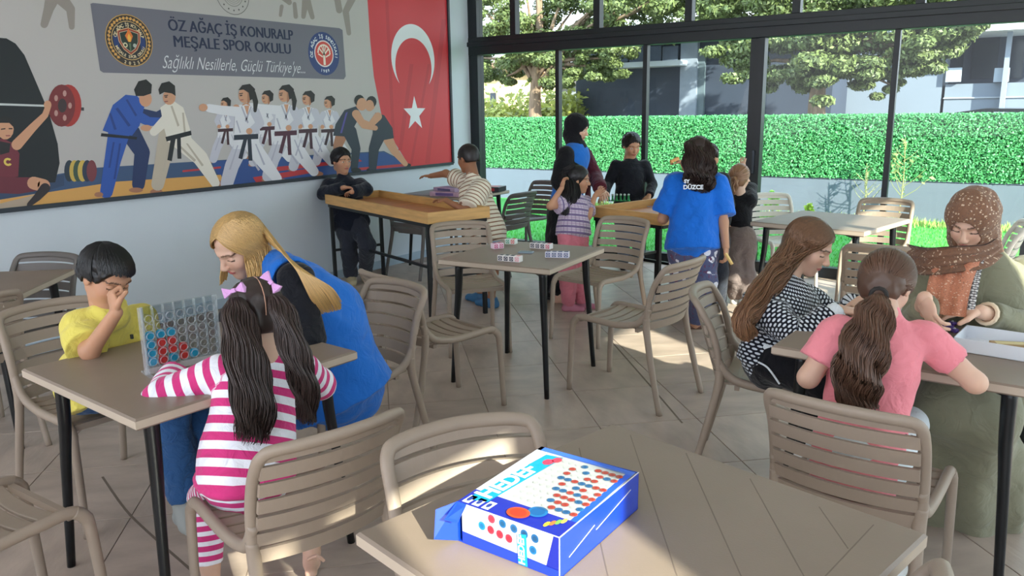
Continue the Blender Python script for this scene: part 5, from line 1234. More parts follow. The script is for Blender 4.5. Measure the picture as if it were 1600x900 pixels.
idx = np.where(E_ == 1)[0]; s2 = scalp_paths(hd, [st[i] for i in idx], [(near_s*.30*rs.uniform(-.6, 1.1), -.40, rs.uniform(-.02, .12)) for _ in idx], 9, lift=.045)
def over_back(sc, seed=1):
    rs = np.random.RandomState(seed); out = []
    for row in sc:
        w = rs.uniform(-1, 1); dz = rs.uniform(0, 1)
        g_ = [Vector(row[-1]), Vector(P(446+w*14, 398+w*14, 3.05)), Vector(P(460+w*16, 411+w*12, 2.99)), Vector(P(478+w*15, 428+w*6, 2.955)), Vector(P(502+w*18, 453-w*4+dz*8, 2.955)), Vector(P(518+w*16, 472-w*4+dz*16, 2.99))]
        sp2 = smooth_path(g_, 4); out.append(list(row[:-1])+[A_(q) for q in sp2])
    return np.array(out)
parts.append(locks(over_back(s2), .0026, 8, 3, .22, tipcol=(1.15, 1.15, 1.1), taper=.4))
emit_hair(t, parts, (196, 158, 102))

# ---------- little girl in pink and white stripes
J = dict(N=P(408, 552, 2.46), SL=P(343, 584, 2.44), SR=P(466, 574, 2.52), EL=P(252, 622, 2.44), WL=P(276, 586, 2.62), ER=P(500, 600, 2.66), WR=P(430, 560, 2.80),
         P=P(385, 722, 2.40), HL=P(362, 742, 2.40), HR=P(412, 738, 2.48), KL=P(322, 778, 2.62), KR=P(385, 770, 2.80), AL=P(328, 880, 2.60), AR=P(486, 846, 2.68))
fr = (-.93, .36, 0); hd = Head(P(400, 490, 2.45), (-.90, .36, -.22), (-.15, .1, .97), .206); g = .72
t = person('little girl in pink and white striped clothes with two long dark pigtails', J['P'])
body(t, J, hd, g, SK_L*.82, fr, {'L': ((-.6, .7, .1), (0, 0, -1), .125, 1, .5), 'R': ((-.8, .3, 0), (0, 0, -1), .125, -1, .5)}, {'L': (-.9, .3, 0), 'R': (.6, -.6, 0)})
m_str = cloth('pink_stripe', (236, 236, 244), 'stripes', (206, 54, 122), None, .050, .5)
garment('shirt', torso_prims(J, fr, .016, hem=J['P']+A_((0, 0, -.05)), belly=1.15, flat=.8)+arm_prims(J, 'L', g, .026, .98)+arm_prims(J, 'R', g, .022, .98), m_str, t, wr=.004, wsc=26, seed=3)
garment('trousers', leg_prims(J, 'L', g, .016, wide=1.0)+leg_prims(J, 'R', g, .016)+[cone(J['P']+A_((0, 0, .02)), J['P']+A_((0, 0, -.05)), .128, .125, n=fr, flat=.9, k=.04)], cloth('pink_stripe_narrow', (236, 236, 244), 'stripes', (206, 54, 122), None, .032, .55), t, seed=4)
garment('waistband', [ell(J['P']+A_((0, 0, -.035)), (.155, .155, .045), None, .03)], cloth('pink_plain', (206, 54, 122)), t)
tieL, tieR = P(368, 468, 2.335), P(428, 462, 2.36)
V, F = hair_cap(hd, t, None, face=(.86, -.50, .10), low=-.30, side_low=-.10, h=.005, wr=.002)
lc = lambda q: (float((q-hd.c)@hd.r/hd.H), float((q-hd.c)@hd.f/hd.H), float((q-hd.c)@hd.u/hd.H))
parts = [(V, F, .8)]
for tie, sg, guide, R, R1_, n_, sd_ in ((tieL, -1, [P(372, 500, 2.30), P(385, 570, 2.26), P(398, 640, 2.26), P(394, 690, 2.28)], (.020, .085), .045, 800, 1), (tieR, 1, [P(442, 490, 2.32), P(462, 555, 2.31), P(478, 610, 2.33), P(482, 662, 2.36)], (.016, .065), .022, 600, 2)):
    rs = np.random.RandomState(sd_+40); st = []; 
    for a in np.linspace(-2.1, 2.2, 260):
        side = sg*abs(rs.uniform(.02, .33)); st.append((side if abs(a) > .5 else sg*.03, .30*math.cos(a)-.05, .15+.34*abs(math.cos(a))*(1 if abs(a) < 1.6 else -1)))
    parts.append(locks(scalp_paths(hd, st, [lc(tie)]*260, 8, lift=.056), .0032, sd_, 3, .16))
    parts.append(locks(hang_paths(tie, guide, n_, R, R1_, sd_+3, wave=.005, m=22, side=(.6, .8, 0), flat=.7, ragged=.2), .0020, sd_+6, 3, .28, taper=.4))
emit_hair(t, parts, (56, 42, 38))
q = MB(); q.tube([tuple(v) for v in scalp_paths(hd, [(0, .05, .5)], [(0, -.45, -.12)], 9, lift=.058)[0]], .0016, 5); q.build('hair_parting', mat('scalp', (196, 150, 126), .6), t, world=True)
m_bow = cloth('bow_print', (214, 160, 214), 'dots', (120, 60, 130), None, .010, .6)
def bow(c, right, up, s):
    q = MB(); c = Vector(c); r = Vector(right); u = Vector(up); n = r.cross(u)
    for sg in (-1, 1):
        q.prism([c+n*.004, c+r*sg*s+u*s*.55+n*.012, c+r*sg*s*1.12+n*.004, c+r*sg*s-u*s*.50+n*.012], n*-.014)
    q.box(tuple(c+n*.006), (s*.35, s*.35, s*.40), M=Matrix((r, n, u)).transposed()); return q
RW, UW = RM[:, 0], -RM[:, 1]
for (px, py, d) in ((366, 454, 2.315), (424, 441, 2.33)):
    q = bow(P(px, py, d), unit(RW*.93+UW*.3 if px < 400 else RW*.6-UW*.7), unit(UW*.93-RW*.3 if px < 400 else UW*.6+RW*.7), .030); q.build('hair_bow', m_bow, t, world=True)
q = MB(); q.tube(smooth_path([P(482, 874, 2.62), P(495, 868, 2.60), P(506, 876, 2.62)], 3), .006, 6); q.build('sandal_strap', mat('sandal_beige', (196, 160, 140), .6), t, world=True)

# ---------- standing: helper for the far figures
def stander(label, J, hd, g, skin, fr, hands, feetd, top, bottom, hair, **kw):
    t = person(label, (J['AL']+J['AR'])/2)
    body(t, J, hd, g, skin, fr, hands, feetd, hb=.010, hh=.0055, hhand=.006, **kw.get('bk', {}))
    return t
def std_J(cx, ytop, N_, SL, SR, EL, WL, ER, WR, Pp, HL, HR, KL, KR, AL, AR, d):
    f = lambda q: P(q[0], q[1], q[2] if len(q) > 2 else d)
    return dict(N=f(N_), SL=f(SL), SR=f(SR), EL=f(EL), WL=f(WL), ER=f(ER), WR=f(WR), P=f(Pp), HL=f(HL), HR=f(HR), KL=f(KL), KR=f(KR), AL=f(AL), AR=f(AR))
def ground_ankle(px, py):      # an ankle above the floor point seen at this pixel
    q = onz(px, py, .0); q[2] = .065; return q
def short_hair(t, hd, col, seed, n_=140, thick=.045, lift=.06, buzz=False):
    V, F = hair_cap(hd, t, None, face=(.88, -.48, .14), low=-.14, side_low=-.02, thick=thick, h=.006, wr=.003 if not buzz else .001, wsc=90); parts = [(V, F, 1)]
    if not buzz:
        n_ *= 2; rs = np.random.RandomState(seed); st = [(.05, -.25, .48)]*n_; tg = []
        for i in range(n_):
            a = rs.uniform(0, 2*PI); y = math.cos(a); x = math.sin(a); tg.append((x*.36, y*.36-.03, (.27 if y > .35 else (.03 if y > -.35 else -.10))+rs.uniform(-.03, .05)))
        parts.append(locks(scalp_paths(hd, st, tg, 6, lift=lift), .006, seed, 3, .2))
    return emit_hair(t, parts, col)

# ---------- girl in the blue shirt
J = std_J(0, 0, (1090, 274), (1056, 286), (1120, 287, 5.52), (1036, 342, 5.62), (1036, 318, 5.82), (1130, 348, 5.50), (1134, 386, 5.46), (1082, 372), (1064, 385, 5.58), (1102, 385, 5.54), (1066, 436, 5.66), (1101, 440, 5.52), (1062, 480, 5.80), (1088, 497, 5.62), 5.56)
for s, q in (('L', (1058, 492)), ('R', (1086, 512))): J['A'+s] = ground_ankle(*q)
hd = Head(P(1092, 240, 5.56), (-.30, .92, -.2), (-.1, .2, .97), .215); fr = (-.40, .90, 0); g = .95
t = person('standing girl in a royal blue shirt and printed trousers with long dark wavy hair', (J['AL']+J['AR'])/2)
body(t, J, hd, g, SK_M*.9, fr, {'R': ((.1, 0, -1), (-1, 0, 0), .155, 1, .7), 'L': ((-.2, .9, .1), (0, 0, -1), .155, 1, .6)}, (-.4, .9, 0), hb=.009, hh=.0055, hhand=.005)
garment('shirt', torso_prims(J, fr, .030, hem=P(1082, 388, 5.56), belly=1.18, flat=.85)+arm_prims(J, 'R', g, .035, .42)+arm_prims(J, 'L', g, .035, .42), cloth('royal_blue_jersey', (20, 104, 206)), t, wr=.008, wsc=20, h=.009, seed=9)
garment('trousers', leg_prims(J, 'L', g, .022, wide=1.25)+leg_prims(J, 'R', g, .022, wide=1.25)+[cone(J['P'], J['P']+A_((0, 0, -.08)), .17, .16, n=fr, flat=.8, k=.04)], cloth('cloud_print_trousers', (78, 84, 118), 'blobs', (214, 214, 226), (96, 62, 92), .085, .42), t, wr=.005, h=.009)
for s in 'LR':
    q = MB(); a = J['A'+s]; q.box((a[0]-.02, a[1]+.05, .012), (.09, .21, .02), rz=.4, bev=.006); q.build('slipper', mat('slipper_brown', (110, 78, 66), .8), t, world=True)
V, F = hair_cap(hd, t, None, face=(.84, -.54, .10), low=-.5, side_low=-.5, h=.007, wr=.003, thick=.05)
hp_ = hang_paths(hd.p(0, -.10, .45), [hd.p(0, -.42, .10), P(1093, 262, 5.42), P(1094, 285, 5.42), P(1092, 300, 5.44)], 900, (.06, .16), .07, 2, wave=.012, m=16, side=(1, .5, 0), flat=.35)
emit_hair(t, [(V, F, .9), locks(hp_, .0036, 3, 3, .3)], (50, 34, 30))
def on_cloth_text(parent, txt, px, py, d, size, m, shear=0, fwd=-.0, rotz=None, nrm=None, name='lettering'):
    me = text_mesh(txt, size, shear, .0015, 0, 'CENTER'); o = link(name, me, m); 
    n = unit(-ray(px, py)) if nrm is None else unit(A_(nrm)); up = unit(A_((0, 0, 1))-n*n[2]); r = np.cross(up, n)
    o.matrix_world = Matrix.Translation(Vector(P(px, py, d))) @ Matrix((Vector(r), Vector(up), Vector(n))).transposed().to_4x4(); mw = o.matrix_world.copy()
    o.parent = parent; o.matrix_parent_inverse = (Matrix.Translation(parent.location)).inverted(); return o
m_ink = mat('white_ink', (226, 232, 240), .7)
on_cloth_text(_pink, 'AHN', 1429, 692, 2.262, .030, mat('navy_ink', (40, 50, 84), .7), nrm=(.1, -1, .05)); on_cloth_text(t, 'DÜZCE', 1083, 295.5, 5.375, .040, m_ink, nrm=(.40, -.90, -.05)); on_cloth_text(t, 'SY', 1073, 286, 5.38, .034, m_ink, nrm=(.40, -.90, -.05))
_st = thing('wooden_stick', 'short pale wooden stick held by the girl in the blue shirt', 'stick', tuple(P(1138, 403, 5.42)))

q = MB(); a = P(1134, 396, 5.42); b_ = P(1144, 413, 5.40); q.bar(tuple(a), tuple(b_), .022, .012); q2 = link('stick_body', q.mesh('stick_body'), mat('pale_wood', (226, 190, 120), .6)); q2.parent = _st; q2.matrix_parent_inverse = Matrix.Translation(_st.location).inverted()

q = MB(); q.bar(tuple(P(1048, 253, 5.92)), tuple(P(1060, 247, 5.94)), .02, .02); _o = thing('toy_piece', 'small orange piece held up in a raised hand left of the long dark hair', 'toy', tuple(P(1054, 250, 5.93))); q3 = link('piece', q.mesh('piece'), mat('orange_wood', (226, 160, 90), .6)); q3.parent = _o; q3.matrix_parent_inverse = Matrix.Translation(_o.location).inverted()

# ---------- woman in the black headscarf
J = std_J(0, 0, (899, 228), (912, 243, 6.98), (884, 243, 6.72), (930, 276, 6.92), (939, 297, 6.66), (872, 284, 6.70), (896, 306, 6.62), (884, 330), (890, 340), (876, 340), (886, 400), (872, 400), (884, 462), (874, 462), 6.84)
for s, q in (('L', (893, 468)), ('R', (873, 473))): J['A'+s] = ground_ankle(*q)
hd = Head(P(903, 201, 6.84), (.92, .10, -.28), (.28, .05, .95), .225); fr = (.90, .35, 0); g = .98
t = person('standing woman in a black headscarf and blue vest smiling down at the tray table', (J['AL']+J['AR'])/2)
body(t, J, hd, g, SK_L*.98, fr, {'L': ((.5, -.6, -.3), (0, 0, -1), .165, 1, .4), 'R': ((.7, 0, -.3), (0, 0, -1), .165, -1, .5)}, (.9, .3, 0), hb=.010, hh=.0055, hhand=.005, lash=False); open_eyes(hd, t)
m_black = cloth('black_drape', (16, 16, 22))
c_floor = (J['AL']+J['AR'])/2; c_floor[2] = .03
garment('coat', torso_prims(J, fr, .02, hem=J['P'], flat=.75)+[cone(J['P'], c_floor, .16, .19, k=.05, cap1=True)]+arm_prims(J, 'R', g, .030, .95), m_black, t, wr=.005, wsc=18, h=.009, disp=folds(float(c_floor[0]), float(c_floor[1]), .8, .3, .012, 9))
garment('sleeve', arm_prims(J, 'L', g, .026, .95), cloth('maroon_knit', (86, 30, 44)), t, wr=.005, h=.008)
mid = (J['SL']+J['SR'])/2
garment('vest', [cone(mid-A_((0, 0, .02)), J['P']+A_((0, 0, .08)), .150, .158, n=fr, flat=.85, k=.04, cap1=True), cone(J['SR']+(mid-J['SR'])*.35, J['SL']+(mid-J['SL'])*.35, .075, .075, k=.04)], m_vest, t, wr=.004, wsc=20, h=.008)
garment('scarf_end', [cone(J['N']+A_((.05, -.02, -.03)), J['N']+A_((.12, .0, -.30)), .05, .045, n=fr, flat=.6, k=.03), cone(J['N']+A_((.12, .0, -.28)), J['N']+A_((.13, .0, -.55)), .05, .055, n=fr, flat=.45, k=.03)], cloth('maroon_knit', (86, 30, 44)), t, wr=.004, h=.007)
H = hd.H; ax = hd.ax(); sp = [ell(hd.p(0, -.10, .12), (.41*H, .50*H, .44*H), ax, .05*H), ell(hd.p(0, -.10, -.28), (.34*H, .40*H, .36*H), ax, .10*H), cone(hd.p(0, -.10, -.35), J['N']+A_((.02, 0, -.04)), .34*H, .46*H, n=fr, flat=.9, k=.05)]
V, F = build_sdf(sp, .006, wr=.003, wsc=38, sub=[ell(hd.p(0, .50, -.10), (.225*H, .42*H, .33*H), ax, .03*H)]); simple_mesh('headscarf', V, F, m_black, t)

# ---------- small girl in the purple plaid shirt
J = std_J(0, 0, (899, 306), (915, 317, 6.24), (883, 318, 6.08), (919, 338, 6.12), (930, 305, 6.20), (860, 322, 6.02), (878, 293, 6.02), (896, 358), (904, 365, 6.22), (888, 366, 6.12), (906, 420, 6.2), (887, 422, 6.12), (906, 476), (886, 478), 6.16)
for s, q in (('L', (909, 482)), ('R', (888, 486))): J['A'+s] = ground_ankle(*q)
hd = Head(P(904, 281, 6.16), (.88, .42, -.12), (.1, 0, .99), .205); fr = (.86, .45, 0); g = .72
t = person('small girl in a purple striped shirt and pink trousers with black hair', (J['AL']+J['AR'])/2)
body(t, J, hd, g, SK_M, fr, {'L': ((.5, .5, .5), (0, -1, 0), .12, 1, .6), 'R': ((.2, .1, .9), (1, 0, 0), .12, -1, .7)}, (.9, .4, 0), hb=.009, hh=.0055, hhand=.0055, lash=False); open_eyes(hd, t)
garment('shirt', torso_prims(J, fr, .020, hem=P(896, 366, 6.16), belly=1.12, flat=.85)+arm_prims(J, 'R', g, .024, .30)+arm_prims(J, 'L', g, .024, .34), cloth('purple_plaid', (196, 176, 200), 'plaid', (126, 108, 150), (226, 216, 226), .045), t, wr=.004, h=.008)
garment('trousers', leg_prims(J, 'L', g, .022, wide=1.2)+leg_prims(J, 'R', g, .022, wide=1.2)+[cone(J['P'], J['P']+A_((0, 0, -.06)), .135, .13, n=fr, flat=.85, k=.04)], cloth('rose_trousers', (214, 124, 140)), t, wr=.005, h=.008)
for s in 'LR': shoe(t, J, s, g, (.9, .4, 0), mat('rose_shoe', (190, 120, 140), .7), h=.007)
V, F = hair_cap(hd, t, None, face=(.84, -.54, .12), low=-.5, side_low=-.45, h=.007, wr=.003, thick=.04)
hp_ = hang_paths(hd.p(0, -.10, .45), [hd.p(0, -.42, .10), P(893, 300, 6.08), P(888, 318, 6.06), P(884, 338, 6.06)], 420, (.06, .10), .04, 2, wave=.003, m=14, side=(.5, .8, 0), flat=.6)
emit_hair(t, [(V, F, .9), locks(hp_, .004, 3, 3, .25)], (24, 20, 24))

# ---------- boy in the black sweater behind the tray table
J = std_J(0, 0, (984, 247), (1007, 259), (963, 259), (1019, 288, 7.45), (1014, 306, 7.3), (950, 288, 7.5), (944, 304, 7.3), (985, 322), (997, 338), (973, 338), (997, 372), (974, 372), (996, 402), (974, 402), 7.50)
for s, q in (('L', (998, 416)), ('R', (974, 418))): J['A'+s] = ground_ankle(*q)
hd = Head(P(987, 228, 7.46), (.72, -.60, -.30), (.2, -.2, .95), .225); fr = (.42, -.90, 0); g = .86
t = person('boy in a black sweater standing behind the far side of the tray table', (J['AL']+J['AR'])/2)
body(t, J, hd, g, SK_M, fr, {'L': ((0, -.8, -.5), (0, 0, -1), .14, -1, .5), 'R': ((0, -.8, -.5), (0, 0, -1), .14, 1, .5)}, (.4, -.9, 0), hb=.010, hh=.0055, hhand=.006, lash=False); open_eyes(hd, t)
garment('sweater', torso_prims(J, fr, .020, hem=P(985, 336, 7.5), belly=1.1, flat=.8)+arm_prims(J, 'R', g, .014, .98)+arm_prims(J, 'L', g, .014, .98), cloth('black_polo', (22, 24, 34)), t, wr=.006, wsc=20, h=.010)
garment('trousers', leg_prims(J, 'L', g, .020)+leg_prims(J, 'R', g, .020)+[cone(J['P'], J['P']+A_((0, 0, -.08)), .14, .13, n=fr, flat=.8, k=.04)], cloth('grey_trousers', (104, 112, 134)), t, h=.010)
for s in 'LR': shoe(t, J, s, g, (.4, -.9, 0), mat('dark_shoe', (40, 42, 48), .7), h=.008)
short_hair(t, hd, (34, 26, 26), 4)

# ---------- boy in the striped shirt, pointing
J = std_J(0, 0, (739, 277), (752, 294, 6.34), (724, 284, 6.58), (729, 331, 6.20), (697, 313, 6.26), (697, 271, 6.72), (673, 275, 6.82), (758, 362), (768, 372, 6.42), (748, 372, 6.55), (770, 425, 6.42), (752, 420, 6.55), (770, 474), (752, 466), 6.44)
for s, q in (('L', (768, 480)), ('R', (752, 472))): J['A'+s] = ground_ankle(*q)
hd = Head(P(731, 248, 6.46), (-.86, .10, -.12), (-.1, .0, .99), .225); fr = (-.88, -.05, -.1); g = .84
t = person('boy in a cream and brown striped shirt and denim shorts pointing to the left', (J['AL']+J['AR'])/2)
body(t, J, hd, g, SK_D, fr, {'R': ((-.98, -.1, 0), (0, 0, -1), .135, -1, .35), 'L': ((-.9, -.2, .1), (0, 0, -1), .135, 1, .5)}, (-.9, .1, 0), hb=.008, hh=.0055, hhand=.0055)
garment('shirt', torso_prims(J, fr, .024, hem=P(757, 372, 6.44), belly=1.12, flat=.85)+arm_prims(J, 'R', g, .026, .26)+arm_prims(J, 'L', g, .036, .44), cloth('cream_stripe', (232, 222, 204), 'stripes', (150, 112, 90), None, .034, .30), t, wr=.006, wsc=20, h=.008, seed=3)
garment('shorts', leg_prims(J, 'L', g, .034, .40)+leg_prims(J, 'R', g, .034, .40)+[cone(J['P'], J['P']+A_((0, 0, -.06)), .15, .14, n=fr, flat=.9, k=.04)], cloth('pale_denim', (134, 154, 178)), t, wr=.004, h=.008)
for s in 'LR': shoe(t, J, s, g*1.1, (-.9, .1, 0), mat('blue_clog', (58, 110, 152), .6), 'clog', h=.006, off=.012)
short_hair(t, hd, (30, 22, 22), 4, buzz=True, thick=.02)

# ---------- boy in the navy sweater leaning on the tray table by the wall
J = std_J(0, 0, (537, 275), (562, 289, 7.32), (515, 289, 7.36), (572, 296, 7.22), (549, 300, 7.05), (505, 302, 7.26), (538, 293, 7.08), (548, 345), (558, 350, 7.34), (540, 350, 7.36), (574, 384, 7.26), (545, 388, 7.34), (568, 425), (548, 430), 7.36)
for s, q in (('L', (572, 437)), ('R', (549, 442))): J['A'+s] = ground_ankle(*q)
hd = Head(P(534, 252, 7.32), (.88, -.20, -.05), (0, 0, 1), .228); fr = (.82, -.50, 0); g = .84
t = person('boy in a navy sweater leaning his arms on the tray table below the mural', (J['AL']+J['AR'])/2)
body(t, J, hd, g, SK_M, fr, {'L': ((-.6, .2, -.1), (0, 0, -1), .135, -1, .5), 'R': ((.7, .3, 0), (0, 0, -1), .135, 1, .5)}, (.8, -.5, 0), hb=.010, hh=.0055, hhand=.0055, lash=False); open_eyes(hd, t)
garment('sweater', torso_prims(J, fr, .020, hem=P(549, 348, 7.34), belly=1.1, flat=.8)+arm_prims(J, 'R', g, .026, .96)+arm_prims(J, 'L', g, .026, .96), cloth('navy_sweater', (18, 24, 38)), t, wr=.006, wsc=20, h=.009)
garment('trousers', leg_prims(J, 'L', g, .026, wide=1.15)+leg_prims(J, 'R', g, .026, wide=1.15)+[cone(J['P'], J['P']+A_((0, 0, -.08)), .135, .13, n=fr, flat=.85, k=.04)], cloth('charcoal_trousers', (46, 50, 60)), t, wr=.006, h=.009)
for s in 'LR': shoe(t, J, s, g*1.1, (.7, -.6, 0), mat('tan_sneaker', (176, 162, 130), .7), 'shoe', h=.007, off=.012)
short_hair(t, hd, (20, 18, 20), 6)

# ---------- child with the light brown ponytail
J = std_J(0, 0, (1156, 302), (1140, 314, 6.35), (1171, 314, 6.30), (1139, 343, 6.34), (1150, 335, 6.52), (1170, 292, 6.50), (1160, 264, 6.50), (1155, 372), (1146, 385), (1164, 385), (1148, 430), (1166, 432), (1150, 470), (1168, 472), 6.32)
for s, q in (('L', (1148, 474)), ('R', (1167, 478))): J['A'+s] = ground_ankle(*q)
hd = Head(P(1156, 279, 6.32), (.10, .98, -.1), (0, .1, .99), .205); fr = (-.25, .95, 0); g = .74
t = person('child in a black shirt and beige trousers with a light brown ponytail', (J['AL']+J['AR'])/2)
body(t, J, hd, g, SK_L*.9, fr, {'R': ((0, 0, 1), (0, 1, 0), .12, 1, .4), 'L': ((-.2, .9, .1), (0, 0, -1), .12, -1, .5)}, (-.2, .9, 0), hb=.010, hh=.0055, hhand=.006)
garment('shirt', torso_prims(J, fr, .022, hem=P(1155, 386, 6.32), belly=1.12, flat=.85)+arm_prims(J, 'R', g, .026, .45)+arm_prims(J, 'L', g, .030, .50), cloth('black_cotton', (14, 14, 20)), t, wr=.005, wsc=20, h=.010)
garment('trousers', leg_prims(J, 'L', g, .024, wide=1.25)+leg_prims(J, 'R', g, .024, wide=1.25)+[cone(J['P'], J['P']+A_((0, 0, -.06)), .13, .13, n=fr, flat=.85, k=.04)], cloth('taupe_trousers', (122, 108, 104)), t, wr=.005, h=.010)
for s in 'LR': shoe(t, J, s, g, (-.2, .9, 0), mat('white_shoe', (222, 222, 218), 0.6), h=.008)
V, F = hair_cap(hd, t, None, face=(.84, -.54, .10), low=-.3, side_low=-.12, h=.007, wr=.002)
tie = hd.p(0, -.50, .02); rs = np.random.RandomState(5); st = [(math.sin(a)*.33, .12*math.cos(a), .16+.34*math.cos(a)) for a in np.linspace(-2.0, 2.0, 60)]
emit_hair(t, [(V, F, .85), locks(scalp_paths(hd, st, [(0, -.5, .02)]*60, 7, lift=.05), .009, 1, 4, .2), locks(hang_paths(tie, [hd.p(.05, -.62, -.25), hd.p(.02, -.55, -.62)], 40, (.02, .045), .012, 3, wave=.006, m=10), .008, 2, 4, .3)], (146, 108, 80))

# ---------- child almost hidden behind the girl in the blue shirt
J = std_J(0, 0, (1108, 268), (1085, 282, 6.15), (1128, 282, 6.1), (1080, 280, 6.0), (1066, 254, 6.0), (1136, 320, 6.1), (1130, 352, 6.2), (1112, 365), (1102, 378), (1122, 378), (1105, 425), (1124, 425), (1106, 470), (1124, 470), 6.14)
for s, q in (('L', (1104, 482)), ('R', (1124, 484))): J['A'+s] = ground_ankle(*q)
hd = Head(P(1108, 246, 6.14), (.3, .95, 0), (0, 0, 1), .20); fr = (-.1, .99, 0); g = .80
t = person('child in dark clothes almost hidden behind the girl in the blue shirt, one hand raised', (J['AL']+J['AR'])/2)
body(t, J, hd, g, SK_M, fr, {'L': ((-.9, -.3, .3), (0, 0, -1), .13, 1, 1.0), 'R': ((0, .8, .1), (0, 0, -1), .12, -1, .5)}, (0, 1, 0), hb=.011, hh=.008, hhand=.006)
garment('shirt', torso_prims(J, fr, .022, hem=P(1112, 382, 6.14), belly=1.1, flat=.85)+arm_prims(J, 'R', g, .026, .98)+arm_prims(J, 'L', g, .026, .55), cloth('black_cotton', (14, 14, 20)), t, h=.011)
garment('trousers', leg_prims(J, 'L', g, .022)+leg_prims(J, 'R', g, .024)+[cone(J['P'], J['P']+A_((0, 0, -.06)), .13, .13, n=fr, flat=.85, k=.04)], cloth('charcoal_trousers', (46, 50, 60)), t, h=.011)
for s in 'LR': shoe(t, J, s, g, (0, 1, 0), mat('dark_shoe', (40, 42, 48), .7), h=.009)
short_hair(t, hd, (40, 30, 28), 8, n_=60)
# ================================================================ MURAL POSTER (flat print on the long wall)
PXW = WX+0.012
poster = thing('mural_poster', 'huge sports mural with karate, judo and weightlifting figures and a red flag', 'poster', (PXW, 4.2, .985))
m_print = vcol_mat('poster_print', rough=.45, spec=.4)
y_r, z_b, z_t = 7.18, .985, 2.86
q = MB(); q.box((PXW-.004, (0.9+y_r)/2, (z_b+z_t)/2), (.008, y_r-.9, z_t-z_b)); q.build('backing', mat('poster_board', (60, 64, 70), .6), poster, world=True)
for a, b_ in (((.9, z_b), (y_r, z_b)), ((.9, z_t), (y_r, z_t)), ((y_r, z_b), (y_r, z_t))):
    q = MB(); q.bar((PXW+.004, a[0], a[1]), (PXW+.004, b_[0], b_[1]), .03, .03); q.build('frame', mat('poster_frame', (36, 44, 54), .5), poster, world=True)
class Print:
    def __init__(s): s.V = []; s.F = []; s.C = []
    def wall(s, pts, col, lay):
        pts = [p for i, p in enumerate(pts) if i == 0 or (abs(p[0]-pts[i-1][0])+abs(p[1]-pts[i-1][1])) > 1e-5]
        b = len(s.V); x = PXW+.0006+lay*.00025
        ar = sum(pts[i-1][0]*pts[i][1]-pts[i][0]*pts[i-1][1] for i in range(len(pts)))
        if ar < 0: pts = pts[::-1]
        for p in pts: s.V.append((x, max(.91, min(y_r-.012, p[0])), min(z_t-.01, max(z_b+.012, p[1])))); s.C.append(C3(*col)[:3])
        s.F.append(tuple(range(b, b+len(pts))))
    def px(s, pts, col, lay): s.wall([(onx(a, b_, PXW)[1], onx(a, b_, PXW)[2]) for a, b_ in pts], col, lay)
    def limb(s, pts, col, lay):
        """pts: (px, py, width px) chain"""
        for (x0, y0, w0), (x1, y1, w1) in zip(pts[:-1], pts[1:]):
            L = math.hypot(x1-x0, y1-y0)+1e-6; nx, ny = -(y1-y0)/L, (x1-x0)/L
            s.px([(x0+nx*w0/2, y0+ny*w0/2), (x1+nx*w1/2, y1+ny*w1/2), (x1-nx*w1/2, y1-ny*w1/2), (x0-nx*w0/2, y0-ny*w0/2)], col, lay)
            lay += .12
        for (x, y, w) in pts: s.disc(x, y, w/2, w/2, col, lay+.05)
    def disc(s, x, y, rx, ry, col, lay, n=14): s.px([(x+rx*math.cos(2*PI*k/n), y+ry*math.sin(2*PI*k/n)) for k in range(n)], col, lay)
    def ring(s, cy, cz, r0, r1, col, lay, a0=0, a1=2*PI, n=28):
        for k in range(n):
            t0, t1 = a0+(a1-a0)*k/n, a0+(a1-a0)*(k+1)/n
            s.wall([(cy+r0*math.cos(t0), cz+r0*math.sin(t0)), (cy+r1*math.cos(t0), cz+r1*math.sin(t0)), (cy+r1*math.cos(t1), cz+r1*math.sin(t1)), (cy+r0*math.cos(t1), cz+r0*math.sin(t1))], col, lay)
    def build(s, name):
        me = bpy.data.meshes.new(name); me.from_pydata(s.V, [], s.F); me.update()
        set_col(me, np.array(s.C)); o = link(name, me, m_print); world_parent(o, poster); return o
def yb(x): return 330-.1062*x
p_ = Print(); p_.wall([(.92, z_b+.012), (y_r-.012, z_b+.012), (y_r-.012, z_t-.01), (.92, z_t-.01)], (186, 180, 178), 0); p_.build('print_ground')
p_ = Print()
p_.px([(60, 300), (90, 272), (150, 262), (345, 250), (600, 236), (646, 262), (645, yb(645)), (350, yb(350)), (60, yb(60))], (58, 82, 118), 1)
p_.px([(330, 252), (600, 238), (644, 262), (350, 292)], (48, 78, 140), 2)
p_.px([(0, 312), (180, 284), (345, 273), (352, yb(352)), (0, yb(0))], (214, 160, 88), 3)
p_.px([(0, 318), (60, 303), (45, yb(45)), (0, yb(0))], (176, 156, 136), 4)
for a in ([(395, 277), (490, 262), (500, 268), (400, 286)], [(420, 262), (560, 248), (566, 252), (430, 268)], [(560, 262), (630, 256), (632, 260), (565, 266)], [(285, 266), (345, 260), (345, 263), (285, 269)]): p_.px(a, (186, 56, 62), 4)
p_.px([(-40, 56), (10, 60), (24, 68), (38, 86), (62, 142), (76, 175), (90, 225), (93, 255), (86, 285), (-40, 290)], (22, 26, 32), 5)
p_.px([(-60, 290), (60, 282), (100, 272), (100, 290), (60, 302), (-60, 322)], (52, 70, 100), 4.5)
p_.build('print_mats')
SK = (204, 150, 118); SKd = (170, 116, 88)
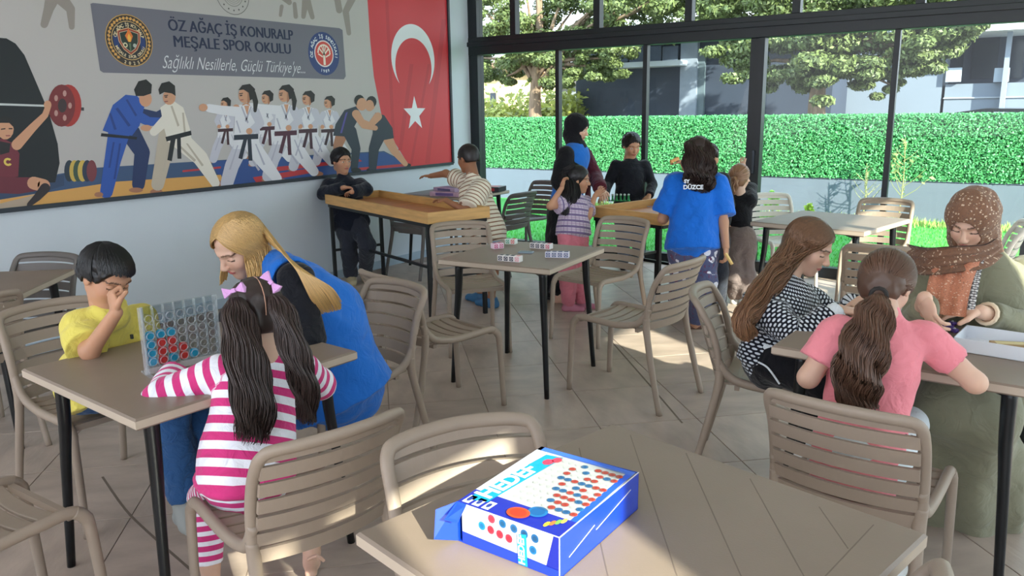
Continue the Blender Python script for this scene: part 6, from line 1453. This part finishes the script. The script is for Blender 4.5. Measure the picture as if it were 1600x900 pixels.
# weightlifter with barbell
p_ = Print()
p_.px([(-40, 160), (78, 164), (98, 165.5), (98, 168.5), (78, 167), (-40, 163.5)], (196, 200, 200), 7)
p_.disc(106, 165, 21, 33, (168, 52, 48), 8, 24); p_.disc(96, 165, 21, 33, (118, 42, 46), 9, 24); p_.disc(97, 165, 7, 11, (60, 44, 46), 10); p_.px([(118, 167), (131, 168), (131, 173), (118, 172)], (60, 62, 66), 7.6)
for k in range(5):
    a = k*1.256; p_.disc(97+12*math.cos(a), 165+20*math.sin(a), 3, 5, (186, 140, 132), 10.2, 8)
p_.limb([(26, 226, 17), (50, 200, 13), (70, 180, 10), (75, 166, 9)], SK, 11); p_.disc(74, 164, 6, 7, SK, 13)
p_.px([(-30, 222), (4, 216), (20, 224), (30, 240), (28, 276), (-30, 282)], (112, 42, 56), 11.2); p_.px([(-4, 220), (16, 224), (14, 238), (0, 242)], (34, 30, 34), 11.6)
p_.disc(8, 202, 13, 16, SK, 12); p_.px([(-6, 198), (-6, 186), (6, 181), (18, 185), (22, 196), (20, 198), (14, 192), (0, 192)], (26, 24, 26), 13.2)
p_.px([(1, 201), (8, 200), (8, 202), (1, 203)], (60, 40, 36), 13.4); p_.px([(13, 200), (19, 200), (19, 202), (13, 202)], (60, 40, 36), 13.4); p_.px([(8, 211), (16, 211), (15, 213), (9, 213)], (150, 80, 74), 13.4)
p_.ring(onx(12, 253, PXW)[1], onx(12, 253, PXW)[2], .012, .026, (220, 190, 90), 13, .6, 5.6, 10)
p_.limb([(-20, 288, 26), (28, 290, 26), (52, 288, 22)], (104, 40, 54), 11.4); p_.limb([(52, 286, 20), (68, 290, 20)], SK, 12); p_.limb([(70, 294, 16), (58, 308, 12), (46, 320, 9)], (48, 40, 44), 12.6)
for x, c in ((108, (40, 52, 66)), (116, (200, 168, 80)), (122, (60, 80, 66)), (129, (206, 174, 84)), (136, (44, 54, 74)), (143, (120, 56, 64))): pass
p_.build('figure'); p_ = Print()
for x, c in ((108, (40, 52, 66)), (116, (200, 168, 80)), (122, (60, 80, 66)), (129, (206, 174, 84)), (136, (44, 54, 74)), (143, (120, 56, 64))): p_.disc(x, 267, 8, 17, c, 6+x*.01, 16)
p_.build('weights')
# judo pair
p_ = Print(); B1, B2 = (44, 84, 168), (30, 48, 92)
p_.limb([(258, 175, 14), (245, 182, 14), (222, 176, 13)], B2, 6)
p_.limb([(204, 208, 30), (222, 238, 24), (216, 288, 20)], B2, 6.4); p_.limb([(186, 206, 34), (176, 250, 26), (166, 300, 20)], B1, 7)
p_.px([(176, 164), (196, 148), (214, 150), (226, 164), (218, 196), (206, 212), (172, 208), (160, 204)], B1, 7.6); p_.limb([(204, 176, 18), (232, 190, 14), (252, 190, 12)], B1, 8.2); p_.disc(260, 190, 8, 6, SK, 9)
p_.px([(158, 208), (214, 214), (213, 218), (157, 213)], (24, 26, 36), 8.4)
p_.disc(227, 155, 10, 12, SK, 9); p_.px([(209, 140), (216, 127), (228, 124), (237, 132), (236, 146), (224, 150), (212, 150)], (26, 22, 24), 9.4); p_.disc(154, 304, 7, 4, SKd, 8); p_.disc(212, 297, 11, 4, SKd, 8)
Wh, Wd = (226, 218, 206), (190, 176, 158)
p_.limb([(276, 214, 30), (312, 246, 24), (336, 286, 14)], Wh, 9.6); p_.limb([(262, 214, 30), (254, 250, 24), (246, 288, 20)], Wd, 9.2); p_.disc(244, 300, 10, 5, SKd, 9); p_.disc(342, 287, 6, 5, SKd, 9)
p_.px([(250, 168), (268, 156), (286, 168), (296, 200), (300, 222), (262, 222), (256, 200)], Wh, 10); p_.limb([(264, 182, 18), (240, 206, 13)], Wh, 10.6); p_.disc(228, 200, 9, 5, SK, 10.4)
p_.px([(258, 214), (298, 204), (299, 211), (260, 221)], (24, 26, 32), 11); p_.px([(266, 219), (274, 217), (268, 252), (261, 250)], (28, 30, 36), 11.2); p_.px([(276, 216), (282, 214), (283, 248), (277, 248)], (28, 30, 36), 11.2)
[p_.px(q_, (32, 62, 132), 9.1) for q_ in ([(180, 170), (184, 168), (204, 196), (200, 198)], [(196, 156), (199, 155), (214, 180), (211, 182)], [(176, 222), (179, 222), (172, 262), (169, 262)], [(186, 224), (189, 224), (180, 280), (177, 280)], [(170, 178), (173, 176), (182, 202), (178, 203)])]
[p_.px(q_, (186, 174, 158), 10.9) for q_ in ([(266, 166), (269, 165), (280, 196), (277, 198)], [(284, 176), (287, 176), (290, 208), (287, 208)], [(276, 226), (279, 225), (306, 250), (303, 253)], [(262, 228), (265, 228), (256, 268), (253, 268)], [(290, 224), (293, 224), (318, 258), (315, 260)])]
[p_.px(q_, (60, 42, 38), 12) for q_ in ([(256, 149), (262, 148), (262, 149.6), (256, 150.6)], [(257, 151), (261, 150.6), (261, 152.4), (257, 152.8)])]; p_.px([(256, 158), (262, 157.4), (262, 159), (257, 160)], (150, 84, 76), 12)
p_.disc(264, 152, 10, 12, SK, 11); p_.px([(247, 140), (252, 130), (264, 127), (273, 134), (274, 150), (268, 146), (256, 144), (249, 148)], (28, 24, 24), 11.6); p_.build('figure')
# karate row
def karate(x, y, s, girl, arm, belt, lay, face=-1):
    p_ = Print(); W1, W2 = (222, 220, 226), (196, 194, 206)
    f = lambda pts: [(x+a*s, y+b_*s)+tuple(c*s for c in r) for a, b_, *r in pts]
    p_.limb(f([(-6, 84, 24), (-22, 118, 22), (-30, 146, 20)]), W2, lay); p_.limb(f([(8, 84, 24), (28, 112, 22), (48, 138, 16)]), W1, lay+.4)
    p_.disc(x-34*s, y+152*s, 7*s, 4*s, SKd, lay+.1); p_.disc(x+56*s, y+142*s, 8*s, 4*s, SKd, lay+.1)
    p_.px(f([(-16, 28), (0, 22), (16, 28), (22, 50), (20, 92), (-20, 92), (-18, 50)]), W1, lay+1); p_.px(f([(-3, 24), (5, 24), (2, 40)]), SK, lay+1.3)
    p_.limb(f([(14, 34, 15), (22, 52, 13), (8, 64, 11)]), W2, lay+1.4); p_.disc(x+5*s, y+64*s, 5*s, 5*s, SK, lay+2)
    if arm: p_.limb(f([(-10, 34, 16), (-40, 31, 14), (-58, 28, 13)]), W1, lay+1.6); p_.disc(x-67*s, y+27*s, 7*s, 6*s, SK, lay+2.2)
    else: p_.limb(f([(-14, 34, 14), (-22, 50, 12), (-16, 64, 10)]), W2, lay+1.6); p_.disc(x-16*s, y+64*s, 5*s, 5*s, SK, lay+2.2)
    for a in ([(-8, 26), (-6, 25), (4, 50), (2, 52)], [(9, 26), (7, 25), (-2, 48), (0, 50)], [(-16, 48), (-14, 47), (-8, 66), (-10, 67)], [(14, 84), (16, 84), (30, 116), (27, 117)], [(-14, 86), (-12, 86), (-24, 124), (-27, 124)], [(2, 100), (4, 100), (22, 124), (19, 126)]): p_.px(f(a), (176, 174, 190), lay+2.25)
    p_.px(f([(12, 30), (18, 30), (21, 68), (15, 68)]), W2, lay+1.35)
    p_.px(f([(-19, 70), (19, 68), (19, 76), (-19, 78)]), belt, lay+2.3); p_.px(f([(-4, 76), (2, 76), (-6, 108), (-12, 106)]), belt, lay+2.4); p_.px(f([(2, 76), (8, 76), (10, 110), (4, 110)]), belt, lay+2.4)
    p_.disc(x-3*s, y+8*s, 9*s, 12*s, SK, lay+2.5)
    p_.px(f([(-12, 0), (-6, -8), (6, -10), (14, -2), (13, 12), (6, 16), (4, 4), (-4, -1)]), (34, 26, 26), lay+2.8)
    p_.px(f([(-11, 5), (-5, 4), (-5, 5.5), (-11, 6.5)]), (60, 40, 36), lay+2.9); p_.px(f([(-10, 7.5), (-6, 7), (-6, 9), (-10, 9.5)]), (50, 34, 32), lay+2.9); p_.px(f([(-9, 14.5), (-4, 14), (-4, 15.5), (-9, 16)]), (160, 84, 80), lay+2.9); p_.px(f([(2, 2), (7, 4), (6, 18), (2, 22)]), SKd, lay+2.7)
    if girl: p_.limb(f([(11, 4, 8), (15, 18, 8), (14, 32, 5)]), (34, 26, 26), lay+3)
    p_.build('figure')
karate(352, 158, .62, False, False, (66, 34, 44), 5)
karate(417, 148, .72, False, True, (70, 30, 48), 6); karate(514, 156, .66, False, False, (60, 34, 44), 6.4); karate(481, 149, .76, False, False, (66, 34, 48), 7); karate(446, 141, .92, True, True, (78, 34, 54), 8.4); karate(384, 141, 1.0, True, True, (36, 42, 58), 12)
# wrestlers
p_ = Print(); NV = (44, 50, 66)
p_.limb([(536, 204, 20), (528, 226, 15), (526, 262, 10)], SKd, 9); p_.limb([(546, 206, 22), (556, 232, 14), (553, 262, 11)], NV, 9.6); p_.px([(538, 172), (556, 166), (564, 178), (552, 200), (548, 214), (520, 212), (524, 194)], NV, 10.2); p_.limb([(556, 178, 13), (568, 196, 10), (586, 200, 8)], SK, 11)
p_.limb([(600, 206, 18), (616, 236, 12), (633, 256, 8)], SK, 9.8); p_.limb([(594, 206, 22), (584, 232, 16), (582, 262, 12)], NV, 10); p_.px([(586, 176), (600, 180), (613, 200), (615, 216), (582, 222), (582, 200)], NV, 10.6); p_.limb([(590, 182, 13), (578, 196, 9), (566, 190, 8)], SK, 11.4)
p_.px([(540, 176), (543, 175), (534, 208), (531, 208)], (84, 74, 150), 10.9); p_.disc(565, 163, 8, 10, SK, 12.45); p_.disc(577, 165, 7, 9, SK, 12.7); p_.disc(563, 161, 8, 11, SK, 12); p_.disc(561, 157, 8, 9, (28, 24, 26), 12.4); p_.disc(578, 163, 8, 10, SK, 12.2); p_.disc(580, 159, 8, 9, (28, 24, 26), 12.6); p_.disc(636, 258, 6, 3, (30, 30, 34), 10); p_.disc(556, 266, 8, 4, (30, 30, 34), 10); p_.disc(580, 266, 8, 4, (30, 30, 34), 10); p_.build('figure')
# pale grey silhouettes above
G = (150, 140, 134); p_ = Print()
p_.limb([(84, -10, 26), (76, 14, 16), (69, 38, 12)], G, 3); p_.limb([(92, -6, 22), (110, 14, 14), (112, 42, 9)], G, 3.5)
p_.build('figure'); p_ = Print(); p_.limb([(440, 10, 6), (438, 24, 5)], G, 3); p_.limb([(446, -4, 14), (452, 4, 8)], G, 3.2); p_.limb([(460, 6, 6), (462, 26, 7)], G, 3); p_.build('figure'); p_ = Print(); p_.limb([(478, -4, 12), (474, 26, 7)], G, 3); p_.limb([(480, 0, 10), (488, 27, 7)], G, 3.2)
p_.build('figure'); p_ = Print(); p_.limb([(552, -6, 12), (540, 18, 10), (545, 52, 7)], G, 3); p_.limb([(526, -6, 10), (530, 16, 10)], G, 3); p_.build('figure')
# banner with lettering and emblems
p_ = Print(); p_.px([(141, 6), (145, 4.6), (530, 44.0), (535, 47), (540, 119), (537, 124), (161, 113.5), (156, 110)], (112, 110, 122), 6); p_.build('banner')
def wall_text(txt, px0, py0, px1, hsz, col, lay, shear=0, bold=.0, parent=poster, z=None):
    a = onx(px0, py0, PXW); b_ = onx(px1, py0, PXW); me = text_mesh(txt, 1.0, shear, bold)
    co = np.zeros(len(me.vertices)*3); me.vertices.foreach_get('co', co); co = co.reshape(-1, 3); w = co[:, 0].max()-co[:, 0].min()
    sx = (b_[1]-a[1])/w; V = np.stack([np.full(len(co), PXW+.0006+lay*.00025), a[1]+(co[:, 0]-co[:, 0].min())*sx, (a[2] if z is None else z)+co[:, 1]*hsz], 1)
    me.vertices.foreach_set('co', V.ravel().astype(np.float32)); me.update(); me.materials.clear(); o = link('lettering', me, mat('ink_%d_%d_%d' % col, col, .6)); world_parent(o, parent); return o
m1 = (32, 40, 70)
for _dx in (0, .6, 1.2): wall_text('ÖZ AĞAÇ İŞ KONURALP', 263+_dx, 48, 456+_dx, .118, m1, 8+_dx*.1, bold=0, z=(onx(264, 48, PXW)[2]+onx(456, 62, PXW)[2])/2)
for _dx in (0, .6, 1.2): wall_text('MEŞALE SPOR OKULU', 272+_dx, 76, 453+_dx, .118, m1, 8+_dx*.1, bold=0, z=(onx(272, 74.5, PXW)[2]+onx(453, 83, PXW)[2])/2)
wall_text('Sağlıklı Nesillerle, Güçlü Türkiye\'ye...', 254, 106, 476, .135, (214, 214, 218), 8, shear=.5, bold=-.008, z=(onx(256, 107, PXW)[2]+onx(470, 114, PXW)[2])/2)
def arc_text(txt, cy, cz, r, size, a0, a1, col, lay, flip=False):
    n = len(txt)
    for i, ch in enumerate(txt):
        if ch == ' ': continue
        an = a0+(a1-a0)*(i+.5)/n; me = text_mesh(ch, size, 0, size*.02, 0, 'CENTER'); co = np.zeros(len(me.vertices)*3); me.vertices.foreach_get('co', co); co = co.reshape(-1, 3)
        if len(co) == 0: continue
        rot = an-PI/2 if not flip else an+PI/2; c, s = math.cos(rot), math.sin(rot); yy = co[:, 1]-size*.35
        V = np.stack([np.full(len(co), PXW+.0006+lay*.00025), cy+r*math.cos(an)+co[:, 0]*c-yy*s, cz+r*math.sin(an)+co[:, 0]*s+yy*c], 1)
        me.vertices.foreach_set('co', V.ravel().astype(np.float32)); me.update(); me.materials.clear(); o = link('letter', me, mat('ink_%d_%d_%d' % col, col, .6)); world_parent(o, poster)
# emblem with shield and torch
c = onx(202, 63.5, PXW); cy, cz = c[1], c[2]; R = (onx(202, 22.5, PXW)[2]-onx(202, 104, PXW)[2])/2
p_ = Print(); p_.ring(cy, cz, 0, R, (58, 48, 44), 8, n=32); p_.ring(cy, cz, R*.965, R, (196, 152, 84), 8.4); 
for k in range(36):
    a = k*2*PI/36; 
    if -2.1 < ((a+PI) % (2*PI)-PI) < -1.05: continue
    p_.wall([(cy+R*.92*math.cos(a), cz+R*.92*math.sin(a)), (cy+R*.84*math.cos(a+.10), cz+R*.84*math.sin(a+.10)), (cy+R*.78*math.cos(a), cz+R*.78*math.sin(a)), (cy+R*.86*math.cos(a-.08), cz+R*.86*math.sin(a-.08))], (214, 160, 84), 8.6)
p_.ring(cy, cz, R*.72, R*.75, (206, 168, 108), 9); p_.ring(cy, cz, 0, R*.72, (40, 40, 46), 9)
for s in (-1, 1): p_.wall([(cy+s*R*.42, cz+R*.25), (cy+s*R*.68, cz+R*.12), (cy+s*R*.66, cz-R*.20), (cy+s*R*.46, cz-R*.38)], (34, 56, 112), 9.4)
sh = [(-.5, .36), (-.2, .44), (0, .50), (.2, .44), (.5, .36), (.46, -.05), (.28, -.36), (0, -.56), (-.28, -.36), (-.46, -.05)]
for k, (sc_, col) in enumerate(((1.0, (214, 176, 130)), (.94, (156, 60, 44)), (.80, (206, 190, 160)), (.76, (36, 50, 42)))): p_.wall([(cy+a*R*sc_, cz+b_*R*sc_) for a, b_ in sh], col, 10+k*.5)
p_.wall([(cy-R*.06, cz-R*.05), (cy-R*.17, cz+R*.18), (cy-R*.08, cz+R*.30), (cy, cz+R*.46), (cy+R*.10, cz+R*.30), (cy+R*.16, cz+R*.18), (cy+R*.05, cz-R*.05)], (226, 120, 48), 12.4); p_.wall([(cy-R*.04, cz-R*.05), (cy-R*.08, cz+R*.12), (cy, cz+R*.28), (cy+R*.08, cz+R*.12), (cy+R*.03, cz-R*.05)], (240, 178, 70), 12.8)
p_.ring(cy-R*.2, cz-R*.18, R*.05, R*.10, (206, 196, 160), 12.6, n=12); p_.ring(cy+R*.2, cz-R*.18, 0, R*.08, (170, 176, 166), 12.6, n=12); p_.wall([(cy-R*.05, cz-R*.1), (cy+R*.05, cz-R*.1), (cy+R*.02, cz-R*.45), (cy-R*.02, cz-R*.45)], (90, 110, 84), 12.6); p_.build('emblem')
arc_text('ÖZ AĞAÇ İŞ KONURALP', cy, cz, R*.60, R*.17, PI*.93, PI*.07, (226, 206, 166), 14); arc_text('MEŞALE SPOR OKULU', cy, cz, R*.62, R*.15, PI*1.12, PI*1.88, (226, 206, 166), 14, True); arc_text('2025', cy, cz, R*.87, R*.17, PI*1.36, PI*1.64, (226, 206, 166), 14, True)
# round blue and red emblem
c = onx(506, 84, PXW); cy, cz = c[1], c[2]; R = (onx(506, 49.5, PXW)[2]-onx(506, 117, PXW)[2])/2
p_ = Print(); p_.ring(cy, cz, 0, R, (44, 62, 118), 8, n=32); p_.ring(cy, cz, R*.56, R*.62, (226, 214, 214), 9); p_.ring(cy, cz, 0, R*.56, (206, 70, 62), 9)
def wl(a, b_, w, col, lay):
    L = math.hypot(b_[0]-a[0], b_[1]-a[1]); nx, ny = -(b_[1]-a[1])/L*w/2, (b_[0]-a[0])/L*w/2; p_.wall([(cy+R*(a[0]+nx), cz+R*(a[1]+ny)), (cy+R*(b_[0]+nx), cz+R*(b_[1]+ny)), (cy+R*(b_[0]-nx), cz+R*(b_[1]-ny)), (cy+R*(a[0]-nx), cz+R*(a[1]-ny))], col, lay)
for a, b_, w in (((0, -.52), (0, 0), .14), ((0, -.05), (-.28, .22), .07), ((0, -.05), (.28, .22), .07), ((0, 0), (0, .40), .06), ((0, 0), (-.14, .36), .05), ((0, 0), (.14, .36), .05), ((-.1, -.15), (-.38, -.02), .06), ((.1, -.15), (.38, -.02), .06)): wl(a, b_, w, (236, 222, 206), 10)
for k in range(14):
    a = k*.24-.05; p_.ring(cy+R*.38*math.cos(a), cz+R*.36*math.sin(a)+R*.04, 0, R*.05, (236, 222, 206), 10.4, n=7)
p_.build('emblem'); arc_text('ÖZ AĞAÇ İŞ SENDİKASI', cy, cz, R*.80, R*.22, PI*1.08, -PI*.08, (226, 230, 236), 11); arc_text('1989', cy, cz, R*.80, R*.20, PI*1.38, PI*1.62, (226, 230, 236), 11, True)
# pale round seal cut by the top of the picture
c = onx(363, -10, PXW); cy, cz = c[1], c[2]; R = cz-onx(363, 23, PXW)[2]
p_ = Print(); p_.ring(cy, cz, R*.97, R, (96, 92, 90), 6); p_.ring(cy, cz, R*.58, R*.61, (130, 126, 122), 6)
for k in range(16): a = k*PI/8; p_.ring(cy+R*.79*math.cos(a), cz+R*.79*math.sin(a), 0, R*.045, (90, 86, 86), 6, n=6)
for k in range(5): p_.ring(cy, cz, R*(.12+.09*k), R*(.145+.09*k), (150, 146, 140), 6, n=16)
p_.build('emblem')
# flag
p_ = Print(); fl = [(572, -30), (700, -30), (706, 255), (640, 262), (612, 215), (596, 180), (584, 120), (578, 60)]
p_.px(fl, (206, 54, 62), 4)
for a, b_, w in (((600, -30), (612, 215), 5), ((640, 100), (622, 235), 6), ((690, 30), (664, 255), 7), ((668, 100), (640, 258), 4)):
    p_.px([(a[0], a[1]), (a[0]+w, a[1]), (b_[0]+w, b_[1]), (b_[0], b_[1])], (192, 48, 58), 4.4)
p_.build('flag')
c = onx(646, 92, PXW); cy, cz = c[1], c[2]; R = (onx(646, 38, PXW)[2]-cz); ro = R; ri = R*.84; dz = -R*.24
p_ = Print(); N_ = 40; a_lim = None
# outer circle minus a smaller circle shifted down
def inter():
    best = None
    for k in range(2000):
        a = PI/2-PI*k/2000; y, z = ro*math.cos(a), ro*math.sin(a)
        if y*y+(z-dz)**2 < ri*ri: return a
    return -PI/2
ae = inter(); ai = math.atan2(ro*math.sin(ae)-dz, ro*math.cos(ae))
for k in range(N_):
    def pt(t):
        ao = PI/2+(ae-PI/2)*t; ain = PI/2+(ai-PI/2)*t; return (ro*math.cos(ao), ro*math.sin(ao)), (ri*math.cos(ain), dz+ri*math.sin(ain))
    for s in (1, -1):
        (a, b_), (c2, d) = pt(k/N_), pt((k+1)/N_); p_.wall([(cy+s*a[0], cz+a[1]), (cy+s*b_[0], cz+b_[1]), (cy+s*d[0], cz+d[1]), (cy+s*c2[0], cz+c2[1])], (226, 226, 232), 6)
p_.build('crescent')
c = onx(648, 178, PXW); cy, cz = c[1], c[2]; R = onx(648, 150, PXW)[2]-cz; pts = [(cy+R*(1 if k % 2 == 0 else .40)*math.cos(PI/2+k*PI/5), cz+R*(1 if k % 2 == 0 else .40)*math.sin(PI/2+k*PI/5)) for k in range(10)]
p_ = Print()
for k in range(10): p_.wall([(cy, cz), pts[k], pts[(k+1) % 10]], (230, 230, 236), 6)
p_.build('star')
